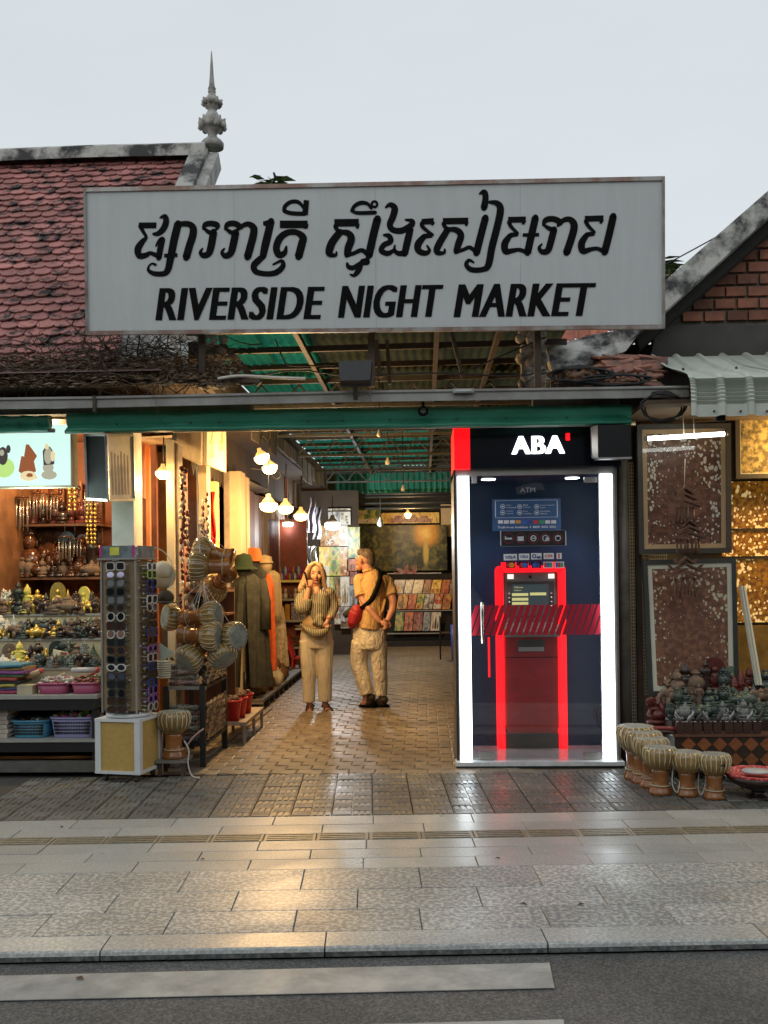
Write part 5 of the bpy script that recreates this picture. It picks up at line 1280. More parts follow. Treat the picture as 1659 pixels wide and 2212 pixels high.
for i, (y0, y1, lab) in enumerate(((1037, 1142, 'amber lit leather panel, uppermost of the three hanging right of the frames'), (1144, 1202, 'amber lit leather strip, middle of the three hanging right of the frames'), (1206, 1345, 'amber lit leather panel, lowest of the three hanging right of the frames'))):
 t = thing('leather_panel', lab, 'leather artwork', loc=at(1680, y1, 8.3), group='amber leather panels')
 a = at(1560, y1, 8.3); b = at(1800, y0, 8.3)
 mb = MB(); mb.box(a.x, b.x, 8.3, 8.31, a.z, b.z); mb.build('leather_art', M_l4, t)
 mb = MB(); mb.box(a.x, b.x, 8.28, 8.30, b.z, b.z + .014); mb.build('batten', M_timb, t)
mb = MB(); a = at(1560, 1470, 8.25); b = at(1800, 1350, 8.25); mb.box(a.x, b.x, 8.25, 8.3, a.z, b.z); tag(mb.build('ochre_hanging', mat('ochre_cloth', (.28, .16, .03), rough=.9, var=.4)), 'ochre cloth hanging under the amber panels', 'cloth')  # plain ochre base colour with random tone
lamp((3.15, 7.75, 2.45), 48, (1, .62, .22), .08, 'stall_bulb')
# two pale laths leaning
lt_ = thing('frame_lath', 'pair of pale wooden laths leaning right of the lower framed panel', 'lath', loc=at(1640, 1475, 7.6))
for dx in (0, 6):
 mb = MB(); mb.bar(at(1600 + dx, 1266, 7.70), at(1636 + dx, 1480, 7.55), .016, .03); mb.build('lath', M_mat2, lt_)
# fluorescent tube
ft = thing('fluorescent_tube', 'lit white fluorescent tube hanging askew in front of the upper framed panel', 'tube lamp', loc=at(1483, 943, 7.45))
a = at(1392, 948, 7.45); b = at(1571, 937, 7.45); ux_ = (b - a).normalized()
mb = MB(); mb.tube([a + ux_ * .02, b - ux_ * .02], .0165, 12); mb.build('tube', emis('tube_white', (.92, 1, .93), 10), ft)
for p, s_ in ((a, 1), (b, -1)):
 mb = MB(); mb.tube([p, p + ux_ * .022 * s_], .018, 12); mb.build('end_cap', M_alu, ft)
for px_ in (1475, 1497):
 mb = MB(); mb.tube([at(px_, 895, 7.45), at(px_ + 3, 941, 7.45)], .003, 4); mb.build('cord', M_cord, ft)
# hanging wooden chimes
M_chime = mat('chime_wood', (.13, .06, .035), rough=.5, var=.4, rnd=.3)
def chime(px, y0, y1, Y, label, n):
 t = thing('wind_chime', label, 'wind chime', loc=at(px, y1, Y), group='wooden wind chimes')
 c = at(px, y0, Y); H = (y1 - y0) * Y / F
 for k, (w_, z) in enumerate(((.10, -.02), (.15, -.10), (.19, -.19))):
  mb = MB(); zz = c.z + z * H * 2.1
  for s in (-1, 1): mb.prism([(c.x, Y - .05, zz + .045), (c.x + s * w_ * .6, Y - .05, zz), (c.x + s * w_ * .85, Y - .05, zz + .03), (c.x + s * w_ * .6, Y - .05, zz - .014), (c.x, Y - .05, zz + .03)], (0, .1, 0))
  mb.build('carved_roof', M_chime, t)
 for k in range(n):
  x = c.x + (k - (n - 1) / 2) * .028; l = H * rnd.uniform(.42, .55)
  mb = MB(); mb.tube([(x, Y + rnd.uniform(-.03, .03), c.z - H * .46), (x + rnd.uniform(-.006, .006), Y, c.z - H * .46 - l)], .008, 6); mb.build('bamboo_tube', M_chime, t)
 mb = MB(); mb.tube([c + Vector((0, 0, .02)), c + Vector((.01, 0, .25))], .003, 4); mb.build('cord', M_cord, t)
chime(1478, 1062, 1135, 7.5, 'dark wooden boat shaped wind chime, highest of the three before the framed panels', 6)
chime(1486, 1132, 1202, 7.5, 'dark wooden wind chime with long rods, middle of the three before the framed panels', 7)
chime(1480, 1212, 1290, 7.5, 'dark wooden wind chime, lowest of the three, over the top of the lower frame', 6)
# table with diamond inlay
YT = 7.15; zt_ = at(1550, 1588, YT).z; zb_ = at(1550, 1664, YT).z; xl_ = at(1457, 1600, YT).x
tb = thing('display_table', 'low dark display table with orange and black diamond inlaid front', 'table', loc=(xl_ + .8, 7.5, 0))
M_dia1 = mat('diamond_orange', (.24, .085, .028), rough=.4, var=.3, scale=20, rnd=.2); M_dia2 = mat('diamond_black', (.035, .02, .014), rough=.4, var=.3)
mb = MB(); mb.box(xl_, xl_ + 2.4, YT, 7.72, zb_, zt_ - .012); mb.build('box_body', M_dia2, tb)
mb = MB(); mb.box(xl_ - .012, xl_ + 2.41, YT - .014, 7.73, zt_ - .011, zt_ + .004); mb.build('tabletop', mat('table_top', (.11, .05, .03), rough=.35), tb)
mb = MB(); mb.box(xl_ - .016, xl_ - .0125, YT - .014, 7.6, zt_ - .008, zt_ + .006); mb.build('edge_strip', M_alu, tb)
dw = .112; dh = .112; dm = MB(); dm.prism([(-dw / 2 + .003, 0, 0), (0, 0, -dh / 2 + .003), (dw / 2 - .003, 0, 0), (0, 0, dh / 2 - .003)], (0, -.004, 0))
dme = dm.mesh('diamond_tile', M_dia1); dme2 = dm.mesh('diamond_tile', M_dia2)
for i in range(18):
 for j in range(5):
  x = xl_ + .10 + i * dw + (dw / 2 if j % 2 else 0); z = zt_ - .066 - j * dh / 2
  if z < zb_ + dh / 2 or z > zt_ - dh / 2 - .004: continue
  inst('diamond_tile', dme if j % 2 == 0 else dme2, tb, Vector((x, YT - .0005, z)) - WL[tb.name])
for x in (xl_ + .06, xl_ + 1.2, xl_ + 2.3):
 mb = MB(); mb.box(x, x + .05, YT + .03, YT + .08, 0, zb_); mb.build('leg', M_dia2, tb)
 mb = MB(); mb.box(x, x + .05, 7.64, 7.69, 0, zb_); mb.build('leg', M_dia2, tb)
# stepped tray under the figurines
ris = thing('display_riser', 'sloping stepped riser under the dark figurines on the right table', 'riser', loc=(xl_ + .8, 7.5, zt_))
for k in range(3):
 mb = MB(); mb.box(xl_ + .02, xl_ + 2.3, YT + .16 + k * .15, 7.71, zt_ + .005 + k * .075, zt_ + .078 + k * .075); mb.build('step', M_dia2, ris)
zstep = [zt_ + .0045, zt_ + .0785, zt_ + .1535, zt_ + .2285]
def YS_(k): return [YT + .09, YT + .235, YT + .385, YT + .50][k]
rsr = random.Random(12)
tiers = []
seqk = ['seated', 'head', 'elephant', 'laughing', 'tortoise', 'plaque', 'ganesha', 'head', 'seated', 'towers', 'standing', 'tortoise']
for k, n, hs, ms in ((1, 15, (.11, .15), ['bronze', 'green', 'bronze', 'grey']), (2, 14, (.13, .18), ['green', 'bronze', 'bronze', 'clay'])):
 L_ = []
 for i in range(n):
  L_.append((1448 + i * 16 + rsr.uniform(-4, 4), None, rsr.uniform(*hs), seqk[(i * 5 + k) % len(seqk)], ms[rsr.randrange(len(ms))]))
 for it, lab in row_labels(L_, ['', 'on right table\'s low step', 'on right table\'s middle step'][k]):
  p = at(it[0], 1500, YS_(k)); p.z = zstep[k]
  statue(it[3], it[4], p, it[2], lab, 'dark figurines on the right table', rsr.uniform(-.5, .5), rsr.uniform(1.0, 1.3))
L_ = [(1432, None, .30, 'ganesha', 'redwood'), (1462, None, .20, 'laughing', 'clay'), (1480, None, .26, 'seated', 'darkwood'), (1502, None, .20, 'vase', 'clay'), (1524, None, .27, 'standing', 'darkwood'), (1543, None, .29, 'plaque', 'redwood'),
   (1562, None, .22, 'head', 'bronze'), (1580, None, .22, 'plaque', 'green'), (1600, None, .21, 'towers', 'redwood'), (1618, None, .22, 'seated', 'redwood'), (1634, None, .19, 'head', 'green'), (1652, None, .20, 'laughing', 'bronze'), (1670, None, .2, 'seated', 'clay')]
for it, lab in row_labels(L_, 'on right table\'s back row'):
 p = at(it[0], 1460, YS_(3)); p.z = zstep[3]
 if it[0] < 1440: p = at(1424, 1530, 7.6); p.z = .30
 statue(it[3], it[4], p, it[2], lab, 'figurines at the back of the right table', rsr.uniform(-.3, .3), 1.15)
st_ = thing('low_stool', 'small dark stool carrying the dark red figurine left of the right table', 'stool', loc=(at(1424, 1530, 7.6).x, 7.6, 0))
c_ = WL[st_.name]
mb = MB(); mb.box(c_.x - .13, c_.x + .13, 7.47, 7.73, .27, .298); mb.build('seat', M_timb, st_)
for sx in (-1, 1):
 for sy in (-1, 1):
  mb = MB(); mb.box(c_.x + sx * .10 - .018, c_.x + sx * .10 + .018, 7.6 + sy * .1 - .018, 7.6 + sy * .1 + .018, 0, .27); mb.build('leg', M_timb, st_)
# horn handled daggers along the table front
M_horn = mat('polished_horn', (.30, .28, .28), rough=.15, metal=.6, var=.3); M_sheath = mat('sheath', (.045, .022, .016), rough=.3, var=.3, rnd=.3)
for i in range(9):
 px_ = 1468 + i * 21 + rsr.uniform(-3, 3); p = at(px_, 1560, YT + .03); p.z = zt_ + .005
 lab = f"horn handled dagger on the right table's front edge, {ORD[i + 1]} from the drums"
 t = thing('dagger', lab, 'dagger', loc=p, group='daggers along the table front')
 hgt = .085
 mb = MB(); mb.prism([p + Vector(v) for v in ((-.028, 0, 0), (.022, 0, 0), (.03, 0, hgt * .55), (.022, 0, hgt), (-.026, 0, hgt), (-.034, 0, hgt * .5))], (0, .022, 0)); mb.build('sheath', M_sheath, t)
 s_ = -1 if i % 3 else 1
 mb = MB(); mb.tube([p + Vector(v) for v in ((.0, .01, hgt), (s_ * -.01, .01, hgt + .03), (s_ * -.03, .005, hgt + .055), (s_ * -.035, 0, hgt + .085))], [.014, .016, .012, .003], 8); mb.build('horn_handle', M_horn if i < 2 or i % 2 else M_darkal, t)
 mb = MB(); mb.tube([p + Vector((-.03, .008, hgt)), p + Vector((.028, .008, hgt))], .007, 6); mb.build('cross_guard', M_horn, t)
for i, (y_, lab) in enumerate(((1556, 'long dark sheath with brass tip lying left on the right table'), (1573, 'long red and black sheath lying below the other by the drums'))):
 t = thing('sword', lab, 'sword', loc=at(1440, y_, 7.2)); a = at(1398 + 6 * i, y_ + 5, 7.22 - .03 * i); b = at(1465, y_ - 1, 7.2)
 a.z = b.z = zt_ + .012 + .025 * (1 - i)
 mb = MB(); mb.tube([a, (a + b) / 2 + Vector((0, 0, .006)), b], [.008, .016, .016], 8); mb.build('sheath', M_redlit if False else mat('sheath_red', (.20, .03, .025), rough=.35) if i == 0 else M_sheath, t)
 mb = MB(); mb.tube([b, b + Vector((.02, 0, 0))], .017, 8); mb.build('ferrule', SM['gold'], t)
# drums on the ground
d0 = drum_proto('frontmost drum at right of the group, two dark strokes on its bowl', 'drums on the ground by the right table')
def place_drum(d, px, ytop, ybot, rz=0):
 p = gnd(px, ybot); h = (ybot - ytop) * p.y / F
 d.location = p; d.scale = (h / .335,) * 3; d.rotation_euler = (0, 0, rz); return p
p = place_drum(d0, 1544, 1628, 1724)
mk = MB()
for k in (0, 1): mk.ell((.02 + .018 * k, -.118, .265), (.006, .004, .012), 6, 4)
tag(mk.build('dark_mark', M_blk, d0, local=True), 'two dark strokes on the bowl')
ds = [(1484, 1623, 1718, 'ribbed drum in the middle of the three standing frontmost by the right table'), (1427, 1613, 1714, 'ribbed drum standing frontmost left of the group by the right table'),
   (1408, 1593, 1699, 'drum half hidden right behind the frontmost left drum'), (1391, 1579, 1690, 'drum second from the back in the row along the ATM booth'), (1375, 1567, 1682, 'rearmost drum of the row, nearest the ATM booth')]
for px_, y0, y1, lab in ds:
 d = dup(d0, label=lab)
 for ch in list(d.children):
  if ch.name.startswith('dark_mark'): bpy.data.objects.remove(ch)
 place_drum(d, px_, y0, y1, rnd.uniform(0, 3))
# cord loops between drums
wire([at(1456, 1640, 6.75), at(1452, 1690, 6.72), at(1462, 1712, 6.7), at(1468, 1690, 6.72), at(1466, 1645, 6.8)], .004, M_cord, 'white cord hanging between the first and second front drums', 'cord', 'cord')
wire([at(1512, 1642, 6.75), at(1508, 1700, 6.72), at(1516, 1716, 6.68), at(1524, 1690, 6.72), at(1524, 1650, 6.8)], .004, M_cord, 'white cord hanging left of the marked drum', 'cord', 'cord')
# bowl with red cloth
bw_ = thing('pedestal_bowl', 'dark pedestal bowl filled with red patterned cloth at the right edge', 'bowl', loc=gnd(1640, 1722))
c = WL[bw_.name]
mb = MB(); mb.lathe([(.09, 0), (.08, .01), (.05, .03), (.05, .05), (.12, .07), (.20, .11), (.235, .155), (.225, .155), (.19, .115), (.0, .085)], c, 28); mb.build('bowl', SM['darkwood'], bw_)
mb = MB(); mb.lathe([(.20, .13), (.226, .156), (.232, .17), (.21, .172), (.17, .14), (0, .13)], c, 40, rib=14, ribd=.05); mb.build('red_cloth', mat('red_pattern_cloth', (.42, .03, .035), rough=.8, col2=(.6, .25, .22), scale=60, cmix=(.5, .6)), bw_)
mb = MB(); mb.ell(c + Vector((-.02, 0, .175)), (.10, .09, .018), 14, 6); mb.build('white_dish', M_ledge, bw_)
wire([gnd(1612, 1716), at(1576, 1663, 6.75)], .006, mat('bamboo', (.45, .36, .15), rough=.5), 'thin bamboo stick leaning by the pedestal bowl', 'stick', 'bamboo_stick')
mb = MB()
for k in range(14): mb.ell(gnd(1580 + k * 3.2, 1690 + rnd.uniform(-6, 6)) + Vector((0, .05, .02)), (.04, .03, .022), 6, 4)
tag(mb.build('plastic_wrap', mat('wrap', (.35, .35, .36), rough=.2)), 'crumpled grey plastic lying under the right table', 'plastic wrap')
# ================================================================ RIGHT CORRUGATED AWNING
M_awn = mat('awning_mint', (.46, .49, .43), rough=.55, col2=(.56, .58, .52), scale=3, world=True, detail=6, metal=.15)
aw = thing('corrugated_awning', 'pale mint corrugated metal awning bent down over the right stall', 'awning', loc=(3.2, 7.2, 2.7))
xa = at(1489, 850, 6.9).x; per = 61 * 6.9 / F
def aw_prof(v):      # side profile: back slope then bend then vertical drop
 pts = [(8.6, at(1500, 770, 8.6).z), (7.9, at(1500, 796, 7.9).z), (7.25, at(1500, 808, 7.25).z), (7.0, at(1520, 814, 7.0).z), (6.93, at(1520, 822, 6.93).z), (6.90, at(1520, 836, 6.9).z), (6.885, at(1520, 868, 6.885).z), (6.88, at(1520, 900, 6.88).z)]
 q = catmull(pts, 8); i = min(int(v * (len(q) - 1)), len(q) - 1); return q[i]
NV = 57
for s_ in range(5):
 mb = MB(); nu = 16; x0 = xa + s_ * 1.0 * per * 3; x1 = x0 + per * 3 + .02
 def fn(u, v):
  y, z = aw_prof(v); x = x0 + u * (x1 - x0); ph = ((x - xa) / per) % 1.0
  rib = 1.0 if ph < .16 else (0.0 if ph > .26 else (1 - (ph - .16) / .10)); rib = rib if ph <= .26 else (0 if ph < .92 else (ph - .92) / .08)
  bend = max(0, min(1, (v - .50) / .12))
  # crimps across the bend and drop, only in the pans between ribs
  cr = 0
  if .52 < v < .88: cr = (.018 if int(v * NV) % 2 else -.006) * (1 - rib) + (.008 if int(v * NV) % 2 else 0) * rib
  nrm = Vector((0, -1, .25)) if v > .5 else Vector((0, -.15, 1))
  back = (7.0 - y) if y < 7 else 0
  xx = x + (.13 * max(0, (y - 6.9) / 1.7) if True else 0)
  return Vector((xx, y, z)) + nrm * (rib * .026 + cr)
 mb.grid(fn, nu * 3, NV, sm=False); mb.build('metal_sheet', M_awn, aw)
for k in range(6):
 c = at(1547 + k * 57 - 4, 888, 6.87); mb = MB(); mb.ell(c, (.009, .006, .009), 7, 5); mb.build('rivet', M_darkal, aw)
for k in range(9):
 c = Vector((xa + .12 + k * .2, 7.5 + .25 * (k % 2), at(1540, 803, 7.5).z + .025)); mb = MB(); mb.ell(c, (.012, .012, .012), 7, 5); mb.build('rivet', M_darkal, aw)
mb = MB(); a = at(1558, 903, 6.9); mb.box(a.x - .03, a.x + .03, 6.9, 6.94, a.z - .02, a.z + .02); mb.build('clip', M_blk, aw)
# cable coils on the right roof edge and behind the shade end
def coil(px, py, Y, rx, rz, n, label):
 t = thing('cable_coil', label, 'cable coil', loc=at(px, py, Y)); c = at(px, py, Y)
 for k in range(n):
  mb = MB(); ph = rnd.uniform(0, 6)
  mb.tube([c + Vector((math.cos(a * .3142 + ph) * rx * (1 + .12 * k) + rnd.uniform(-.012, .012), -.015 * k + rnd.uniform(-.01, .01), math.sin(a * .3142 + ph) * rz * (1 - .1 * k) + rnd.uniform(-.008, .008))) for a in range(20)], .008, 5, closed=True)
  mb.build('loop', M_cable, t)
 return t
coil(1252, 812, 7.4, .17, .075, 5, 'black cable coil lying on the roof edge right of the sign pole')
coil(1330, 822, 7.4, .2, .05, 4, 'flattened black cable coil beside the broken tiles')
coil(1432, 880, 7.25, .13, .12, 3, 'black cable loops hanging under the gutter end beside the mint awning')
wire([at(1437, 572, 9.4), at(1560, 505, 9.6), at(1800, 370, 10)], .007, M_cable, 'thin overhead cable rising right beside the concrete verge', 'cable', 'overhead_cable')
# ================================================================ LEFT STALL
M_boardw = mat('shelf_brown', (.14, .06, .028), rough=.45, var=.3, scale=6)
M_shelfedge = mat('shelf_white', (.34, .34, .31), rough=.5, var=.12)
M_riser = mat('riser_cream', (.52, .46, .30), rough=.6, var=.15)
M_blkm = mat('black_metal', (.012, .012, .013), rough=.45)
ls = thing('stall_shelving', 'brown wall shelving of the left souvenir stall lit warm from above', 'shelves', loc=(-3.4, 9.2, 0))
mb = MB(); mb.box(-6.2, -2.62, 9.42, 9.48, 0, 3.1); mb.build('back_panel', mat('stall_orange_wall', (.20, .06, .02), rough=.6, var=.3, scale=3, world=True), ls)
YSH = 8.98
for y_, zz in ((1130, None), (1246, None), (1338, None)):
 a = at(-160, y_ + 2, YSH); b = at(214, y_, YSH); mb = MB(); mb.box(a.x, b.x, YSH, 9.42, b.z - .022, b.z); mb.build('shelf', M_boardw, ls)
for p_ in (216, 100, -20):
 a = at(p_, 1200, 9.36); mb = MB(); mb.box(a.x - .02, a.x + .02, 9.36, 9.41, 0, 2.75); mb.build('upright', M_boardw, ls)
mb = MB(); mb.box(-6.2, -2.62, 8.0, 9.45, 2.86, 2.9); mb.build('ceiling', M_boardw, ls)
lamp((-3.35, 8.55, 2.62), 42, (1, .66, .32), .07, 'stall_bulb'); lamp((-4.3, 8.5, 2.62), 38, (1, .66, .32), .07, 'stall_bulb')
ZSH = [at(100, 1130, YSH).z, at(100, 1246, YSH).z, at(100, 1338, YSH).z]
def shelfrow(items, zi, where, grp, Y=9.1):
 for it, lab in row_labels(items, where):
  p = at(it[0], 1200, Y); p.z = ZSH[zi] + .001
  statue(it[3], it[4], p, it[2], lab, grp, rsr.uniform(-.3, .3), it[5] if len(it) > 5 else 1.0)
shelfrow([(-30 + q * 21 + rsr.uniform(-5, 5), 0, rsr.uniform(.17, .25), ['standing', 'seated', 'laughing', 'head', 'plaque', 'vase', 'ganesha', 'elephant'][rsr.randrange(8)], ['darkwood', 'brown', 'darkwood', 'redwood'][rsr.randrange(4)], 1.1) for q in range(12)],
   0, "on left stall's top shelf", 'dark carvings on the top shelf', 9.12)
shelfrow([(-28 + q * 16 + rsr.uniform(-4, 4), 0, rsr.uniform(.36, .46), ['standing', 'plaque', 'seated', 'head'][rsr.randrange(4)], ['darkwood', 'darkwood', 'brown', 'redwood'][rsr.randrange(4)], .8) for q in range(15)],
   1, "behind left stall's middle shelf", 'tall carvings behind the middle shelf', 9.30)
shelfrow([(-10 + q * 15 + rsr.uniform(-4, 4), 0, rsr.uniform(.13, .20), ['laughing', 'tortoise', 'seated', 'vase'][rsr.randrange(4)], ['darkwood', 'brown', 'clay'][rsr.randrange(3)], 1.0) for q in range(15)],
   1, "at left stall's middle shelf edge", 'small carvings at the middle shelf edge', 9.02)
shelfrow([(14, 0, .34, 'ganesha', 'darkwood', 1.0), (66, 0, .46, 'laughing', 'brown', .8), (104, 0, .33, 'plaque', 'brown', .9), (128, 0, .32, 'head', 'brown', .95), (152, 0, .33, 'seated', 'brown', .85), (178, 0, .38, 'standing', 'brown', 1.6), (201, 0, .40, 'standing', 'darkwood', 1.5), (-25, 0, .4, 'seated', 'brown', 1)],
   1, "on left stall's middle shelf", 'carvings on the middle shelf')
shelfrow([(55, 0, .21, 'tortoise', 'darkwood', 1.3), (112, 0, .18, 'tortoise', 'darkwood', 1.2), (146, 0, .19, 'seated', 'darkwood', .9), (168, 0, .19, 'standing', 'darkwood', 1.5), (200, 0, .2, 'vase', 'darkwood', .8), (10, 0, .2, 'vase', 'brown', 1), (-30, 0, .2, 'tortoise', 'brown', 1)],
   2, "at back of left stall's low shelf", 'dark carvings on the low shelf', 9.22)
shelfrow([(28, 0, .15, 'laughing', 'brown', 1.0), (66, 0, .155, 'tortoise', 'brown', 1.2), (84, 0, .14, 'seated', 'brown', 1.1), (108, 0, .15, 'tortoise', 'brown', 1.1), (140, 0, .15, 'elephant', 'brown', 1.1), (176, 0, .15, 'elephant', 'redwood', 1.1), (200, 0, .15, 'laughing', 'redwood', 1.0)],
   2, "along front of left stall's low shelf", 'glossy carvings on the low shelf', 9.06)
# carved orange panels on the top shelf
M_relief = mat('carved_relief', (.36, .13, .035), rough=.4, col2=(.14, .045, .014), scale=22, cmix=(.4, .62), bump=.9, bscale=34, rnd=.25)
for i, (p0, p1, y0) in enumerate(((-20, 8, 1048), (38, 62, 1050), (72, 104, 1052), (118, 138, 1050), (150, 176, 1040))):
 lab = f"orange carved relief panel on left stall's top shelf, {ORD[i + 1]} from the photo's edge"
 t = thing('carved_relief', lab, 'carved panel', loc=at((p0 + p1) / 2, 1128, 9.3), group='carved panels on the top shelf')
 a = at(p0, 1126, 9.3); b = at(p1, y0, 9.3); a.z = ZSH[0]
 mb = MB(); mb.box(a.x, b.x, 9.3, 9.33, a.z, b.z); mb.build('panel', M_relief, t)
 mb = MB()
 for k in range(12): mb.ell((rsr.uniform(a.x + .02, b.x - .02), 9.295, rsr.uniform(a.z + .03, b.z - .03)), (rsr.uniform(.01, .025), .014, rsr.uniform(.015, .04)), 7, 5)
 tag(mb.build('carved_figures', SM['brown'], t), 'raised carved figures', kind='stuff')
# glass and metal chimes hanging from the shelf
M_tubeal = mat('chime_tube', (.55, .50, .42), rough=.25, metal=.8, rnd=.2)
for i, (px_, y0, y1, n, Y) in enumerate(((6, 1052, 1120, 7, 9.0), (48, 1075, 1155, 6, 8.9), (82, 1066, 1122, 8, 9.0), (112, 1068, 1125, 5, 9.05), (140, 1160, 1215, 6, 8.93), (162, 1165, 1205, 5, 8.95), (196, 1060, 1120, 6, 8.9))):
 lab = f"silvery tube chime hanging in the left stall, {ORD[i + 1]} from the photo's edge"
 t = thing('tube_chime', lab, 'wind chime', loc=at(px_, y1, Y), group='tube chimes in the left stall')
 c = at(px_, y0, Y)
 mb = MB(); mb.lathe([(.0, .012), (.06, .008), (.062, 0), (0, 0)], c, 12); mb.build('disc', SM['brown'], t)
 for k in range(n):
  x = c.x + (k - (n - 1) / 2) * .022; mb = MB(); mb.tube([(x, Y + .02 * math.sin(k * 2), c.z - .012), (x, Y + .02 * math.sin(k * 2), c.z - (y1 - y0) * Y / F * rsr.uniform(.8, 1))], .006, 6); mb.build('tube', M_tubeal, t)
 mb = MB(); mb.tube([c, c + Vector((0, 0, .14))], .003, 4); mb.build('cord', M_cable, t)
# brass pendants strung in the corner by the column
for i, px_ in enumerate((150, 162, 188, 197, 206)):
 t = thing('pendant_string', f"string of small gilt pendants by the white column, {ORD[i + 1]} from the left", 'pendants', loc=at(px_, 1170, 8.8), group='gilt pendant strings')
 y0 = 1052 if i < 2 else 1078; ln = 6 if i < 2 else 11
 mb = MB(); mb.tube([at(px_, y0 - 20, 8.8), at(px_, y0 + ln * 9, 8.8)], .003, 4); mb.build('cord', M_cable, t)
 for k in range(ln):
  mb = MB(); mb.ell(at(px_ + rsr.uniform(-1.5, 1.5), y0 + 4 + k * 9, 8.79), (.014, .012, .017), 6, 5); mb.build('pendant', SM['gold'], t)
# ---- lit turquoise panel
tq = thing('lit_panel', 'glowing turquoise panel printed with statuettes under the short green shade', 'lit sign', loc=at(60, 1052, 7.7))
M_tq = emis('turquoise_lit', (.66, .95, .86), .95)
a = at(-150, 1053, 7.68); b = at(152, 930, 7.68); mb = MB(); mb.box(a.x, b.x, 7.68, 7.8, a.z, b.z + .05); mb.build('case', M_tq, tq)
mb = MB(); mb.box(a.x, b.x + .012, 7.675, 7.80, a.z - .012, a.z - .001); mb.build('edge_rail', M_cream, tq)
mb = MB(); mb.box(b.x + .001, b.x + .014, 7.675, 7.80, a.z, b.z + .05); mb.build('edge_rail', M_cream, tq)
M_pr = [emis('print_rust', (.30, .09, .03), .9), emis('print_cream', (.80, .66, .38), .9), emis('print_dark', (.06, .05, .045), .8), emis('print_stone', (.42, .40, .30), .9), emis('print_lime', (.50, .75, .22), .9)]
def printed(parts, nm):
 for i, (pts, m) in enumerate(parts):
  mb = MB(); d = 7.678 - .0012 * (i + 1)
  P_ = [at(x, y, d) for x, y in pts]; mb.add(P_, [tuple(range(len(P_)))]); mb.build(nm, M_pr[m], tq)
def oval(cx, cy, rx, ry, n=12): return [(cx + rx * math.cos(2 * math.pi * k / n), cy - ry * math.sin(2 * math.pi * k / n)) for k in range(n)]
printed([([(46, 985), (40, 1018), (55, 1030), (78, 1018), (72, 990)], 0), ([(56, 960), (52, 985), (70, 1002), (80, 985), (68, 968), (62, 960)], 0), (oval(61, 1028, 18, 11), 1), (oval(64, 1027, 7, 5), 0)] + [(oval(48 + k * 6, 1034 - abs(2.5 - k), 3.2, 4), 1) for k in range(6)], 'printed_fish')
printed([(oval(106, 1026, 17, 10), 3), (oval(104, 1010, 12, 12), 3), ([(92, 975), (94, 1005), (117, 1003), (119, 980), (108, 965), (99, 963)], 2), (oval(104, 985, 9, 18), 3), (oval(101, 965, 5, 6), 1), (oval(114, 985, 5, 12), 1)], 'printed_figure')
printed([(oval(8, 1010, 24, 22), 4), (oval(6, 985, 11, 20), 2), (oval(18, 970, 5, 9), 2), (oval(4, 978, 5, 7), 3)], 'printed_figure')
lp2 = at(75, 1075, 7.72); lamp(lp2, 14, (.75, 1, .92), .12, 'panel_light')
# ---- white column and the angled light box on it
col_ = thing('column', 'whitish square column behind the sunglasses rack at the lane corner', 'column', loc=at(262, 1665, 7.92))
a = at(250, 1200, 7.88); b = at(290, 1200, 7.88)
mb = MB(); mb.box(a.x - .03, b.x, 7.88, 8.12, 0, 2.85); mb.build('shaft', mat('column_white', (.70, .72, .64), rough=.6, col2=(.55, .56, .49), scale=5, cmix=(.4, .75), world=True), col_)
lb = thing('corner_lightbox', 'two sided sign box wrapped round the white column, dark left face and cream right face', 'sign box', loc=at(236, 1080, 7.6))
c0 = (231.5, 7.45); l0 = (186, 7.72); r0 = (288, 7.86)
def vface(p, q, y0a, y1a, y0b, y1b, m, nm, par):
 A_ = at(p[0] - 2, y0a, p[1]); B_ = at(q[0] - 1, y0b, q[1]); A2 = at(p[0] + 3, y1a, p[1]); B2 = at(q[0] + 3, y1b, q[1])
 mb = MB(); mb.prism([A2, B2, B_, A_], (0, .09, 0)); return mb.build(nm, m, par), (A_, B_, B2, A2)
f1, q1 = vface(l0, c0, 940, 1078, 940, 1081, mat('dead_panel', (.02, .022, .024), rough=.7, spec=.2), 'left_face', lb)
f2_, q2 = vface(c0, r0, 940, 1081, 941, 1079, mat('lit_cream', (.68, .60, .46), rough=.5, var=.1), 'right_face', lb)
for q in (q1, q2):
 for i in range(4):
  mb = MB(); mb.bar(q[i] + Vector((0, -.004, 0)), q[(i + 1) % 4] + Vector((0, -.004, 0)), .018, .018); mb.build('frame_rail', M_alu, lb)
mf_ = mat('faint_print', (.45, .33, .20), rough=.7)
for k in range(6):
 u = .18 + k * .12; A_ = q2[0] + (q2[1] - q2[0]) * u; B_ = q2[3] + (q2[2] - q2[3]) * u
 mb = MB(); off = Vector((0, -.004, 0)); h0, h1 = .25 + .03 * (k % 3), .92
 P0 = A_ + (B_ - A_) * h0 + off; P1 = A_ + (B_ - A_) * h1 + off; ux_ = (q2[1] - q2[0]).normalized() * .011
 mb.add([P0 - ux_, P0 + ux_, P1 + ux_ * 1.4, P1 - ux_ * 1.4], [(0, 1, 2, 3)]); mb.build('printed_figure', mf_, lb)
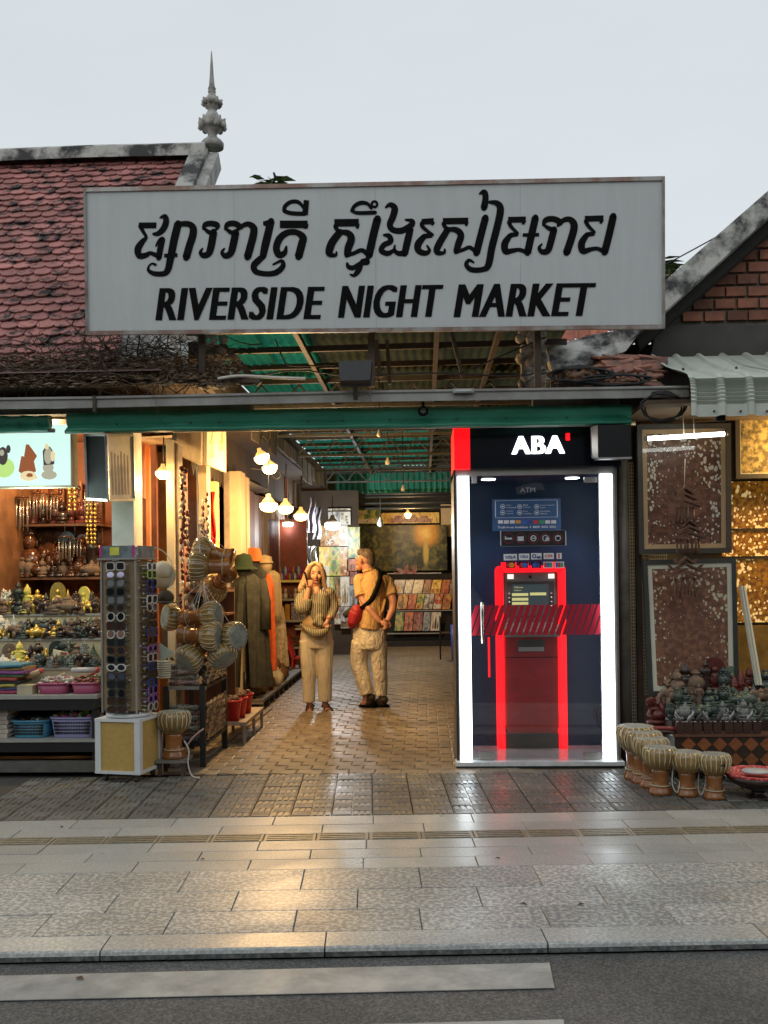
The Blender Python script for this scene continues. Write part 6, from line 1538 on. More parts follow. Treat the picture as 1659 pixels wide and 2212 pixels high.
# ---- stepped table
lt = thing('stepped_table', 'black framed stepped display table of the left stall with cream risers', 'table', loc=(-3.6, 7.8, 0))
XR_ = at(214, 1500, 7.6).x; XL_ = -5.6
def Zat(y, Y): return at(110, y, Y).z
zU = Zat(1502, 7.56); zLw = Zat(1598, 7.56)
steps = [(7.95, Zat(1442, 7.95)), (8.25, Zat(1379, 8.25)), (8.52, Zat(1326, 8.52))]
mb = MB(); mb.box(XL_, XR_, 7.56, 8.05, zU - .03, zU); mb.build('shelf_board', M_shelfedge, lt)
mb = MB(); mb.box(XL_, XR_ - .03, 7.575, 8.2, zU - .12, zU - .031); mb.build('apron', M_blkm, lt)
mb = MB(); mb.box(XL_, XR_ - .01, 7.56, 8.1, zLw - .02, zLw); mb.build('shelf_board', M_shelfedge, lt)
mb = MB(); mb.box(XL_, XR_ - .03, 7.575, 8.1, zLw - .10, zLw - .021); mb.build('apron', M_blkm, lt)
pz = zU
for i, (y, z) in enumerate(steps):
 y1 = steps[i + 1][0] if i < 2 else 8.82
 mb = MB(); mb.box(XL_, XR_ + .02, y + .012, y + .03, pz, z - .021); mb.build('riser', M_riser, lt)
 mb = MB(); mb.box(XL_, XR_ + .03, y, y1 + .03, z - .02, z); mb.build('shelf_board', M_shelfedge, lt)
 pz = z
for x in (XR_ - .06, XR_ - 1.25, XR_ - 2.4):
 mb = MB(); mb.box(x, x + .05, 7.60, 7.65, 0, zU - .121); mb.build('leg', M_blkm, lt)
 mb = MB(); mb.box(x, x + .05, 8.7, 8.75, 0, steps[2][1] - .03); mb.build('leg', M_blkm, lt)
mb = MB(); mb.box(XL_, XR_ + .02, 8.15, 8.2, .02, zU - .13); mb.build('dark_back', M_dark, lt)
mb = MB(); a = at(100, 1658, 7.5); mb.box(XL_, XR_ + .08, 7.5, 7.62, .015, .085); tag(mb.build('plinth_kerb', mat('plinth_grey', (.10, .095, .085), rough=.8, var=.3, world=True)), 'dusty grey kerb under the left stall table', 'kerb', kind='structure')
mb = MB(); mb.prism([(XR_ - 1.0, 7.9, .10), (XR_ - .1, 7.9, .10), (XR_ - .05, 7.9, .17), (XR_ - .85, 7.9, .17)], (0, .05, 0)); tag(mb.build('wooden_plank', M_orange), 'orange wooden plank under the left stall table', 'plank')
def steprow(items, si, where, grp, dy=.10):
 for it, lab in row_labels(items, where):
  p = at(it[0], 1400, steps[si][0] + dy); p.z = steps[si][1] + .001
  statue(it[3], it[4], p, it[2], lab, grp, rsr.uniform(-.5, .5), it[5] if len(it) > 5 else 1.15)
kk = ['seated', 'head', 'laughing', 'towers', 'plaque', 'standing', 'stupa', 'ganesha', 'elephant', 'tortoise']
# top step: mostly gilt and dark
steprow([(6, 0, .24, 'head', 'white'), (22, 0, .22, 'seated', 'white'), (40, 0, .29, 'standing', 'bronze', 1.3), (60, 0, .27, 'seated', 'yellow'), (82, 0, .22, 'standing', 'gold', 1.4), (100, 0, .19, 'seated', 'bronze'), (126, 0, .28, 'plaque', 'gold', .9), (148, 0, .22, 'stupa', 'gold'), (166, 0, .20, 'head', 'darkwood'), (182, 0, .24, 'plaque', 'yellow', .9), (200, 0, .21, 'towers', 'darkwood'), (-20, 0, .24, 'seated', 'white')],
  2, "on left stall's top step", 'figurines on the top step')
steprow([(2, 0, .20, 'laughing', 'white'), (16, 0, .17, 'tortoise', 'white'), (30, 0, .21, 'stupa', 'white'), (46, 0, .15, 'plaque', 'grey'), (62, 0, .17, 'laughing', 'darkwood'), (78, 0, .19, 'towers', 'darkwood'), (94, 0, .17, 'elephant', 'bronze'), (110, 0, .18, 'ganesha', 'darkwood'), (126, 0, .16, 'seated', 'gold'), (141, 0, .18, 'towers', 'bronze'), (155, 0, .17, 'laughing', 'clay'), (170, 0, .19, 'seated', 'darkwood'), (184, 0, .16, 'elephant', 'darkwood'), (198, 0, .18, 'tortoise', 'bronze'), (210, 0, .18, 'head', 'clay')],
  1, "on left stall's second step", 'figurines on the second step', .09)
steprow([(20, 0, .19, 'plaque', 'clay'), (42, 0, .21, 'seated', 'yellow', 1.3), (66, 0, .19, 'towers', 'darkwood'), (82, 0, .20, 'laughing', 'darkwood'), (100, 0, .15, 'head', 'gold'), (122, 0, .21, 'plaque', 'bronze', 1.1), (148, 0, .22, 'ganesha', 'bronze'), (166, 0, .18, 'vase', 'clay', .9), (182, 0, .21, 'head', 'grey', .8), (202, 0, .19, 'stupa', 'green'), (-14, 0, .2, 'seated', 'grey')],
  0, "at back of left stall's lowest step", 'figurines on the lowest step', .19)
steprow([(6, 0, .11, 'tortoise', 'white'), (30, 0, .10, 'laughing', 'white'), (58, 0, .10, 'laughing', 'gold'), (76, 0, .11, 'tortoise', 'clay'), (94, 0, .10, 'elephant', 'clay'), (112, 0, .11, 'tortoise', 'darkwood'), (130, 0, .10, 'seated', 'clay'), (147, 0, .12, 'seated', 'grey'), (160, 0, .12, 'laughing', 'bronze'), (174, 0, .11, 'elephant', 'green'), (188, 0, .12, 'laughing', 'green'), (204, 0, .11, 'tortoise', 'bronze')],
  0, "along front of left stall's lowest step", 'small figurines on the lowest step', .06)
for si, (nn, cols_, hr0, dy_) in enumerate(((24, ['clay', 'bronze', 'darkwood', 'grey', 'green'], .085, .035), (26, ['darkwood', 'darkwood', 'clay', 'gold', 'bronze'], .09, .03), (22, ['darkwood', 'gold', 'bronze', 'clay'], .11, .035))):
 its = [(-8 + q * 222 / nn + rsr.uniform(-3, 3), 0, rsr.uniform(hr0, hr0 * 1.45), kk[rsr.randrange(10)], cols_[rsr.randrange(len(cols_))]) for q in range(nn)]
 if si == 0: its = [i_ for i_ in its if i_[0] > 80]
 for it, lab in row_labels(its, ["at left stall's lowest step edge", "at left stall's second step edge", "at left stall's top step edge"][si]):
  p = at(it[0], 1400, steps[si][0] + dy_); p.z = steps[si][1] + .001
  statue(it[3], it[4], p, it[2], lab, 'tiny figurines at the step edges', rsr.uniform(-.6, .6), 1.2)
cd_ = thing('price_card', 'cream card with a red mark propped among the figurines of the lowest step', 'card', loc=at(140, 1428, 8.05))
mb = MB(); mb.prism([at(113, 1425, 8.03), at(172, 1430, 8.03), at(174, 1416, 8.06), at(115, 1402, 8.06)], (0, .004, 0)); mb.build('card', M_riser, cd_)
mb = MB(); mb.prism([at(130, 1414, 8.035), at(158, 1417, 8.035), at(158, 1411, 8.04), at(130, 1408, 8.04)], (0, .002, 0)); mb.build('red_mark', M_red, cd_)
# ---- baskets
def basket(px0, px1, ytop, ybot, Y, m, label, slots=True, taper=.86):
 a = at(px0, ybot, Y); b = at(px1, ytop, Y); w_ = b.x - a.x; h = b.z - a.z; c = Vector(((a.x + b.x) / 2, Y + .13, a.z))
 t = thing('plastic_basket', label, 'basket', loc=c)
 def ringp(k, z, n=28):
  out = []
  for i in range(n):
   an = 2 * math.pi * i / n; cx, sy = math.cos(an), math.sin(an)
   e = .45; out.append((c.x + math.copysign(abs(cx) ** e, cx) * w_ / 2 * k, c.y + math.copysign(abs(sy) ** e, sy) * .13 * k, z))
  return out
 n = 28; levels = [(taper, a.z + .002), (taper + .02, a.z + .02), (.97, b.z - .012)] + [(.96, b.z - .012), (taper, a.z + .02)]
 vs = [p for k, z in levels for p in ringp(k, z)]
 mb = MB(); mb.add(vs, [(l * n + i, l * n + (i + 1) % n, (l + 1) * n + (i + 1) % n, (l + 1) * n + i) for l in range(len(levels) - 1) for i in range(n)] + [tuple(range(n - 1, -1, -1))], 0, True)
 mb.build('tub', m, t)
 mb = MB(); mb.tube(ringp(.99, b.z - .006), .009, 6, closed=True); mb.build('rim', m, t)
 if slots:
  mb = MB(); cols = int(w_ / .016)
  for r_ in range(4):
   f = .22 + r_ * .16; z = a.z + h * f; k = taper + (.97 - taper) * f
   for i in range(cols):
    x = c.x - w_ * k * .40 + w_ * k * .80 * i / (cols - 1)
    mb.box(x - .0042, x + .0042, c.y - .13 * k - .004, c.y - .13 * k + .006, z, z + h * .11)
  tag(mb.build('slots', M_dark, t), 'rows of dark slots', kind='stuff')
 return c, w_, b.z
M_pink = mat('pink_plastic', (.36, .07, .15), rough=.4, var=.06); M_bluep = mat('blue_plastic', (.06, .24, .36), rough=.35, var=.06); M_lil = mat('lilac_plastic', (.27, .27, .48), rough=.4, var=.06)
bk = [basket(75, 146, 1476, 1502, 7.62, M_pink, 'left of the two dusky pink tubs on the left stall', False), basket(149, 213, 1475, 1501, 7.62, M_pink, 'right of the two dusky pink tubs, touching the sunglasses rack', False),
   basket(20, 101, 1557, 1597, 7.62, M_bluep, 'blue slotted plastic basket on the lower shelf'), basket(103, 205, 1550, 1597, 7.62, M_lil, 'lilac slotted plastic basket on the lower shelf', True, .84)]
TRC = [mat('trinket_%s' % n, c, rough=.35, rnd=.35) for n, c in (('silver', (.6, .6, .58)), ('cream', (.65, .6, .45)), ('red', (.45, .06, .06)), ('green', (.12, .25, .08)), ('brown', (.2, .11, .05)), ('pink', (.55, .12, .3)))]
def heap(c, w_, ztop, label, n, mats, hh=.04, sz=.018, depth=.10):
 mb = MB(); rr = random.Random(n)
 for k in range(n):
  x = rr.uniform(-.44, .44) * w_; y = rr.uniform(-depth, depth); z = ztop - .02 + rr.uniform(0, hh) * (1 - abs(x / w_))
  s = rr.uniform(.6, 1.5) * sz
  if k % 3 == 0: mb.obox((c.x + x, c.y + y, z), (s * 3.4, s * .7, s * .6), Matrix.Rotation(rr.uniform(0, 3), 3, 'Z') @ Matrix.Rotation(rr.uniform(-.5, .5), 3, 'Y'), k % len(mats))
  else: mb.ell((c.x + x, c.y + y, z), (s, s * .8, s * .7), 6, 4, None, k % len(mats))
 o = mb.build('trinkets', mats); return tag(o, label, 'trinkets', kind='stuff')
heap(*bk[0], 'shiny silver and cream trinkets heaped in the left pink tub', 70, [TRC[0], TRC[1], TRC[0], TRC[5]], .07)
heap(*bk[1], 'mixed brown and red trinkets heaped in the right pink tub', 70, [TRC[4], TRC[2], TRC[1], TRC[3]], .08)
heap(*bk[3], 'green and pink trinkets heaped in the lilac basket', 60, [TRC[3], TRC[1], TRC[5], TRC[4]], .06)
heap(*bk[2], 'dark trinkets at the bottom of the blue basket', 26, [TRC[4], TRC[0]], .01)
cup = thing('plastic_tumbler', 'lime green plastic tumbler standing in the lilac basket', 'cup', loc=at(183, 1548, 7.78))
mb = MB(); s_ = 7.78 / F; mb.lathe([(9 * s_, 0), (12 * s_, 36 * s_), (11 * s_, 36 * s_), (8 * s_, 2 * s_)], at(183, 1550, 7.78), 16); mb.build('tumbler', mat('lime', (.20, .42, .05), rough=.35), cup)
mb = MB()
for k in range(5): mb.tube([at(178 + k * 3, 1516, 7.78), at(176 + k * 5, 1504 + k, 7.78)], .007, 5, k % 3)
tag(mb.build('pens', [TRC[2], TRC[5], TRC[1]], cup), 'coloured ends sticking out', kind='stuff')
# rolled items over the pink tubs
for i, (x0, y0, x1, y1, m, lab) in enumerate(((128, 1473, 176, 1466, TRC[1], 'cream roll lying across the gap of the pink tubs'), (155, 1448, 212, 1447, TRC[0], 'pale roll lying above the right pink tub'), (58, 1462, 90, 1448, mat('tan_roll', (.5, .36, .2)), 'tan roll leaning on the folded scarves'))):
 t = thing('fan_roll', lab, 'roll', loc=at((x0 + x1) / 2, y0 + 5, 7.75)); a = at(x0, y0, 7.75); b = at(x1, y1, 7.75)
 mb = MB(); mb.tube([a, b], .022, 10); mb.build('roll', m, t)
 mb = MB(); mb.tube([a + (b - a) * .92, a + (b - a) * 1.02], .024, 10); mb.build('end_band', TRC[2 if i else 4], t)
cb = at(60, 1504, 7.66); mb = MB(); mb.box(cb.x - .062, cb.x + .062, 7.6, 7.72, zU + .001, zU + .075); tag(mb.build('card_box', M_riser), 'small cream card box between folded scarves and pink tub', 'box')
# folded scarves
SCF = [(.30, .05, .10), (.10, .12, .30), (.38, .34, .08), (.05, .06, .07), (.35, .07, .05), (.12, .25, .12), (.28, .10, .30), (.40, .25, .10), (.07, .20, .28)]
for i in range(9):
 z = zU + .002 + i * .026; x0, x1 = (-70, 40) if i < 5 else (-70, 55)
 a = at(x0, 1480, 7.66 + .02 * (i % 2)); b = at(x1 - 4 * (i % 3), 1480, 7.66)
 mb = MB(); n = 10
 def fs_(u, v):
  an = math.pi * (v - .5); return Vector((a.x + (b.x - a.x) * u, 7.66 + .02 * (i % 2) + .10 * (1 - math.cos(an)) * 0 + (-.012 * math.cos(an)), z + .0125 + .0125 * math.sin(an) + .003 * math.sin(u * 14 + i)))
 mb.grid(fs_, 14, 6); mb.box(a.x, b.x, 7.66 + .02 * (i % 2) + .001, 7.92, z, z + .024)
 tag(mb.build('folded_scarf', mat('scarf_%d' % i, SCF[i], rough=.85, var=.35, scale=16)), f"folded {['crimson','navy','olive','black','red','green','purple','tan','teal'][i]} scarf in the stack at the left edge", 'scarf', 'folded scarves')
for i in range(7):
 z = zLw + .002 + i * .036; a = at(-60, 1580, 7.64); b = at(15 + (i % 2) * 2, 1580, 7.64)
 mb = MB(); mb.box(a.x, b.x, 7.64 + .006 * (i % 2), 7.9, z, z + .033); mb.ell((b.x, 7.77, z + .016), (.012, .12, .016), 6, 5)
 tag(mb.build('folded_cloth', mat('pale_cloth', (.42, .36, .30), rough=.9, var=.25, rnd=.2)), f"folded pale cloth at the left edge of the lower shelf, {ORD[i + 1]} from the bottom", 'cloth', 'folded pale cloths')
# ================================================================ SUNGLASSES RACK
rk = thing('sunglasses_rack', 'tall rotating sunglasses rack on a wheeled yellow base with white corners', 'display rack', loc=at(277, 1690, 7.2))
rc_ = gnd(280, 1680); rc_.z = 0
th = R(-11)      # front-left face turned a little left
RZ = Matrix.Rotation(th, 3, 'Z')
def RL(x, y, z): return rc_ + RZ @ Vector((x, y, z))
M_ybase = mat('base_yellow', (.46, .30, .085), rough=.6, var=.12, scale=30); M_wtrim = mat('white_trim_plastic', (.62, .64, .64), rough=.4, var=.05)
hb = .178; zb0, zb1 = .065, .47
mb = MB(); mb.obox(rc_ + Vector((0, 0, (zb0 + zb1) / 2)), (hb * 2 - .012, hb * 2 - .012, zb1 - zb0 - .02), RZ); mb.build('yellow_panel', M_ybase, rk)
for sx in (-1, 1):
 for sy in (-1, 1):
  mb = MB(); mb.obox(RL(sx * (hb - .017), sy * (hb - .017), (zb0 + zb1) / 2), (.046, .046, zb1 - zb0 - .004), RZ); mb.build('corner_post', M_wtrim, rk)
  mb = MB(); mb.obox(RL(sx * (hb - .05), sy * (hb - .05), .045), (.03, .02, .03), RZ); mb.tube([RL(sx * (hb - .05) - .012, sy * (hb - .05), .022), RL(sx * (hb - .05) + .012, sy * (hb - .05), .022)], .022, 12); mb.build('caster', M_darkal, rk)
for z in (zb0 + .002, zb1 - .014):
 mb = MB(); mb.obox(rc_ + Vector((0, 0, z + .008)), (hb * 2 + .016, hb * 2 + .016, .022), RZ); mb.build('edge_rim', M_wtrim, rk)
mb = MB(); mb.lathe([(.17, 0), (.17, .02), (.16, .024), (0, .024)], rc_ + Vector((0, 0, zb1 + .01)), 20); mb.build('turntable', M_wtrim, rk)
hr_ = .135; z0_, z1_ = .53, 1.66
mb = MB(); mb.obox(rc_ + Vector((0, 0, (z0_ + z1_) / 2)), (hr_ * 2, hr_ * 2, z1_ - z0_), RZ); mb.build('core_panel', mat('rack_card', (.28, .20, .11), rough=.7, var=.2, scale=10), rk)
for sx in (-1, 1):
 for sy in (-1, 1):
  mb = MB(); mb.obox(RL(sx * (hr_ + .006), sy * (hr_ + .006), (z0_ + z1_) / 2), (.014, .014, z1_ - z0_ + .03), RZ); mb.build('corner_strip', M_alu, rk)
mb = MB(); mb.obox(rc_ + Vector((0, 0, z1_ + .012)), (hr_ * 2 + .06, hr_ * 2 + .06, .014), RZ); mb.build('top_board', M_alu, rk)
for k in range(4):
 mb = MB(); a = math.pi / 2 * k; d = Vector((math.cos(a), math.sin(a), 0)); e = Vector((-d.y, d.x, 0))
 c = Vector((0, 0, z1_ + .065)) + d * (hr_ + .022); mb.obox(rc_ + RZ @ c, (.004 if abs(d.x) > .5 else .27, .27 if abs(d.x) > .5 else .004, .09), RZ); mb.build('header_card', mat('holo_card', (.35, .42, .45), rough=.15, metal=.5, var=.4, scale=14), rk)
mb = MB(); mb.obox(rc_ + RZ @ Vector((-.02, -hr_ - .026, z1_ + .07)), (.075, .004, .06), RZ); mb.build('yellow_card', mat('yellow_card', (.6, .6, .08), rough=.4), rk)
for x_ in (-.135, .135):
 mb = MB(); mb.obox(rc_ + RZ @ Vector((x_, -hr_ - .026, z1_ + .07)), (.018, .006, .085), RZ); mb.build('pink_edge', mat('pink_edge', (.55, .05, .25), rough=.3), rk)
heap(rc_ + Vector((0, 0, 0)), .3, z1_ + .03, 'glittering loose sunglasses heaped on top of the sunglasses rack', 50, [TRC[0], M_darkal, TRC[0], TRC[5]], .05, .016, .12)
FR = {'black': (.012, .012, .013), 'white': (.7, .7, .68), 'brown': (.12, .05, .025), 'blue': (.04, .06, .22), 'clear': (.45, .42, .38), 'violet': (.25, .12, .4), 'lime': (.3, .5, .1), 'teal': (.02, .18, .18)}
FM = {k: mat('frame_' + k, c, rough=.25, rnd=.1) for k, c in FR.items()}
M_lens = mat('dark_lens', (.008, .009, .012), rough=.06, spec=.8, rnd=.3)
M_lensb = mat('brown_lens', (.10, .05, .03), rough=.08, metal=.6, rnd=.3); M_lensv = mat('mirror_lens', (.25, .26, .38), rough=.06, metal=.9, rnd=.4)
GM = {}
def glass_parts(shape):
 if shape in GM: return GM[shape]
 w_, h_, e = {'round': (.024, .024, 1.0), 'oval': (.028, .019, 1.0), 'square': (.027, .022, .45), 'cat': (.028, .021, .7)}[shape]
 def outl(k, cx):
  pts = []
  for i in range(14):
   a = 2 * math.pi * i / 14; c, s = math.cos(a), math.sin(a)
   y = math.copysign(abs(s) ** e, s) * h_ * k
   if shape == 'cat' and s > 0: y *= 1.0 + .35 * (c * (1 if cx > 0 else -1))
   pts.append((cx + math.copysign(abs(c) ** e, c) * w_ * k, 0, y))
  return pts
 fr = MB(); ln = []; tm_ = []
 for cx in (-.033, .033):
  o, i_ = outl(1.16, cx), outl(.88, cx); n = 14
  vs = [(x, -.003, z) for x, y, z in o] + [(x, -.003, z) for x, y, z in i_] + [(x, .003, z) for x, y, z in o]
  fr.add(vs, [(k, (k + 1) % n, n + (k + 1) % n, n + k) for k in range(n)] + [((k + 1) % n, k, 2 * n + k, 2 * n + (k + 1) % n) for k in range(n)])
  q = MB(); q.add([(x, -.001, z) for x, y, z in outl(.9, cx)], [tuple(range(14))]); ln.append(q)
  sx = 1 if cx > 0 else -1
  q = MB(); tm_.append(q); q.tube([(sx * .066, 0, .008), (sx * .068, .05, .008), (sx * .066, .11, -.004)], .0022, 4)
 fr.box(-.012, .012, -.0025, .0025, .003, .009)
 GM[shape] = (fr, ln, tm_, {})
 return GM[shape]
def sunglasses(label, shape, colr, loc, rz, pitch=0):
 fr, ln, tm_, cache = glass_parts(shape)
 if colr not in cache:
  cache[colr] = (fr.mesh('frame', FM[colr]), [q.mesh('temple', FM[colr]) for q in tm_])
 if 'lens' not in cache: cache['lens'] = [[q.mesh('lens', m_) for q in ln] for m_ in (M_lens, M_lens, M_lensb, M_lensv)]
 t = thing('sunglasses', label, 'sunglasses', loc=loc, group='sunglasses on the rack', rot=(pitch, 0, rz)); t.scale = (1.22, 1.22, 1.3)
 inst('frame', cache[colr][0], t, (0, 0, 0)); [inst('temple', q, t, (0, 0, 0)) for q in cache[colr][1]]; [inst('lens', q, t, (0, 0, 0)) for q in cache['lens'][rg.randrange(4)]]
rg = random.Random(5); NR = 18
for face, (ang, nm) in enumerate(((0, 'wide front face'), (90, 'narrow right face'), (-90, 'left edge'), (180, 'back'))):
 if face == 3: continue
 for r_ in range(NR):
  z = z1_ - .045 - r_ * (z1_ - z0_ - .06) / (NR - 1)
  colr = rg.choice(['black'] * 7 + ['brown', 'blue', 'clear', 'teal']); shape = rg.choice(['round', 'oval', 'square', 'cat', 'square'])
  if face == 1: colr = rg.choice(['black', 'black', 'black', 'clear', 'violet', 'blue', 'brown'])
  if face == 0 and r_ in (6, 8): colr, shape = 'white' if r_ == 99 else 'clear', 'round'
  if face == 0 and r_ == 12: colr, shape = 'white', 'oval'
  if face == 1 and r_ in (0, 4): colr, shape = 'white', ('cat' if r_ == 0 else 'square')
  if face == 1 and r_ == 1: colr, shape = 'lime', 'square'
  if face == 2 and r_ == 3: colr, shape = 'white', 'round'
  RR = Matrix.Rotation(th + R(ang), 3, 'Z')
  x_ = (0.006 if face == 0 else .01)
  p = rc_ + RR @ Vector((x_, -(hr_ + .062), 0)); p.z = z + rg.uniform(-.004, .004)
  rz_ = th + R(ang) + rg.uniform(-.06, .06) + (.55 if face == 2 else 0)
  sunglasses(f"{shape} {colr} sunglasses on the rack's {nm}, {ORD[r_ + 1]} row from the top", shape, colr, p, rz_, rg.uniform(-.15, .1))
# the small white bars that carry each pair
for face, ang in enumerate((0, 90, -90)):
 RR = Matrix.Rotation(th + R(ang), 3, 'Z')
 for r_ in range(NR):
  z = z1_ - .062 - r_ * (z1_ - z0_ - .06) / (NR - 1)
  mb = MB(); mb.obox(rc_ + RR @ Vector((0, -(hr_ + .03), 0)) + Vector((0, 0, z)), (.15, .004, .012), RR)
  mb.obox(rc_ + RR @ Vector((0, -(hr_ + .014), 0)) + Vector((0, 0, z)), (.012, .03, .008), RR); mb.build('holder_bar', M_wtrim if (r_ + face) % 3 else M_riser, rk)
  mb = MB(); mb.obox(rc_ + RR @ Vector((rg.uniform(-.10, .10), -(hr_ + .004), 0)) + Vector((0, 0, z - .018)), (.022, .002, .014), RR); mb.build('price_tag', M_wtrim if r_ % 2 else M_ybtn if False else M_riser, rk)
# ---- white bag, basket, fan at the right of the rack
M_canv = mat('canvas_cream', (.58, .54, .40), rough=.8, var=.12)
bg_ = thing('canvas_bag', 'cream canvas bag with a long strap hanging behind the sunglasses rack', 'bag', loc=at(352, 1270, 7.75))
c = at(352, 1242, 7.75); mb = MB(); mb.ell(c, (.105, .07, .115), 16, 10); mb.build('pouch', M_canv, bg_)
mb = MB(); mb.ell(c + Vector((.02, -.045, .035)), (.075, .045, .07), 14, 8); mb.build('flap', M_canv, bg_)
mb = MB(); mb.tube([at(p, q, 7.68) for p, q in catmull([(318, 1182), (338, 1184), (358, 1196), (372, 1220), (374, 1250), (366, 1268)], 6)], [(.016, .004)] * 31, 6); mb.build('strap', M_canv, bg_)
hk = thing('dark_hat', 'small dark hat hanging under the cream canvas bag', 'hat', loc=at(356, 1318, 7.7)); c = at(358, 1290, 7.7)
mb = MB(); mb.ell(c, (.07, .07, .06), 14, 8); mb.build('crown', M_timb, hk); mb = MB(); mb.lathe([(.06, -.035), (.11, -.045), (.112, -.04), (.06, -.028)], c, 18, caps=False); mb.build('brim', M_timb, hk)
fn_ = thing('paper_fan', 'pale greenish pointed fan leaning right of the sunglasses rack', 'fan', loc=at(358, 1425, 7.6))
mb = MB(); mb.prism([at(342, 1388, 7.6), at(376, 1410, 7.6), at(352, 1428, 7.6), at(344, 1424, 7.6)], (0, .015, 0)); mb.build('leaf', mat('pale_green', (.38, .45, .38), rough=.4, var=.2), fn_)
mb = MB(); mb.bar(at(344, 1388, 7.6), at(346, 1428, 7.6), .012); mb.build('rib', M_shelfedge, fn_)
wb = thing('woven_basket', 'small cream woven basket low beside the rack', 'basket', loc=at(352, 1466, 7.62))
for k in range(8):
 mb = MB(); mb.lathe([(.055, 0), (.06, .006), (.055, .012)], at(354, 1464 - k * 4.8, 7.62), 14); mb.build('coil', M_canv, wb)
# ================================================================ LANE GOODS ON THE LEFT
# drum on its stool beside the rack
d = dup(d0, label='glossy brown drum with ribbed cream bowl on a low stool beside the yellow rack base', group='drums of the left stall')
for ch in list(d.children):
 if ch.name.startswith('dark_mark'): bpy.data.objects.remove(ch)
sp_ = gnd(376, 1668); sp_.y = 7.5; sp_ = Vector((at(376, 1650, 7.5).x, 7.5, 0))
zst = at(376, 1637, 7.5).z
hh = at(376, 1536, 7.5).z - zst
d.location = (sp_.x, sp_.y, zst); d.scale = (hh / .331,) * 3
st2 = thing('low_stool', 'low dark stool under the glossy drum beside the rack', 'stool', loc=sp_)
mb = MB(); mb.box(sp_.x - .12, sp_.x + .12, 7.39, 7.62, zst - .022, zst - .0005); mb.build('seat', mat('stool_grey', (.16, .15, .13), rough=.6), st2)
for sx in (-1, 1):
 for sy in (-1, 1):
  mb = MB(); mb.box(sp_.x + sx * .09 - .014, sp_.x + sx * .09 + .014, 7.505 + sy * .085 - .014, 7.505 + sy * .085 + .014, 0, zst - .023); mb.build('leg', M_timb, st2)
wire([at(398, 1600, 7.4), at(408, 1622, 7.38), at(406, 1648, 7.36), at(414, 1675, 7.34), gnd(432, 1683) + Vector((0, 0, .006))], .006, M_cord, 'white cord trailing from the glossy drum down to the paving', 'cord', 'cord')
wire([at(404, 1610, 7.4), at(420, 1590, 7.4), at(440, 1574, 7.42)], .007, mat('stick_red', (.45, .30, .25), rough=.5), 'drum stick with red tip sticking out right of the glossy drum', 'stick', 'drum_stick')
# hanging drum clusters
def hang(dirv, px, py, Y, label, apex, s=1.0):
 q = dup(d0, label=label, group='drums hanging in clusters')
 for ch in list(q.children):
  if ch.name.startswith('dark_mark'): bpy.data.objects.remove(ch)
 dv = Vector(dirv).normalized(); rot = dv.to_track_quat('Z', 'Y')
 q.rotation_mode = 'QUATERNION'; q.rotation_quaternion = rot; q.scale = (s,) * 3
 c = at(px, py, Y); q.location = c - dv * (.165 * s)
 ap = at(*apex)
 for e in (.10, -.10):
  mb = MB(); mb.tube([c + dv * e + Vector((0, 0, .06)), ap], .0028, 4)
  pm = q.matrix_basis.inverted(); k_ = MB(); k_.add([pm @ Vector(v) for v in mb.v], mb.f, 0, True); k_.build('hanging_cord', M_cord, q, local=True)
ap1 = (428, 1130, 7.9); ap2 = (438, 1256, 7.9)
hang((-1, -.18, .03), 453, 1224, 7.9, 'horizontal drum at the front of the upper cluster', ap1)
hang((-.95, .1, .22), 462, 1196, 8.05, 'horizontal drum at the back of the upper cluster', ap1)
hang((-.6, .6, -.5), 474, 1258, 8.15, 'darker drum drooping below the upper cluster', ap1)
hang((1, -.18, .08), 432, 1333, 7.85, 'top drum of the lower cluster, bowl to the right', ap2)
hang((-.75, -.55, .12), 392, 1336, 7.95, 'drum of the lower cluster with its skin turned left', ap2, .9)
hang((1, -.12, -.06), 430, 1372, 7.78, 'middle drum of the lower cluster, bowl to the right', ap2)
hang((.75, -.55, -.05), 486, 1372, 7.95, 'drum of the lower cluster with grey skin turned right', ap2)
hang((-.45, -.5, -.45), 428, 1406, 7.85, 'lowest drum of the cluster with skin turned down left', ap2)
hang((.45, -.45, -.6), 468, 1396, 7.9, 'lowest drum of the cluster with cream bowl turned down right', ap2)
wire([at(425, 1005, 7.95), at(428, 1070, 7.92), at(428, 1135, 7.9), at(438, 1256, 7.9)], .006, M_cord, 'long white cord carrying both drum clusters', 'cord', 'cord')
# black table with rope bundles
XT0, XT1 = at(356, 1500, 7.75).x, at(443, 1500, 7.75).x
zt1 = at(400, 1482, 7.75).z; zt2 = at(400, 1604, 7.75).z
bt = thing('rope_table', 'black framed two tier table stacked with braided rope bundles', 'table', loc=((XT0 + XT1) / 2, 8.2, 0))
for x in (XT0 + .01, XT1 - .02):
 for y in (7.75, 8.60):
  mb = MB(); mb.box(x - .022, x + .022, y - .02, y + .02, 0, zt1 + (.22 if y > 8 else 0)); mb.build('leg', M_blkm, bt)
for z in (zt1, zt2):
 mb = MB(); mb.box(XT0, XT1, 7.775, 8.58, z - .03, z - .006); mb.build('shelf_board', M_timb, bt)
 mb = MB(); mb.box(XT0 - .01, XT1 + .01, 7.735, 7.76, z - .028, z - .002); mb.build('front_rail', M_zinc if z == zt1 else M_blkm, bt)
ROPEC = [mat('rope_%d' % i, c, rough=.45, col2=c2, scale=55, cmix=(.42, .6), rnd=.2, coat=.2) for i, (c, c2) in enumerate((((.10, .055, .05), (.32, .20, .16)), ((.06, .055, .06), (.26, .24, .22)), ((.14, .07, .06), (.38, .30, .22)), ((.08, .085, .06), (.30, .30, .22))))]
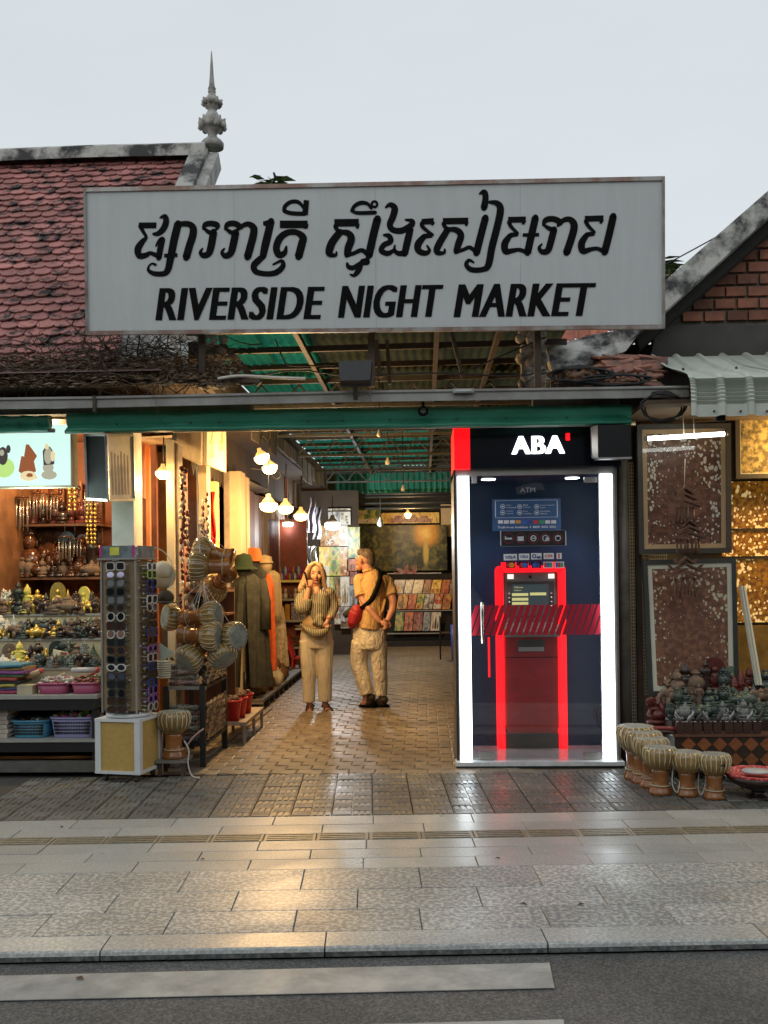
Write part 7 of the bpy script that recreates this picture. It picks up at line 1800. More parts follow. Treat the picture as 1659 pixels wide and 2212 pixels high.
def braid(a, b, r, m, label, grp):
 a = Vector(a); b = Vector(b); L_ = (b - a).length; t = (b - a).normalized(); n1 = t.cross(Vector((0, 0, 1))).normalized(); n2 = t.cross(n1)
 mb = MB(); nu = 16; nv = int(L_ / .011)
 def fn(u, v):
  an = 2 * math.pi * u; ph = v * L_ * 42
  e = math.sin(math.pi * min(1, max(0, v))) ** .25 if v < .06 or v > .94 else 1
  rr = r * (1 + .20 * math.cos(3 * an + ph)) * (.35 + .65 * e)
  return a + t * (v * L_) + n1 * (math.cos(an) * rr) + n2 * (math.sin(an) * rr)
 mb.grid(fn, nu, nv); o = mb.build('rope_bundle', m); return tag(o, label, 'rope', grp)
ri = 0
for tier, (z, n, nm) in enumerate(((zt1, 4, 'upper'), (zt2, 7, 'lower'))):
 for k in range(n):
  zz = z + .022 + k * .042
  braid((XT0 + .01, 7.80 + .02 * (k % 2), zz), (XT1 - .06, 7.80 + .02 * (k % 2), zz), .023, ROPEC[(k * 3 + tier) % 4], f"braided dark rope bundle facing the street, {ORD[k + 1]} from bottom of {nm} tier", f"rope bundles, {nm} tier front")
  braid((XT1 - .03, 7.83, zz), (XT1 - .03 + .015 * (k % 2), 8.55, zz), .024, ROPEC[(k * 2 + 1 + tier) % 4], f"braided rope bundle along the lane side, {ORD[k + 1]} from bottom of {nm} tier", f"rope bundles, {nm} tier side")
wrap = thing('plastic_sleeve', 'clear crinkled plastic over the lane side rope bundles', 'plastic sleeve', loc=(XT1, 8.2, zt2))
for z, hgt in ((zt1, .19), (zt2, .31)):
 mb = MB(); mb.grid(lambda u, v: Vector((XT1 + .004 + .012 * math.sin(u * 23 + v * 9) * math.sin(v * 17 + u * 5), 7.78 + u * .8, z + .01 + v * hgt)), 30, 12, sm=True); mb.build('film', glassy('film', (.95, .95, .95), .5, 1.0, .12), wrap)
heap(Vector(((XT0 + XT1) / 2, 8.0, 0)), XT1 - XT0, zt1 + .215, 'reddish brown beads and nuts heaped on top of the rope bundles', 60, [TRC[4], TRC[2], TRC[1], TRC[4]], .05, .02, .14)
fr_ = thing('display_board', 'dark display board with beaded edge standing behind the rope table', 'board', loc=at(372, 1425, 8.7))
mb = MB(); a = at(352, 1440, 8.7); b = at(424, 1335, 8.7); mb.box(a.x, b.x, 8.7, 8.72, a.z, b.z); mb.build('panel', M_timb, fr_)
mb = MB()
for k in range(22): mb.ell(at(428 if k < 12 else 424 - (k - 12) * 6, 1340 + k * 8 if k < 12 else 1336, 8.68), .014, 6, 4)
tag(mb.build('bead_edge', TRC[4], fr_), 'row of brown beads', kind='stuff')
# strings of carved charms on the pilasters
for i, (px_, y0, y1, Y) in enumerate(((392, 1005, 1330, 8.3), (398, 1010, 1180, 8.3), (404, 1100, 1330, 8.4), (436, 1075, 1190, 8.6), (441, 1090, 1200, 8.6), (447, 1060, 1180, 8.7))):
 t = thing('charm_string', f"dangling string of small brown wooden charms on the lane pilasters, {ORD[i + 1]} from the left", 'charms', loc=at(px_, y1, Y), group='charm strings')
 mb = MB(); mb.tube([at(px_, y0, Y), at(px_ + 1, y1, Y)], .003, 4); mb.build('cord', M_cord, t)
 n = int((y1 - y0) / 13)
 for k in range(n):
  mb = MB(); mb.ell(at(px_ + rsr.uniform(-3, 3), y0 + 8 + k * 13, Y - .02), (rsr.uniform(.012, .024), .012, rsr.uniform(.018, .035)), 6, 5); mb.build('charm', [SM['brown'], TRC[1], SM['redwood']][rsr.randrange(3)], t)
# brown masks and carvings stacked behind (low dark cabinet)
cb_ = thing('display_cabinet', 'brown open cabinet of small souvenirs between the first lane pilasters', 'cabinet', loc=at(455, 1450, 9.0))
a = at(392, 1470, 9.0); b = at(492, 1270, 9.0)
mb = MB(); mb.box(a.x, b.x, 9.3, 9.33, .2, b.z); mb.build('back', M_brownw, cb_)
for y_ in (1275, 1325, 1380, 1430):
 z = at(440, y_, 9.0).z; mb = MB(); mb.box(a.x, b.x, 8.98, 9.3, z - .02, z); mb.build('shelf', M_boardw, cb_)
 its = [(400 + k * 13 + rsr.uniform(-3, 3), 0, rsr.uniform(.10, .17), kk[(k * 3 + int(y_)) % 10], ['brown', 'darkwood', 'clay', 'grey', 'white'][rsr.randrange(5)]) for k in range(7)]
 for it, lab in row_labels(its, f"in lane cabinet, {['top','second','third','bottom'][(1275,1325,1380,1430).index(y_)]} shelf"):
  p = at(it[0], 1400, 9.1); p.z = z + .001; statue(it[3], it[4], p, it[2], lab, 'souvenirs in the lane cabinet', 0, 1.1)
# bench with red pots
bx = at(518, 1560, 9.1); zb = at(518, 1548, 9.1).z
bn = thing('low_bench', 'low wooden bench beside the lane under the red pots', 'bench', loc=(bx.x, 9.2, 0))
mb = MB(); mb.box(bx.x - .13, bx.x + .12, 8.75, 9.75, zb - .03, zb); mb.build('seat', M_board, bn)
for x in (-.11, .09):
 for y in (8.78, 9.25, 9.7): mb = MB(); mb.box(bx.x + x, bx.x + x + .025, y, y + .03, 0, zb - .031); mb.build('leg', M_board, bn)
M_rpot = mat('red_pot', (.50, .022, .018), rough=.35, var=.1)
for i, (px_, Y, lab) in enumerate(((503, 8.85, 'nearest red plastic pot on the low bench'), (516, 9.05, 'middle red plastic pot on the low bench'), (529, 9.35, 'farthest red plastic pot on the low bench'))):
 c = Vector((at(px_, 1500, Y).x, Y, zb + .001)); t = thing('red_pot', lab, 'pot', loc=c, group='red pots on the bench')
 mb = MB(); mb.lathe([(.055, 0), (.078, .17), (.088, .17), (.088, .19), (.076, .19), (.05, .04)], c, 16); mb.build('tub', M_rpot, t)
 mb = MB()
 for k in range(9): mb.ell(c + Vector((rsr.uniform(-.05, .05), rsr.uniform(-.05, .05), .185 + rsr.uniform(0, .03))), (.025, .02, .018), 6, 4)
 tag(mb.build('wooden_bits', SM['clay'], t), 'small wooden pieces', kind='stuff')
# platform along the shops
pf = thing('lane_platform', 'low grey slatted platform edging the shops along the lane', 'platform', loc=(-2.2, 12.5, 0))
hp_ = .13; xp = at(572, 1532, 10.95).x
mb = MB(); mb.box(-3.2, xp, 10.9, 14.5, hp_ - .03, hp_); mb.build('deck', mat('deck_grey', (.17, .155, .135), rough=.6, var=.25, world=True), pf)
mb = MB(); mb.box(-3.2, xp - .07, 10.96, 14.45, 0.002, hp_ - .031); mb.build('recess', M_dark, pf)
for k in range(10): mb = MB(); mb.box(xp - .055, xp - .008, 10.93 + k * .39, 10.97 + k * .39, 0, hp_ - .031); mb.build('bracket', M_steel2, pf)
mb = MB(); mb.box(xp - .62, xp - .01, 10.905, 10.94, .075, .10); mb.build('front_slat', M_board, pf)
mb = MB(); mb.prism([(-2.02, 7.75, .0), (-1.84, 8.2, .0), (-1.75, 11.0, .0), (-1.80, 11.0, .0), (-1.90, 8.2, 0), (-2.09, 7.75, 0)], (0, 0, .022)); tag(mb.build('kerb_strip', M_pave), 'low concrete kerb strip between lane pavers and shop goods', 'kerb', kind='structure')
# mannequins with coats and hats
M_coat = mat('coat_greygreen', (.034, .037, .031), rough=.9, col2=(.058, .06, .048), scale=10, bump=.3, bscale=120)
M_coat2 = mat('coat_dark', (.03, .033, .03), rough=.85)
M_oran = mat('orange_scarf', (.70, .13, .03), rough=.8, var=.2, scale=20); M_hatg = mat('hat_green', (.015, .03, .012), rough=.95, bump=.8, bscale=90); M_hato = mat('hat_orange', (.45, .13, .03), rough=.9, bump=.6, bscale=90); M_creamc = mat('cream_garment', (.36, .28, .17), rough=.85, var=.2)
def coat(px, Y, ytop, ybot, wtop, wbot, m, name, parent, fold=9, open_=False, depth=.6):
 S = Y / F; c0 = at(px, ytop, Y); zt, zb = c0.z, at(px, ybot, Y).z
 mb = MB()
 def fn(u, v):
  g_ = (.06 + .16 * v) if open_ else 0
  a = -math.pi / 2 + g_ + u * (2 * math.pi - 2 * g_)
  w_ = (wtop + (wbot - wtop) * (1 - (1 - v) ** 1.6)) * S / 2
  if v < .12: w_ *= .35 + .65 * math.sin(v / .12 * math.pi / 2)
  k = 1 + (.02 + .13 * v) * math.sin(fold * a + 2.2 * math.sin(3 * v + a)) + (.015 + .03 * v) * math.sin((fold * 2 + 3) * a + 6 * v)
  gap = 0
  return Vector((c0.x + math.cos(a) * w_ * k, Y + math.sin(a) * w_ * depth * k, zt + (zb - zt) * v))
 mb.grid(fn, 72, 26); return mb.build(name, m, parent)
mn = thing('mannequin', 'mannequin in long grey green coat and dark green brimmed hat', 'mannequin', loc=(at(530, 1480, 11.0).x, 11.0, hp_))
coat(533, 11.0, 1236, 1482, 66, 94, M_coat, 'coat', mn, 11, True)
coat(528, 10.97, 1246, 1350, 18, 14, M_coat2, 'inner_scarf', mn, 5, depth=1.6)
c = at(526, 1232, 11.0)
mb = MB(); mb.ell(c + Vector((0, 0, .0)), (.085, .085, .12), 12, 8); mb.build('head', M_coat2, mn)
mb = MB(); mb.lathe([(.165, -.02), (.15, .0), (.105, .02), (.105, .09), (.085, .145), (.0, .17)], c + Vector((0, 0, .03)), 20, caps=False); mb.build('hat', M_hatg, mn)
for sx in (-1, 1): mb = MB(); mb.tube([at(533 + sx * 33, 1252, 11.0), at(533 + sx * 41, 1300, 10.95), at(533 + sx * 40, 1360, 10.93)], [.05, .06, .065], 10); mb.build('sleeve', M_coat, mn)
mb = MB(); mb.tube([(WL[mn.name].x, 11.0, hp_), (WL[mn.name].x, 11.0, hp_ + .3)], .02, 8); mb.lathe([(.13, 0), (.13, .02), (0, .02)], WL[mn.name], 14); mb.build('stand', M_blkm, mn)
m2 = thing('mannequin', 'mannequin with orange felt hat and long bright orange scarf behind the grey green coat', 'mannequin', loc=(at(565, 1460, 11.7).x, 11.7, hp_))
coat(560, 11.75, 1228, 1450, 48, 56, M_coat2, 'coat', m2, 9)
coat(580, 11.45, 1240, 1448, 20, 28, M_oran, 'scarf', m2, 5, depth=1.0)
c = at(548, 1216, 11.75); mb = MB(); mb.ell(c + Vector((0, 0, -.03)), (.08, .08, .11), 12, 8); mb.build('head', M_coat2, m2)
mb = MB(); mb.lathe([(.13, -.02), (.12, .0), (.10, .02), (.095, .09), (.07, .14), (.0, .15)], c + Vector((0, 0, .04)), 20, caps=False); mb.build('hat', M_hato, m2)
mb = MB(); mb.tube([(WL[m2.name].x, 11.75, hp_), (WL[m2.name].x, 11.75, hp_ + .4)], .02, 8); mb.build('stand', M_blkm, m2)
m3 = thing('mannequin', 'mannequin in a cream patterned shirt, last of the three on the platform', 'mannequin', loc=(at(585, 1450, 12.6).x, 12.6, hp_))
coat(587, 12.6, 1232, 1330, 34, 40, M_creamc, 'shirt', m3, 9); coat(598, 12.9, 1300, 1440, 26, 44, mat('beige_drape', (.42, .36, .27), rough=.8, col2=(.2, .15, .1), scale=18), 'drape', m3, 9)
mb = MB(); mb.ell(at(575, 1222, 12.6), (.08, .08, .11), 12, 8); mb.build('head', M_creamc, m3)
mb = MB(); mb.lathe([(.12, 0), (.1, .02), (.09, .08), (0, .11)], at(572, 1216, 12.6), 16, caps=False); mb.build('hat', M_creamc, m3)
# bags and fringed bundles at the foot of the mannequins
for i, (px_, py_, Y, s_, m) in enumerate(((545, 1492, 11.2, .10, SM['clay']), (560, 1488, 11.4, .10, TRC[4]), (576, 1478, 11.8, .10, SM['clay']), (592, 1466, 12.2, .11, TRC[1]), (604, 1452, 12.8, .11, TRC[4]), (600, 1425, 13.0, .12, TRC[1]), (588, 1440, 12.4, .10, SM['clay']))):
 c = at(px_, py_, Y); c.z = hp_ + s_ * (1.0 if py_ > 1445 else 2.6)
 mb = MB(); mb.lathe([(s_ * .6, -s_), (s_ * 1.05, -s_ * .4), (s_ * .95, s_ * .4), (s_ * .5, s_ * .95), (s_ * .55, s_ * 1.1)], c, 18, rib=9, ribd=.10)
 tag(mb.build('woven_bag', m), f"brownish woven bag at the mannequins' feet, {ORD[i + 1]} from the street", 'bag', 'woven bags on the platform')
# white goods shelf deeper in the lane
YW_ = 14.9; a = at(588, 1400, YW_); b = at(660, 1400, YW_)
ws = thing('goods_shelf', 'open pale shelf of bottles and jars against the red wall behind the woman', 'shelves', loc=((a.x + b.x) / 2, YW_, 0))
for i, y_ in enumerate((1253, 1293, 1339)):
 z = at(620, y_, YW_).z; mb = MB(); mb.box(a.x, b.x, YW_, YW_ + .35, z - .035, z); mb.build('shelf', mat('yellow_edge', (.75, .66, .18), rough=.5) if i == 0 else M_shelfedge, ws)
mb = MB(); mb.box(a.x, b.x, YW_ + .36, YW_ + .38, .1, 2.4); mb.build('back', M_red, ws)
for x in (a.x, b.x): mb = MB(); mb.box(x - .015, x + .015, YW_ + .02, YW_ + .05, 0, at(620, 1253, YW_).z); mb.build('upright', M_shelfedge, ws)
BT = [mat('bottle_%s' % n, c, rough=.25) for n, c in (('red', (.45, .03, .06)), ('blue', (.06, .10, .42)), ('violet', (.22, .08, .35)), ('amber', (.5, .25, .03)), ('white', (.6, .58, .52)))]
BN = ['red', 'blue', 'violet', 'amber', 'white']
for r_ in range(2):
 for k in range(12):
  z = at(620, 1253, YW_).z + (.005 if r_ == 0 else .005); j = (k * 3 + r_ * 2) % 5; x = a.x + .03 + k * (b.x - a.x - .06) / 11; y = YW_ + .05 + .12 * r_
  if r_: z += .10
  mb = MB(); mb.lathe([(.019, 0), (.021, .05), (.018, .07), (.009, .085), (.010, .105), (0, .105)], (x, y, z), 8)
  if r_ == 1: mb.box(x - .022, x + .022, y - .03, y + .03, z - .1, z - .001)
  tag(mb.build('bottle', BT[j]), f"{BN[j]} little bottle, {ORD[k + 1]} from left in goods shelf's {['front', 'raised back'][r_]} row", 'bottle', 'little bottles on the goods shelf')
for k in range(6):
 z = at(620, 1293, YW_).z + .002; x = a.x + .05 + k * .078
 mb = MB(); mb.lathe([(.03, 0), (.036, .04), (.03, .075), (.02, .085), (0, .1)], (x, YW_ + .08, z), 10); mb.lathe([(.014, .09), (.024, .12), (.018, .15), (0, .16)], (x, YW_ + .08, z), 8)
 tag(mb.build('jar', BT[4] if k % 3 else SM['clay']), f"pale jar on the middle board of the goods shelf, {ORD[k + 1]} from the left", 'jar', 'jars on the goods shelf')
z = at(620, 1339, YW_).z
mb = MB(); mb.box(a.x + .20, a.x + .27, YW_ + .05, YW_ + .15, z + .001, z + .24); tag(mb.build('box', BT[3]), 'tall amber box on the lowest board of the goods shelf', 'box')
mb = MB(); mb.box(a.x + .29, a.x + .50, YW_ + .06, YW_ + .20, z + .001, z + .26); tag(mb.build('patterned_tin', mat('pattern_tin', (.10, .10, .18), col2=(.4, .36, .4), scale=40, cmix=(.45, .55))), 'dark patterned tin right of the tall amber box', 'tin')
mb = MB(); mb.lathe([(.05, 0), (.10, .04), (.105, .045), (.05, .01)], (a.x + .42, YW_ + .1, z - .13), 14); mb.box(a.x + .35, a.x + .49, YW_ + .05, YW_ + .15, z - .16, z - .131); tag(mb.build('white_bowl', BT[4]), 'white bowl under the lowest board of the goods shelf', 'bowl')
# trays on a stand
tr = Vector((at(625, 1400, 15.0).x, 15.0, 0)); zt3 = at(625, 1396, 15.0).z
t = thing('tray_stand', 'low white stand carrying round wicker trays behind the red chair', 'stand', loc=tr)
mb = MB(); mb.box(tr.x - .2, tr.x + .2, 14.85, 15.2, zt3 - .03, zt3); mb.build('top', M_shelfedge, t)
for sx in (-1, 1): mb = MB(); mb.box(tr.x + sx * .17 - .015, tr.x + sx * .17 + .015, 14.9, 14.94, 0, zt3 - .031); mb.build('leg', M_shelfedge, t)
for k in range(5):
 mb = MB(); mb.lathe([(.0, 0), (.14, 0), (.16, .022), (.15, .024), (.13, .008), (0, .008)], (tr.x, 15.0, zt3 + .002 + k * .028), 20); tag(mb.build('wicker_tray', [SM['clay'], TRC[4], TRC[2]][k % 3]), f"round wicker tray, {ORD[k + 1]} from the bottom of the stack", 'tray', 'stacked wicker trays')
# red plastic chair
rcx = at(640, 1452, 14.55); zs_ = at(640, 1420, 14.55).z
ch = thing('plastic_chair', 'small red plastic chair half hidden behind the woman', 'chair', loc=(rcx.x, 14.55, 0))
M_rch = mat('red_plastic', (.62, .03, .035), rough=.4, var=.05)
mb = MB(); mb.box(rcx.x - .06, rcx.x + .24, 14.5, 14.8, zs_ - .02, zs_ + .005); mb.build('seat', M_rch, ch)
mb = MB(); mb.prism([(rcx.x - .07, 14.5, zs_), (rcx.x - .16, 14.48, zs_ + .30), (rcx.x - .12, 14.48, zs_ + .32), (rcx.x - .03, 14.5, zs_ + .02)], (0, .28, 0)); mb.build('backrest', M_rch, ch)
for dx, y in ((-.05, 14.52), (-.05, 14.77), (.22, 14.52), (.22, 14.77)): mb = MB(); mb.bar((rcx.x + dx, y, zs_ - .02), (rcx.x + dx * 1.25, y, 0), .03); mb.build('leg', M_rch, ch)
# black metal chair by the booth
bcx = at(972, 1420, 17.3); ch = thing('metal_chair', 'thin black metal chair beside the booth at the far right of the lane', 'chair', loc=(bcx.x, 17.3, 0))
mb = MB(); mb.box(bcx.x - .18, bcx.x + .2, 17.1, 17.5, .44, .46); mb.build('seat', M_blkm, ch)
for dx in (-.17, .18):
 for y in (17.12, 17.48): mb = MB(); mb.tube([(bcx.x + dx, y, 0), (bcx.x + dx, y, .75 if dx < 0 else .44)], .012, 6); mb.build('leg', M_blkm, ch)
for z in (.55, .64, .74): mb = MB(); mb.tube([(bcx.x - .17, 17.12, z), (bcx.x - .17, 17.48, z)], .01, 6); mb.build('back_rail', M_blkm, ch)
mb = MB(); c = at(981, 1420, 16.9); mb.lathe([(.07, 0), (.09, .62), (.085, .62), (0, .6)], (c.x + .03, 16.9, 0), 14); tag(mb.build('blue_bin', mat('blue_bin', (.05, .10, .42), rough=.4)), 'blue plastic bin beside the black metal chair', 'bin')
# ================================================================ PICTURES AT THE LANE END
def art(name, cols, scale=6, stretch=(1, 1, 1), wave=False, emitk=0.0):
 m = bpy.data.materials.new(name); m.use_nodes = True; MATS[name] = m
 t = m.node_tree; N = t.nodes; L = t.links; b = N['Principled BSDF']; b.inputs['Roughness'].default_value = .35
 tc = N.new('ShaderNodeTexCoord'); oi = N.new('ShaderNodeObjectInfo'); mp = N.new('ShaderNodeMapping'); mp.inputs['Scale'].default_value = stretch
 cb2 = N.new('ShaderNodeCombineXYZ'); mu = N.new('ShaderNodeMath'); mu.operation = 'MULTIPLY'; mu.inputs[1].default_value = 37
 L.new(oi.outputs['Random'], mu.inputs[0]); L.new(mu.outputs[0], cb2.inputs[0]); L.new(mu.outputs[0], cb2.inputs[2])
 L.new(tc.outputs['Object'], mp.inputs['Vector']); L.new(cb2.outputs[0], mp.inputs['Location'])
 no = N.new('ShaderNodeTexNoise'); no.inputs['Scale'].default_value = scale; no.inputs['Detail'].default_value = 5; no.inputs['Distortion'].default_value = 1.2
 L.new(mp.outputs[0], no.inputs['Vector'])
 rp = N.new('ShaderNodeValToRGB'); e = rp.color_ramp.elements
 n = len(cols)
 while len(e) < n: e.new(.5)
 for i, c in enumerate(cols): e[i].position = .30 + .40 * i / (n - 1); e[i].color = (*c, 1)
 L.new(no.outputs['Fac'], rp.inputs[0]); L.new(rp.outputs[0], b.inputs['Base Color'])
 return m
PAL = {
 'orange and brown': [(.08, .03, .01), (.40, .14, .03), (.65, .38, .12), (.12, .06, .03)],
 'red': [(.12, .02, .015), (.45, .07, .03), (.65, .25, .10), (.06, .02, .02)],
 'grey and white': [(.08, .08, .08), (.35, .35, .34), (.62, .60, .56), (.2, .2, .2)],
 'green and yellow': [(.02, .07, .03), (.10, .22, .06), (.55, .48, .10), (.03, .05, .03)],
 'gold': [(.30, .14, .02), (.75, .45, .06), (.95, .75, .25), (.25, .10, .02)],
 'cream': [(.30, .24, .16), (.62, .55, .42), (.70, .66, .55), (.22, .14, .08)],
 'blue grey': [(.04, .07, .10), (.16, .22, .28), (.42, .45, .46), (.05, .05, .06)],
 'dark brown': [(.02, .015, .012), (.08, .05, .03), (.28, .18, .08), (.03, .02, .02)],
 'maroon': [(.10, .02, .03), (.28, .06, .06), (.40, .22, .15), (.05, .02, .02)],
}
AM = {k: art('art_' + k.replace(' ', '_'), v, 7, (1, 1, .55)) for k, v in PAL.items()}
def canvas(z0_, z1_, Y, pal, label, grp=None, lean=0.0, name='canvas_print', m=None, cat='picture'):
 a = at((1000 + z0_[0] / 2.0232) * .54861, (1950 + z1_[1] / 2.0232) * .54861, Y); b = at((1000 + z1_[0] / 2.0232) * .54861, (1950 + z0_[1] / 2.0232) * .54861, Y)
 mb = MB(); mb.prism([(a.x, Y, a.z), (b.x, Y, a.z), (b.x + lean * .6, Y + lean, b.z), (a.x + lean * .6, Y + lean, b.z)], (0, .018, 0))
 o = tag(mb.build(name, m or AM[pal]), label, cat, grp)
 if m is None and b.x - a.x > .06:                # painted motif: towers, figures, flowers, palms
  rc = random.Random(int(z0_[0] * 7 + z0_[1])); w_, h_ = b.x - a.x, b.z - a.z; kind_ = rc.randrange(4); tone = rc.choice(['dark brown', 'dark brown', 'orange and brown', 'cream', 'maroon'])
  def PT(u, v, d): return Vector((a.x + w_ * u + lean * .6 * v, Y + lean * v - .0015 * d, a.z + h_ * v))
  shapes = []
  if kind_ == 0:
   for cx, s in ((.5, 1), (.26, .62), (.74, .62)): shapes.append([(cx - .10 * s, .12), (cx + .10 * s, .12), (cx + .11 * s, .3 * s + .1), (cx + .06 * s, .52 * s + .1), (cx, .72 * s + .1), (cx - .06 * s, .52 * s + .1), (cx - .11 * s, .3 * s + .1)])
  elif kind_ == 1:
   for cx, s in ((.5, 1),) if w_ < h_ else ((.3, .9), (.52, 1), (.74, .85)): shapes.append([(cx - .16 * s, .06), (cx + .16 * s, .06), (cx + .14 * s, .40 * s), (cx + .07 * s, .62 * s)] + [(cx + .085 * s * math.cos(q), .72 * s + .09 * s * math.sin(q)) for q in (-.4, .6, 1.57, 2.5, 3.5)] + [(cx - .07 * s, .62 * s), (cx - .14 * s, .40 * s)])
  elif kind_ == 2:
   for k in range(4):
    cx, cz = rc.uniform(.25, .75), .16 + .22 * k; shapes.append([(cx + .20 * (.6 + .4 * math.cos(5 * q)) * math.cos(q), cz + .20 * (w_ / h_) * (.6 + .4 * math.cos(5 * q)) * math.sin(q)) for q in [i * .3142 for i in range(20)]])
  else:
   shapes.append([(0.03, .04), (.97, .04), (.97, .30), (.7, .36), (.4, .30), (.03, .38)]); cx = rc.uniform(.3, .7)
   shapes.append([(cx - .03, .3), (cx + .03, .3), (cx + .05, .66), (cx + .24, .62), (cx + .08, .76), (cx + .12, .90), (cx, .78), (cx - .14, .88), (cx - .08, .74), (cx - .24, .60), (cx - .01, .66)])
  for i_, sh_ in enumerate(shapes):
   mb = MB(); mb.add([PT(u, v, 1 + i_) for u, v in sh_], [tuple(range(len(sh_)))]); mb.build('painted_motif', AM[tone], o)
 return o
YP = 18.2
wl = thing('picture_wall', 'dark partition wall at the lane end covered with pictures', 'wall', loc=(-1, 18.5, 0))
mb = MB(); a = at(655, 1400, 18.4); b = at(778, 1400, 18.4); mb.box(a.x - .6, b.x, 18.32, 18.4, 0, 3.1); mb.build('panel', M_soff, wl)
mb = MB(); mb.box(-3, 3.5, 21.5, 21.6, 0, 3.6); mb.build('panel', mat('end_wall', (.035, .04, .035), rough=.8, var=.3), wl)
LST = [((590, 105), (768, 122), 'cream', 'narrow cream strip picture at the very top of the picture wall'), ((592, 130), (678, 236), 'grey and white', 'grey white print high on the picture wall, behind the white lamp'), ((682, 130), (768, 236), 'cream', 'cream print high on the picture wall, right of the white lamp'),
 ((530, 240), (674, 404), 'orange and brown', 'broad orange brown print just below the white lamp'), ((677, 240), (744, 404), 'cream', 'cream print with dark figure between the orange one and the green flower print'), ((747, 252), (842, 502), 'green and yellow', 'tall green print with yellow flowers'),
 ((520, 410), (600, 642), 'gold', 'tall golden print left in the second row of the picture wall'), ((603, 410), (680, 642), 'green and yellow', 'tall green yellow print second in the second row of the picture wall'), ((683, 412), (750, 642), 'orange and brown', 'tall orange print right in the second row of the picture wall'),
 ((742, 508), (818, 604), 'red', 'small red print directly behind the man\'s face'), ((545, 650), (600, 885), 'cream', 'cream print left in the third row of the picture wall'), ((603, 650), (642, 885), 'green and yellow', 'slim olive print in the third row of the picture wall'),
 ((645, 648), (688, 885), 'dark brown', 'slim nearly black print in the third row of the picture wall'), ((691, 648), (760, 885), 'cream', 'cream print with dark tower in the third row of the picture wall'), ((765, 610), (820, 710), 'maroon', 'small maroon print behind the man\'s chest'),
 ((765, 715), (822, 880), 'blue grey', 'blue grey print behind the man\'s chest'), ((640, 890), (690, 1030), 'maroon', 'maroon print at the bottom of the picture wall'), ((693, 890), (765, 1060), 'grey and white', 'grey print at the bottom of the picture wall beside the red bag')]
for p0, p1, pal, lab in LST: canvas(p0, p1, YP, pal, lab, 'prints on the picture wall')
# big jungle painting: plain generic landscape
def jungle():
 m = bpy.data.materials.new('jungle_paint'); m.use_nodes = True; t = m.node_tree; N = t.nodes; L = t.links; b = N['Principled BSDF']; b.inputs['Roughness'].default_value = .4
 tc = N.new('ShaderNodeTexCoord')
 no = N.new('ShaderNodeTexNoise'); no.inputs['Scale'].default_value = 7; no.inputs['Detail'].default_value = 9; no.inputs['Distortion'].default_value = .8; L.new(tc.outputs['Object'], no.inputs['Vector'])
 rp = N.new('ShaderNodeValToRGB'); e = rp.color_ramp.elements; e.new(.5); e.new(.6)
 for i, (p, c) in enumerate(((.40, (.008, .012, .006)), (.50, (.035, .05, .015)), (.58, (.11, .12, .025)), (.70, (.22, .15, .04)))): e[i].position = p; e[i].color = (*c, 1)
 L.new(no.outputs['Fac'], rp.inputs[0])
 def blob(cx, cz, sx, sz, lo, hi):
  mp = N.new('ShaderNodeMapping'); mp.vector_type = 'TEXTURE'; mp.inputs['Location'].default_value = (cx, 0, cz); mp.inputs['Scale'].default_value = (sx, 9, sz)
  ln = N.new('ShaderNodeVectorMath'); ln.operation = 'LENGTH'; ad = N.new('ShaderNodeMath'); ad.operation = 'MULTIPLY_ADD'; ad.inputs[1].default_value = .9; mr = N.new('ShaderNodeMapRange')
  L.new(tc.outputs['Object'], mp.inputs['Vector']); L.new(mp.outputs[0], ln.inputs[0]); L.new(no.outputs['Fac'], ad.inputs[0]); L.new(ln.outputs['Value'], ad.inputs[2])
  mr.inputs[1].default_value = lo + .45; mr.inputs[2].default_value = hi + .45; mr.inputs[3].default_value = 1; mr.inputs[4].default_value = 0; L.new(ad.outputs[0], mr.inputs[0]); return mr.outputs[0]
 cur = rp.outputs[0]
 for args, col in (((.50, .80, .34, .36, .5, 1.0), (.72, .34, .03)), ((.48, .80, .17, .16, .3, 1.0), (.95, .66, .15)), ((.48, .38, .07, .30, .6, 1.1), (.62, .48, .10))):
  f = blob(*args); mx_ = N.new('ShaderNodeMix'); mx_.data_type = 'RGBA'; L.new(f, mx_.inputs[0]); L.new(cur, mx_.inputs[6]); mx_.inputs[7].default_value = (*col, 1); cur = mx_.outputs[2]
 L.new(cur, b.inputs['Base Color']); return m
canvas((850, 235), (1535, 606), 20.9, None, 'large dark jungle landscape painting with orange sunset and waterfall', name='landscape_painting', m=jungle(), cat='painting')
canvas((772, 105), (1010, 230), 21.0, 'green and yellow', 'dim green landscape painting above the jungle painting, left half', 'paintings under the far roof', name='landscape_painting', cat='painting')
canvas((1015, 135), (1475, 226), 21.0, 'gold', 'golden landscape painting above the jungle painting, right half', 'paintings under the far roof', name='landscape_painting', cat='painting')
canvas((1060, 615), (1492, 668), 20.8, 'grey and white', 'long white landscape strip under the jungle painting', name='landscape_painting', cat='painting')
mb = MB(); a = at((1000 + 1490 / 2.0232) * .5486, 1140, 21.1); mb.box(a.x, a.x + .25, 21.1, 21.15, 2.3, 3.0); tag(mb.build('cream_pillar', M_cream), 'short cream pillar top right of the golden painting', 'pillar')
rkk = thing('print_rack', 'three tier pale rack leaning full of small prints at the lane end', 'display rack', loc=at(905, 1380, 20.3))
for i, (zy, Y) in enumerate(((785, 20.6), (917, 20.45), (1098, 20.25))):
 a = at((1000 + 1060 / 2.0232) * .54861, (1950 + (zy + 8) / 2.0232) * .54861, Y); b = at((1000 + 1620 / 2.0232) * .54861, (1950 + (zy - 6) / 2.0232) * .54861, Y)
 mb = MB(); mb.box(a.x, b.x, Y - .06, Y + .02, a.z, b.z); mb.build('ledge', M_shelfedge, rkk)
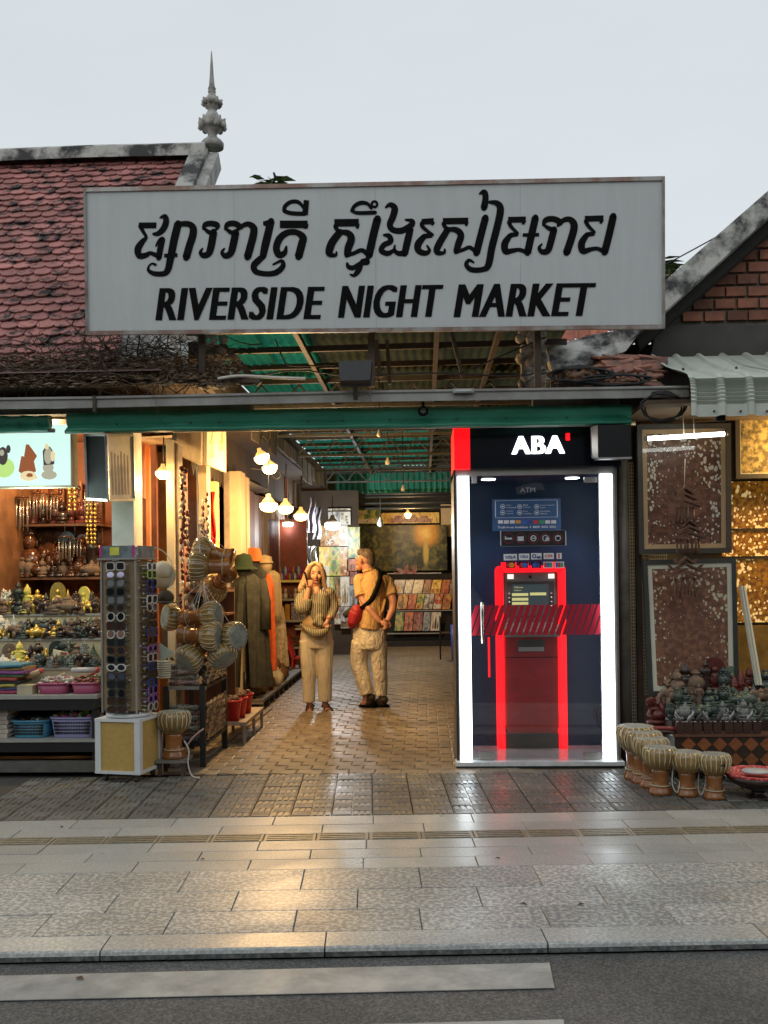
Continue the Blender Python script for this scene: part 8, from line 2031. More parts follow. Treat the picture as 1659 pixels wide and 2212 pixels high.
a = at((1000 + 1060 / 2.0232) * .54861, 1380, 20.7); b = at((1000 + 1600 / 2.0232) * .54861, 1380, 20.7)
mb = MB(); mb.prism([(a.x, 20.3, .05), (b.x, 20.3, .05), (b.x, 20.75, 1.5), (a.x, 20.75, 1.5)], (0, .03, 0)); mb.build('back', M_dark, rkk)
mb = MB(); mb.box(a.x, b.x, 20.15, 20.4, 0, .12); mb.build('base', M_blkm, rkk)
R1 = [1095, 1188, 1255, 1338, 1400, 1480, 1548, 1600]; P1 = ['grey and white', 'grey and white', 'cream', 'maroon', 'gold', 'red', 'grey and white']
R2 = [1128, 1215, 1282, 1342, 1420, 1490, 1562]; P2 = ['orange and brown', 'red', 'green and yellow', 'grey and white', 'red', 'orange and brown']
R3 = [1115, 1190, 1262, 1338, 1400, 1482]; P3 = ['green and yellow', 'red', 'maroon', 'blue grey', 'cream']
for rn_, (RR_, PP_, y0, y1, Y, ln_) in enumerate(((R1, P1, 674, 782, 20.52, .10), (R2, P2, 788, 908, 20.38, .10), (R3, P3, 932, 1080, 20.18, .06))):
 for k in range(len(PP_)):
  canvas((RR_[k] + 4, y0), (RR_[k + 1] - 4, y1), Y, PP_[k], f"small {PP_[k]} print, {ORD[k + 1]} from left in print rack's {['top', 'middle', 'bottom'][rn_]} tier", 'small prints on the rack', ln_)
# hanging things between shelf and pictures
for i, (px_, y0, y1, Y, m, lab) in enumerate(((672, 1075, 1150, 16.8, mat('wrapped_grey', (.32, .30, .36), rough=.3, var=.4, scale=12), 'plastic wrapped violet grey scarf hanging left of the white lamp'), (684, 1095, 1165, 17.0, mat('wrapped_dark', (.14, .13, .14), rough=.3, var=.5, scale=12), 'dark wrapped scarf hanging behind the white lamp'),
  (655, 1165, 1255, 16.2, mat('silver_wrap', (.5, .55, .58), rough=.25, var=.4, scale=14), 'silvery plastic wrapped goods hanging above the woman'), (676, 1180, 1250, 16.6, mat('pale_wrap', (.48, .48, .42), rough=.3, var=.4, scale=14), 'pale wrapped garment hanging above the woman to the right'), (603, 1165, 1235, 15.3, M_red, 'dark red panel hanging above the bottle shelf'))):
 mb = MB(); n = 12
 def fh(u, v):
  return at(px_ - 9 + u * 18 + 2 * math.sin(v * 9 + i), y0 + v * (y1 - y0), Y) + Vector((0, .05 * math.sin(u * 11 + v * 4), 0))
 mb.grid(fh, 12, 12); tag(mb.build('hanging_goods', m), lab, 'hanging goods', 'wrapped goods hanging in the lane')
bl = thing('brass_bell_lamp', 'conical brass shade hanging above the bottle shelf', 'shade', loc=at(632, 1165, 15.6))
c = at(632, 1168, 15.6); mb = MB(); mb.lathe([(.15, -.05), (.12, .0), (.05, .05), (.03, .18), (.02, .22)], c, 16); mb.build('cone', mat('brass', (.42, .36, .24), rough=.3, metal=.6), bl)
mb = MB(); mb.tube([c + Vector((0, 0, .2)), c + Vector((0, 0, .6))], .006, 5); mb.build('cord', M_cable, bl)
# right side of the lane behind the booth: unseen dark wall added for light bounce
rw = thing('lane_wall', 'unseen dark wall added on the right side of the lane for light bounce', 'wall', loc=(1.6, 14, 0))
mb = MB(); mb.box(1.45, 1.55, 8.7, 21.5, 0, 3.4); mb.build('panel', M_soff, rw)
mb = MB(); mb.box(-4.2, -3.9, 21.5, 21.6, 0, 3.6); mb.box(-3.9, -3.0, 21.5, 21.6, 0, 3.6); mb.build('end_panel', M_soff, rw)
mb = MB(); mb.box(-3.0, 3.5, 19.2, 21.6, 3.58, 3.62); mb.build('far_roof', M_soff, rw)
# ================================================================ PEOPLE
def fuse(mb, name, m, parent, voxel=.008, smooth=3, fac=.5):
 """join overlapping volumes into one continuous skin"""
 o = bpy.data.objects.new('tmp', mb.mesh('tmp', m)); C.objects.link(o)
 r = o.modifiers.new('r', 'REMESH'); r.mode = 'VOXEL'; r.voxel_size = voxel; r.use_smooth_shade = True
 s = o.modifiers.new('s', 'SMOOTH'); s.iterations = smooth; s.factor = fac
 dg = bpy.context.evaluated_depsgraph_get(); dg.update()
 me = bpy.data.meshes.new_from_object(o.evaluated_get(dg)); bpy.data.objects.remove(o)
 off = WL[parent.name]
 me.transform(Matrix.Translation(-off)); me.name = name
 me.materials.clear(); me.materials.append(m)
 me.polygons.foreach_set('use_smooth', [True] * len(me.polygons))
 q = bpy.data.objects.new(name, me); C.objects.link(q); q.parent = parent; WL[q.name] = off
 return q
M_skinw = mat('skin_a', (.52, .27, .17), rough=.5, var=.06, scale=12, rnd=0); M_skinm = mat('skin_b', (.50, .24, .15), rough=.5, var=.08, scale=12, rnd=0)
M_hairw = mat('hair_blond', (.46, .33, .19), rough=.5, col2=(.26, .17, .09), scale=40, cmix=(.4, .65), rnd=0, bump=.5, bscale=70); M_hairm = mat('hair_grey_brown', (.11, .075, .05), rough=.7, col2=(.22, .17, .13), scale=60, rnd=0, bump=.6, bscale=150)
M_linen = mat('cream_linen', (.72, .65, .49), rough=.85, var=.10, scale=5, rnd=0, bump=.7, bscale=13); M_khaki = mat('khaki_cotton', (.70, .63, .47), rough=.85, var=.12, scale=6, rnd=0, bump=1.0, bscale=11)
M_shirtm = mat('mustard_shirt', (.58, .36, .14), rough=.85, var=.10, scale=5, rnd=0, bump=.7, bscale=12)
def stripes():
 m = bpy.data.materials.new('striped_blouse'); m.use_nodes = True; t = m.node_tree; N = t.nodes; L = t.links; b = N['Principled BSDF']; b.inputs['Roughness'].default_value = .8
 tc = N.new('ShaderNodeTexCoord'); wv = N.new('ShaderNodeTexWave'); wv.inputs['Scale'].default_value = 15; wv.inputs['Distortion'].default_value = 3.0; wv.inputs['Detail'].default_value = 1; wv.inputs['Detail Scale'].default_value = .6
 L.new(tc.outputs['Object'], wv.inputs['Vector']); rp = N.new('ShaderNodeValToRGB'); e = rp.color_ramp.elements; e[0].position = .42; e[1].position = .56; e[0].color = (.065, .063, .043, 1); e[1].color = (.36, .32, .215, 1)
 L.new(wv.outputs['Fac'], rp.inputs[0]); L.new(rp.outputs[0], b.inputs['Base Color'])
 no = N.new('ShaderNodeTexNoise'); no.inputs['Scale'].default_value = 16; L.new(tc.outputs['Object'], no.inputs['Vector']); bp = N.new('ShaderNodeBump'); bp.inputs['Strength'].default_value = .5; bp.inputs['Distance'].default_value = .02; L.new(no.outputs['Fac'], bp.inputs['Height']); L.new(bp.outputs[0], b.inputs['Normal'])
 return m
M_stripe_b = stripes()
def creases(m, sc=(7, 7, 2.2), st=.8, d=.05):
 t = m.node_tree; N = t.nodes; L = t.links; b = N['Principled BSDF']
 tc = N.new('ShaderNodeTexCoord'); mp = N.new('ShaderNodeMapping'); mp.inputs['Scale'].default_value = sc; mp.inputs['Rotation'].default_value = (0, .35, 0)
 no = N.new('ShaderNodeTexNoise'); no.inputs['Scale'].default_value = 2.2; no.inputs['Detail'].default_value = 3; no.inputs['Distortion'].default_value = 1.6
 L.new(tc.outputs['Object'], mp.inputs[0]); L.new(mp.outputs[0], no.inputs['Vector'])
 bp = N.new('ShaderNodeBump'); bp.inputs['Strength'].default_value = st; bp.inputs['Distance'].default_value = d; L.new(no.outputs['Fac'], bp.inputs['Height']); L.new(bp.outputs[0], b.inputs['Normal'])
creases(M_khaki, (6, 6, 3.4)); creases(M_linen, (9, 9, 1.3), .6); creases(M_shirtm, (6, 6, 3.0), .7)
def mk(Y0, s):
 def W_(zx, zy, dy=0.0):
  p = at((1100 + zx / 2.95) * .54861, (2100 + zy / 2.95) * .54861, Y0); return Vector((p.x, Y0 + dy, p.z))
 return W_
# ---------------- woman
W = mk(10.95, 1); K = .00097
wo_ = thing('person', 'woman with long fair hair on the phone, striped blouse, cream trousers, waist bag and sandals', 'person', loc=(W(430, 2078).x, 10.95, 0))
mb = MB()
T = lambda P_, r, seg=12: mb.tube([W(*p) for p in P_], [x * K for x in r] if not isinstance(r, (int, float)) else r * K, seg)
def E(mb, p, rx, ry, rz, M=None): mb.ell(W(*p), (rx * K, ry * K, rz * K), 16, 11, M)
E(mb, (428, 445, -.005), 76, 95, 110); E(mb, (430, 500, -.035), 60, 66, 78); E(mb, (436, 560, -.05), 34, 34, 28)        # skull, face, chin
E(mb, (440, 492, -.115), 13, 22, 30); E(mb, (440, 508, -.122), 17, 14, 11)                                             # nose
for sx in (-1, 1): E(mb, (428 + sx * 72, 480, .01), 12, 22, 32); E(mb, (436 + sx * 36, 505, -.07), 26, 26, 26)
T([(432, 560, 0), (435, 640, .01), (435, 700, .02)], [48, 48, 70])
T([(436, 690, .02), (436, 800, .02), (440, 960, .02), (435, 1060, .02), (430, 1180, .03)], [105, 118, 100, 100, 120], 16)
for sx, x0 in ((-1, 300), (1, 560)): E(mb, (x0, 690, .02), 62, 60, 60)
T([(290, 690, .02), (262, 780, .0), (285, 860, -.08)], [48, 44, 40]); T([(285, 860, -.08), (330, 760, -.13), (352, 650, -.12), (357, 610, -.11)], [40, 38, 29, 27])   # phone arm
T([(570, 690, .03), (612, 800, .05), (625, 870, .03)], [48, 44, 40]); T([(625, 870, .03), (600, 950, -.06), (575, 1010, -.12)], [39, 33, 27])
for x0, x1 in ((345, 348), (525, 528)): T([(x0, 1180, .03), (x0, 1500, .02), (x1, 1800, .04), (x1, 2010, .04)], [85, 62, 50, 36])
# feet
T([(352, 2015, .05), (356, 2052, .0), (362, 2066, -.10)], [34, 36, 30]); T([(528, 2010, .05), (545, 2050, .0), (600, 2066, -.07)], [34, 36, 30])
for i in range(5): T([(342 + i * 10, 2068, -.10), (342 + i * 10, 2072, -.135 + abs(i - 3.2) * .006)], [7.5, 6.5], 7); T([(582 + i * 9, 2064 - (2 - i) * 1.0, -.075 + (i - 2) * -.004), (604 + i * 8, 2070, -.10 + (2 - i) * .006)], [7.5, 6.5], 7)
# phone hand: palm behind the phone, fingers wrapped over it, thumb under the jaw side
HX, HY = -16, 14
E(mb, (372 + HX, 572 + HY, -.125), 34, 20, 40)
for i, (fx, fy) in enumerate(((0, 0), (6, 20), (8, 40), (2, 58))):
 T([(360 + HX - fx * .3, 545 + HY + fy, -.135), (385 + HX + fx, 532 + HY + fy, -.158), (415 + HX + fx - i * 5, 538 + HY + fy, -.155), (432 + HX + fx - i * 9, 552 + HY + fy, -.14)], [10.5, 10, 9.2, 7.5], 8)
T([(352 + HX, 585 + HY, -.12), (336 + HX, 555 + HY, -.13), (334 + HX, 520 + HY, -.128)], [12, 11, 8.5], 8)
# other hand, loosely closed
E(mb, (566, 1035, -.135), 24, 24, 36)
for i in range(4): T([(552 + i * 12, 1052, -.14), (550 + i * 12, 1085, -.152), (548 + i * 11, 1105 - abs(i - 1.4) * 7, -.138), (550 + i * 10, 1112 - abs(i - 1.4) * 8, -.12)], [10, 9.3, 8.6, 7.2], 8)
T([(548, 1028, -.145), (530, 1055, -.158), (528, 1080, -.155)], [11.5, 10, 8], 8)
fuse(mb, 'body', M_skinw, wo_, .0055, 4)
mb = MB()   # hair: cap plus long locks falling to the shoulders
E(mb, (424, 415, .03), 92, 100, 92); E(mb, (424, 450, .055), 88, 78, 100)
for (pts, r) in ((((352, 400, -.02), (325, 470, .0), (292, 560, .0), (255, 640, -.01), (240, 690, -.02)), (34, 42, 46, 44, 20)), (((365, 370, -.05), (335, 430, -.05), (310, 520, -.02), (280, 610, -.03)), (28, 30, 36, 26)), (((420, 345, -.07), (372, 372, -.075), (350, 440, -.06)), (24, 26, 20)),
     (((440, 345, -.07), (485, 385, -.07), (508, 450, -.05), (512, 530, -.02), (530, 610, .0), (540, 655, .0)), (22, 24, 24, 30, 28, 14)), (((500, 420, .0), (516, 520, .02), (505, 620, .04)), (34, 36, 26)), (((420, 500, .09), (420, 620, .10), (400, 720, .10)), (80, 80, 40)), (((330, 560, .05), (300, 660, .05)), (50, 40))):
 mb.tube([W(*p) for p in catmull(pts, 4)], [x * K for x in [r[min(int(i / 4), len(r) - 1)] * (1 - (i % 4) / 4) + r[min(int(i / 4) + 1, len(r) - 1)] * ((i % 4) / 4) for i in range((len(pts) - 1) * 4 + 1)]], 10)
fuse(mb, 'hair', M_hairw, wo_, .007, 3)
mb = MB()
for sx in (-1, 1):
 mb.ell(W(437 + sx * 32, 462, -.088), (15 * K, 7 * K, 6 * K), 8, 6)
mb.build('eyes', M_blk, wo_)
mb = MB()
for sx in (-1, 1): mb.tube([W(437 + sx * 16, 446, -.098), W(437 + sx * 34, 438, -.092), W(437 + sx * 50, 445, -.075)], [.004, .005, .003], 6)
mb.build('eyebrows', M_hairm, wo_)
mb = MB(); mb.tube([W(418, 541, -.094), W(432, 536, -.103), (W(440, 538, -.105)), W(450, 536, -.103), W(462, 541, -.094)], [.003, .007, .0065, .007, .003], 7); mb.build('lips', mat('lips', (.42, .10, .09), rough=.4), wo_)
mb = MB()   # blouse
mb.tube([W(*p) for p in ((436, 668, .02), (436, 720, .01), (438, 820, .005), (440, 930, .0), (446, 1010, -.01))], [(118 * K, 90 * K), (165 * K, 108 * K), (165 * K, 128 * K), (150 * K, 120 * K), (135 * K, 115 * K)], 22)
for p in ((296, 690, .02), (572, 690, .03)): mb.ell(W(*p), (72 * K, 72 * K, 66 * K), 12, 9)
mb.tube([W(*p) for p in catmull(((292, 690, .02), (258, 780, .0), (262, 862, -.06), (310, 868, -.12), (345, 790, -.135), (352, 762, -.135)), 4)], [x * K for x in (66, 69, 73, 77, 80, 82, 83, 83, 80, 74, 70, 66, 62, 60, 56, 54, 52, 50, 46, 44, 42)], 14)
mb.tube([W(*p) for p in catmull(((575, 690, .03), (612, 790, .05), (626, 880, .02), (610, 950, -.05), (600, 985, -.08)), 4)], [x * K for x in (64, 66, 66, 64, 62, 62, 62, 60, 58, 56, 52, 52, 50, 48, 46, 42, 40)], 14)
mb.ell(W(478, 975, -.12), (46 * K, 40 * K, 42 * K), 10, 8)
mb.tube([W(480, 980, -.13), W(500, 1050, -.14), W(520, 1100, -.12)], [30 * K, 40 * K, 14 * K], 9); mb.tube([W(470, 980, -.13), W(430, 1030, -.14), W(400, 1050, -.12)], [28 * K, 34 * K, 10 * K], 9)
bl_ = fuse(mb, 'blouse', M_stripe_b, wo_, .008, 3)
mb = MB(); mb.add([W(395, 650, -.088), W(478, 648, -.088), W(470, 700, -.115), W(448, 745, -.128), W(434, 752, -.129), W(412, 700, -.115)], [(0, 5, 4, 3, 2, 1)])
mb = MB(); mb.ell(W(437, 672, -.062), (44 * K, 40 * K, 62 * K), 14, 9, Matrix.Rotation(R(-18), 3, 'X')); mb.build('neckline_skin', M_skinw, wo_)
mb = MB(); mb.tube([W(*p) for p in ((436, 960, .0), (425, 1040, .0), (430, 1130, .02))], [(135 * K, 108 * K), (160 * K, 122 * K), (178 * K, 130 * K)], 20); fuse(mb, 'camisole', mat('camisole_beige', (.50, .34, .17), rough=.8, bump=.3, bscale=20, rnd=0), wo_, .009, 3)
mb = MB()   # trousers, wide legs
mb.tube([W(*p) for p in ((430, 1090, .02), (428, 1180, .03), (428, 1260, .03), (428, 1330, .03))], [(172 * K, 128 * K), (192 * K, 140 * K), (196 * K, 142 * K), (180 * K, 132 * K)], 22)
mb.tube([W(*p) for p in ((335, 1250, .03), (336, 1500, .02), (340, 1750, .03), (342, 1968, .03))], [(104 * K, 118 * K), (93 * K, 100 * K), (76 * K, 86 * K), (67 * K, 84 * K)], 18)
mb.tube([W(*p) for p in ((525, 1250, .03), (526, 1500, .02), (527, 1750, .03), (528, 1955, .03))], [(102 * K, 118 * K), (92 * K, 100 * K), (82 * K, 90 * K), (78 * K, 86 * K)], 18)
fuse(mb, 'trousers', M_linen, wo_, .009, 2)
mb = MB(); mb.tube([W(*p) for p in catmull(((255, 1050, -.06), (330, 1105, -.13), (420, 1150, -.165), (500, 1150, -.165), (570, 1110, -.13), (612, 1060, -.06)), 4)], [x * K for x in (16, 18, 20, 24, 30, 36, 42, 46, 48, 50, 52, 52, 50, 46, 40, 32, 26, 22, 20, 18, 16)], 10); fuse(mb, 'waist_bag', M_stripe_b, wo_, .007, 2)
mb = MB(); mb.obox(W(330, 524, -.13), (.012, .072, .15), Matrix.Rotation(R(-14), 3, 'Y')); mb.build('phone', M_blk, wo_)
mb = MB(); mb.tube([W(590 + 34 * math.cos(a * .5236), 985 + 10 * math.sin(a * .5236), -.10 + .034 * math.sin(a * .5236)) for a in range(12)], .006, 6, closed=True); mb.build('bracelet', M_red, wo_)
M_sand = mat('sandal_brown', (.09, .035, .018), rough=.6)
for fx, dx in ((357, 0), (570, 1)):
 sd = MB()
 if not dx: sd.tube([W(352, 2076, .09), W(357, 2080, 0), W(362, 2080, -.15)], [(38 * K, .009), (40 * K, .009), (38 * K, .009)], 10)
 else: sd.tube([W(520, 2072, .08), W(560, 2078, -.01), W(625, 2082, -.11)], [(36 * K, .009), (40 * K, .009), (34 * K, .009)], 10)
 for k in range(3):
  cx, cy, cz = ((356, 2050 - k * 22, -.07 + k * .05) if not dx else (592 - k * 26, 2052 - k * 22, -.06 + k * .045))
  sd.tube([W(cx + 44 * math.cos(a), cy + 16 - 34 * math.sin(a), cz + .01 * math.cos(a)) for a in [math.pi * q / 8 for q in range(9)]], (.010), 6)
 sd.build('sandal', M_sand, wo_)
# ---------------- man
W = mk(11.12, 1); K = .000983
mo = thing('person', 'man seen from behind in a mustard shirt and khaki trousers, hands clasped behind him', 'person', loc=(W(1080, 2008).x, 11.12, 0))
mb = MB(); T = lambda P_, r, seg=12: mb.tube([W(*p) for p in P_], [x * K for x in r], seg)
E(mb, (1008, 285, .0), 92, 82, 105); E(mb, (962, 330, .01), 62, 66, 86); E(mb, (925, 400, .03), 36, 40, 34)
E(mb, (898, 340, .035), 16, 14, 24); E(mb, (895, 352, .035), 17, 13, 11); E(mb, (908, 300, .02), 26, 44, 26)
E(mb, (950, 318, -.072), 22, 12, 36); E(mb, (1064, 318, .06), 16, 12, 34)
T([(1015, 360, .0), (1040, 440, .0), (1060, 500, .01)], [66, 68, 95])
T([(1075, 500, .0), (1090, 650, .0), (1080, 850, .0), (1060, 1020, .0), (1050, 1180, .0)], [120, 135, 130, 130, 125], 16)
for p in ((940, 540, .02), (1235, 560, .03)): E(mb, p, 80, 76, 76)
T([(940, 545, .0), (950, 660, -.05), (978, 770, -.10)], [60, 54, 48]); T([(978, 770, -.10), (1060, 880, -.16), (1150, 985, -.19), (1185, 1020, -.195)], [47, 45, 33, 28])
T([(1245, 565, .03), (1300, 690, -.02), (1328, 790, -.07)], [60, 54, 48]); T([(1328, 790, -.07), (1318, 890, -.13), (1275, 985, -.18), (1255, 1015, -.185)], [47, 44, 34, 28])
# clasped hands: one palm holding the other wrist, fingers closed over it
E(mb, (1228, 1032, -.215), 42, 22, 34); E(mb, (1262, 1040, -.20), 38, 22, 36)
for i in range(4):
 T([(1212 + i * 4, 1020 + i * 17, -.235), (1240 + i * 3, 1024 + i * 18, -.25), (1268 - i * 2, 1034 + i * 17, -.24), (1282 - i * 4, 1046 + i * 15, -.222)], [10.5, 10.3, 9.6, 8], 8)
 T([(1270 + i * 3, 1062 + i * 5, -.20), (1252 - i * 2, 1082 + i * 4, -.215), (1228 - i * 2, 1090 + i * 3, -.205), (1212 - i * 1, 1084 + i * 3, -.19)], [10, 9.6, 9, 7.6], 8)
T([(1262, 1015, -.215), (1240, 990, -.238), (1216, 984, -.236)], [12, 11, 8.5], 8); T([(1292, 1030, -.2), (1300, 1058, -.215), (1290, 1082, -.22)], [12, 11, 8.5], 8)
T([(960, 1180, .0), (925, 1500, .03), (975, 1760, .0), (1020, 1930, -.02)], [95, 68, 52, 40]); T([(1150, 1180, .0), (1160, 1520, .0), (1180, 1780, .02), (1190, 1930, .02)], [95, 68, 52, 40])
T([(1020, 1930, -.02), (1000, 1965, .0), (960, 1985, .03)], [40, 40, 30]); T([(1190, 1930, .02), (1170, 1970, .04), (1110, 1985, .08)], [40, 40, 30])
fuse(mb, 'body', M_skinm, mo, .0055, 4)
mb = MB(); E(mb, (1018, 262, .0), 94, 87, 88); E(mb, (1042, 305, .0), 72, 80, 88); E(mb, (960, 222, .0), 62, 70, 46); E(mb, (1050, 370, .0), 50, 60, 36)
fuse(mb, 'hair', M_hairm, mo, .006, 3)
mb = MB(); mb.ell(W(914, 318, .0), (8 * K, 7 * K, 6 * K), 8, 5); mb.build('eye', M_blk, mo)
mb = MB()
mb.tube([W(*p) for p in ((1060, 452, .01), (1075, 480, .0), (1085, 540, .0), (1092, 650, .0), (1085, 800, .0), (1068, 950, .0), (1050, 1106, .0))], [(80 * K, 76 * K), (120 * K, 95 * K), (182 * K, 122 * K), (190 * K, 140 * K), (185 * K, 142 * K), (188 * K, 148 * K), (190 * K, 152 * K)], 24)
for p in ((945, 545, .01), (1235, 562, .03)): mb.ell(W(*p), (88 * K, 84 * K, 80 * K), 12, 9)
mb.tube([W(942, 545, .0), W(950, 640, -.045), W(968, 735, -.09)], [84 * K, 80 * K, 80 * K], 14); mb.tube([W(1245, 562, .03), W(1290, 660, -.015), W(1312, 725, -.045)], [82 * K, 76 * K, 72 * K], 14)
for pts_ in (((1010, 620, -.13), (1050, 800, -.15), (1030, 1000, -.15)), ((1180, 640, -.13), (1165, 820, -.145), (1190, 1000, -.13)), ((930, 760, -.10), (1000, 900, -.14), (1090, 960, -.155)), ((1240, 740, -.09), (1200, 900, -.13), (1120, 1010, -.15)), ((900, 1000, -.08), (980, 1050, -.14), (1080, 1060, -.155))):
 mb.tube([W(*q) for q in catmull(pts_, 4)], [5 * K] + [13 * K] * (len(pts_) * 4 - 5) + [4 * K, 4 * K], 7)
fuse(mb, 'shirt', M_shirtm, mo, .009, 2)
mb = MB(); mb.tube([W(1028 + 62 * math.cos(a * .449) + 10, 436 + 10 * math.sin(a * .449) - 6 * math.cos(a * .449), .075 * math.sin(a * .449)) for a in range(14)], .016, 8, closed=True); mb.build('collar', M_shirtm, mo)
mb = MB()
mb.tube([W(*p) for p in ((1052, 1085, .0), (1048, 1180, .0), (1046, 1270, .0), (1046, 1340, .0))], [(186 * K, 142 * K), (198 * K, 150 * K), (198 * K, 150 * K), (180 * K, 140 * K)], 22)
mb.tube([W(*p) for p in catmull(((950, 1260, .0), (925, 1420, .03), (930, 1540, .03), (975, 1700, .0), (1020, 1870, -.02)), 3)], [(x * K, (x + 8) * K) for x in (114, 112, 108, 104, 100, 98, 97, 94, 92, 90, 86, 84, 82)], 18)
mb.tube([W(*p) for p in catmull(((1150, 1260, .0), (1155, 1420, .0), (1168, 1600, .0), (1180, 1760, .02), (1180, 1890, .02)), 3)], [(x * K, (x + 8) * K) for x in (108, 106, 102, 98, 94, 90, 86, 84, 80, 78, 76, 74, 70)], 18)
fuse(mb, 'trousers', M_khaki, mo, .008, 4)
M_shoe = mat('shoe_dark', (.045, .035, .022), rough=.75, var=.3)
for pts in (((1085, 1925, -.03), (1030, 1955, .0), (985, 1982, .03), (945, 1993, .05)), ((1232, 1955, .0), (1180, 1962, .03), (1110, 1980, .08), (1060, 1990, .12))):
 sh = MB(); sh.tube([W(*p) for p in pts], [46 * K, 52 * K, 42 * K, 24 * K], 12); sh.ell(W(pts[0][0] - 20, pts[0][1] - 25, pts[0][2]), (58 * K, 58 * K, 46 * K), 10, 8); sh.ell(W(pts[1][0] - 5, pts[1][1] - 12, pts[1][2]), (56 * K, 52 * K, 40 * K), 10, 8)
 fuse(sh, 'shoe', M_shoe, mo, .007, 2)
 so = MB(); z_ = .0; a, b = W(*pts[0]), W(*pts[-1]); so.tube([Vector((a.x + .03, a.y, .018)), Vector(((a.x + b.x) / 2, (a.y + b.y) / 2, .015)), Vector((b.x - .02, b.y, .015))], [(.045, .015), (.05, .014), (.032, .012)], 10); so.build('sole', M_blk, mo)
mb = MB()  # strap over the back
pts = catmull(((1120, 405, .06), (1160, 425, -.05), (1182, 480, -.14), (1168, 560, -.17), (1125, 680, -.185), (1068, 780, -.185), (985, 850, -.165), (935, 880, -.12)), 4)
mb.tube([W(*p) for p in pts], [(30 * K, 16 * K)] * len(pts), 8); mb.build('strap', M_blk, mo)
mb = MB(); mb.tube([W(935, 850, -.10), W(900, 930, -.11), W(862, 1030, -.10), W(848, 1095, -.08)], [44 * K, 84 * K, 72 * K, 36 * K], 14); mb.ell(W(910, 900, -.12), (72 * K, 70 * K, 80 * K), 12, 9)
fuse(mb, 'red_bag', mat('red_nylon', (.32, .012, .02), rough=.6, var=.2, bump=.6, bscale=24, rnd=0), mo, .008, 2)
mb = MB(); mb.tube([W(900, 850, -.05), W(830, 910, -.05), W(755, 960, -.04)], [40 * K, 52 * K, 34 * K], 10); fuse(mb, 'dark_bundle', M_coat2, mo, .008, 2)
# ================================================================ DRY VINES, LEAF LITTER, TREES
M_vine = mat('dry_vine', (.085, .055, .038), rough=.9, col2=(.20, .15, .105), scale=18, rnd=.3)
M_straw = mat('dry_leaf', (.20, .14, .09), rough=.9, col2=(.34, .26, .17), scale=30)
rv = random.Random(8)
mb = MB()
for k in range(520):
 px_ = rv.gauss(285, 85) if k % 3 else rv.uniform(-40, 470); py_ = 735 + abs(rv.gauss(0, 1)) * 22 + rv.uniform(0, 60)
 if px_ < -60: continue
 Y = 7.45 + (820 - py_) / 90 * .5 + rv.uniform(-.1, .1); p = at(px_, min(py_, 830), Y)
 d = Vector((rv.uniform(-1, 1), rv.uniform(-.4, .3), rv.uniform(-.25, .45))); L_ = rv.uniform(.10, .5)
 pts = [p]
 for q in range(4): d = (d + Vector((rv.uniform(-.5, .5), rv.uniform(-.4, .4), rv.uniform(-.5, .3)))).normalized(); pts.append(pts[-1] + d * L_ / 4)
 r = rv.uniform(.002, .007); mb.tube(pts, [r, r, r * .8, r * .6, r * .3], 4)
tag(mb.build('dry_vines', M_vine), 'tangle of dry brown vines hanging over the roof edge below the sign', 'vines', kind='stuff')
mb = MB()
for k in range(2600):
 px_ = rv.uniform(-60, 520); py_ = rv.uniform(785, 838) if k % 2 else rv.uniform(768, 820); Y = 7.33 + (838 - py_) / 60 * .22
 p = at(px_, py_, Y); s = rv.uniform(.016, .055); M = Matrix.Rotation(rv.uniform(0, 6), 3, 'Z') @ Matrix.Rotation(rv.uniform(-.9, .9), 3, 'X')
 mb.add([p + M @ Vector(v) for v in ((-s, -s * .15, 0), (s * .2, -s * .22, .004), (s, 0, 0), (0, s * .25, .006))], [(0, 1, 2, 3)])
tag(mb.build('leaf_litter', M_straw), 'dry leaf litter lying along the left gutter', 'leaf litter', kind='stuff')
mb = MB()
for k in range(260):
 px_ = rv.uniform(1150, 1400); p = at(px_, rv.uniform(800, 836), 7.45 + rv.uniform(0, .25)); s = rv.uniform(.012, .04); M = Matrix.Rotation(rv.uniform(0, 6), 3, 'Z') @ Matrix.Rotation(rv.uniform(-.9, .9), 3, 'X')
 mb.add([p + M @ Vector(v) for v in ((-s, -s * .4, 0), (s * .2, -s * .5, .004), (s, 0, 0), (0, s * .5, .006))], [(0, 1, 2, 3)])
tag(mb.build('leaf_litter', M_straw), 'dry litter and tile crumbs along the right gutter under the coils', 'leaf litter', kind='stuff')
wire([at(30, 622, 8.9), at(65, 665, 8.7), at(110, 700, 8.4), at(160, 725, 8.1)], .012, mat('pale_hose', (.42, .36, .28), rough=.7), 'pale dry branch lying diagonally across the red roof tiles', 'branch', 'branch')
wire([at(368, 728, 7.7), at(390, 765, 7.6), at(415, 800, 7.5)], .012, mat('pale_hose', (.42, .36, .28)), 'pale dry stalk hanging beside the stone eave ornament', 'branch', 'branch')
mb = MB(); a = at(-260, 795, 7.55); b = at(330, 783, 7.55); mb.add([at(-260, 812, 7.4), at(350, 800, 7.4), at(330, 780, 7.75), at(-260, 792, 7.75)], [(0, 1, 2, 3)])
mb.build('eave_sheet', mat('brown_sheet', (.12, .07, .06), rough=.7, var=.3, scale=3), ev)
mb = MB(); mb.prism([at(-260, 836, 7.45), at(560, 826, 7.45), at(560, 812, 7.6), at(-260, 818, 7.6)], (0, .02, .02)); mb.build('gutter_floor', M_timb, ev)
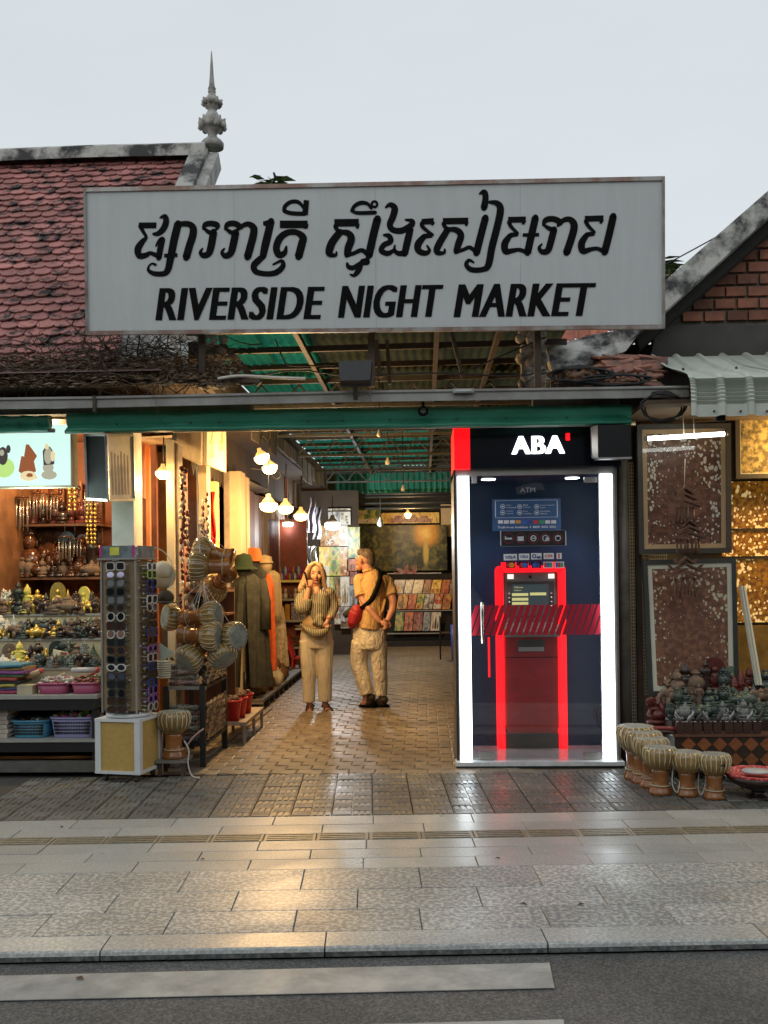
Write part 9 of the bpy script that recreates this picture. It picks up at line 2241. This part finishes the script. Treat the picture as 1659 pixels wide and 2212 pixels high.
def tree(px, py, Y, spread, n, label, hgt):
 c = at(px, py, Y); t = thing('tree', label, 'tree', loc=(c.x, Y, 0))
 mb = MB(); mb.tube([(c.x + .1, Y, 0), (c.x - .1, Y, c.z * .5), (c.x, Y, c.z)], [.18, .13, .03], 8); mb.build('trunk', M_vine, t)
 for k in range(6):
  mb = MB(); mb.tube([(c.x, Y, c.z - hgt * .6), c + Vector((rv.uniform(-1, 1) * spread * .6, rv.uniform(-.3, .3), rv.uniform(-.2, .3) * hgt))], [.03, .008], 5); mb.build('limb', M_vine, t)
 mb = MB()
 for k in range(n):
  cl = k % 7; rc = random.Random(cl * 7 + int(px)); o = Vector((rc.uniform(-1, 1) * spread * .8, rc.uniform(-.5, .5) * spread, rc.uniform(-.9, .30) * hgt))
  p = c + o + Vector((rv.gauss(0, .26) * spread, rv.gauss(0, .3) * spread, rv.gauss(0, .18) * hgt)); s = rv.uniform(.10, .18)
  M = Matrix.Rotation(rv.uniform(0, 6), 3, 'Z') @ Matrix.Rotation(rv.uniform(-1.2, 1.2), 3, 'X')
  mb.add([p + M @ Vector(v) for v in ((-s, 0, 0), (-s * .1, -s * .32, .01), (s, 0, 0), (-s * .1, s * .32, .01))], [(0, 1, 2, 3)])
 mb.build('crown', mat('tree_leaf', (.07, .12, .04), rough=.6, col2=(.16, .22, .08), scale=3), t)
tree(585, 398, 16, .30, 90, 'small leafy tree top showing just above the sign board left of its middle', .34)
tree(1441, 592, 13, .16, 45, 'bit of leafy tree between the right end of the sign and the concrete verge', .30)
# a few dry leaves and scraps on the road and pavement
M_dry = mat('fallen_leaf', (.10, .06, .03), rough=.9, var=.4, rnd=.3)
for i, (px_, py_, z, lab) in enumerate(((173, 2114, ROADZ + .009, 'curled brown leaf lying on the left part of the white stripe'), (438, 1856, .003, 'dark scrap lying on the plain granite left of the middle'), (1131, 1953, .003, 'small dark leaf on the flecked granite right of the middle'), (1075, 1854, .003, 'dark leaf on the plain granite below the booth'), (132, 1786, .003, 'tiny leaf on the granite edge far left'), (700, 2052, ROADZ + .003, 'dry leaf in the road at the foot of the kerb'), (1255, 1954, .003, 'small leaf on the flecked granite below the drums'))):
 p = gnd(px_, py_, z); s = rv.uniform(.016, .028); M = Matrix.Rotation(rv.uniform(0, 6), 3, 'Z')
 mb = MB(); mb.add([p + M @ Vector(v) for v in ((-s, 0, 0), (-s * .2, -s * .45, .006), (s, -s * .1, .002), (-s * .1, s * .45, .008))], [(0, 1, 2, 3)])
 tag(mb.build('dry_leaf', M_dry), lab, 'leaf', 'fallen leaves')
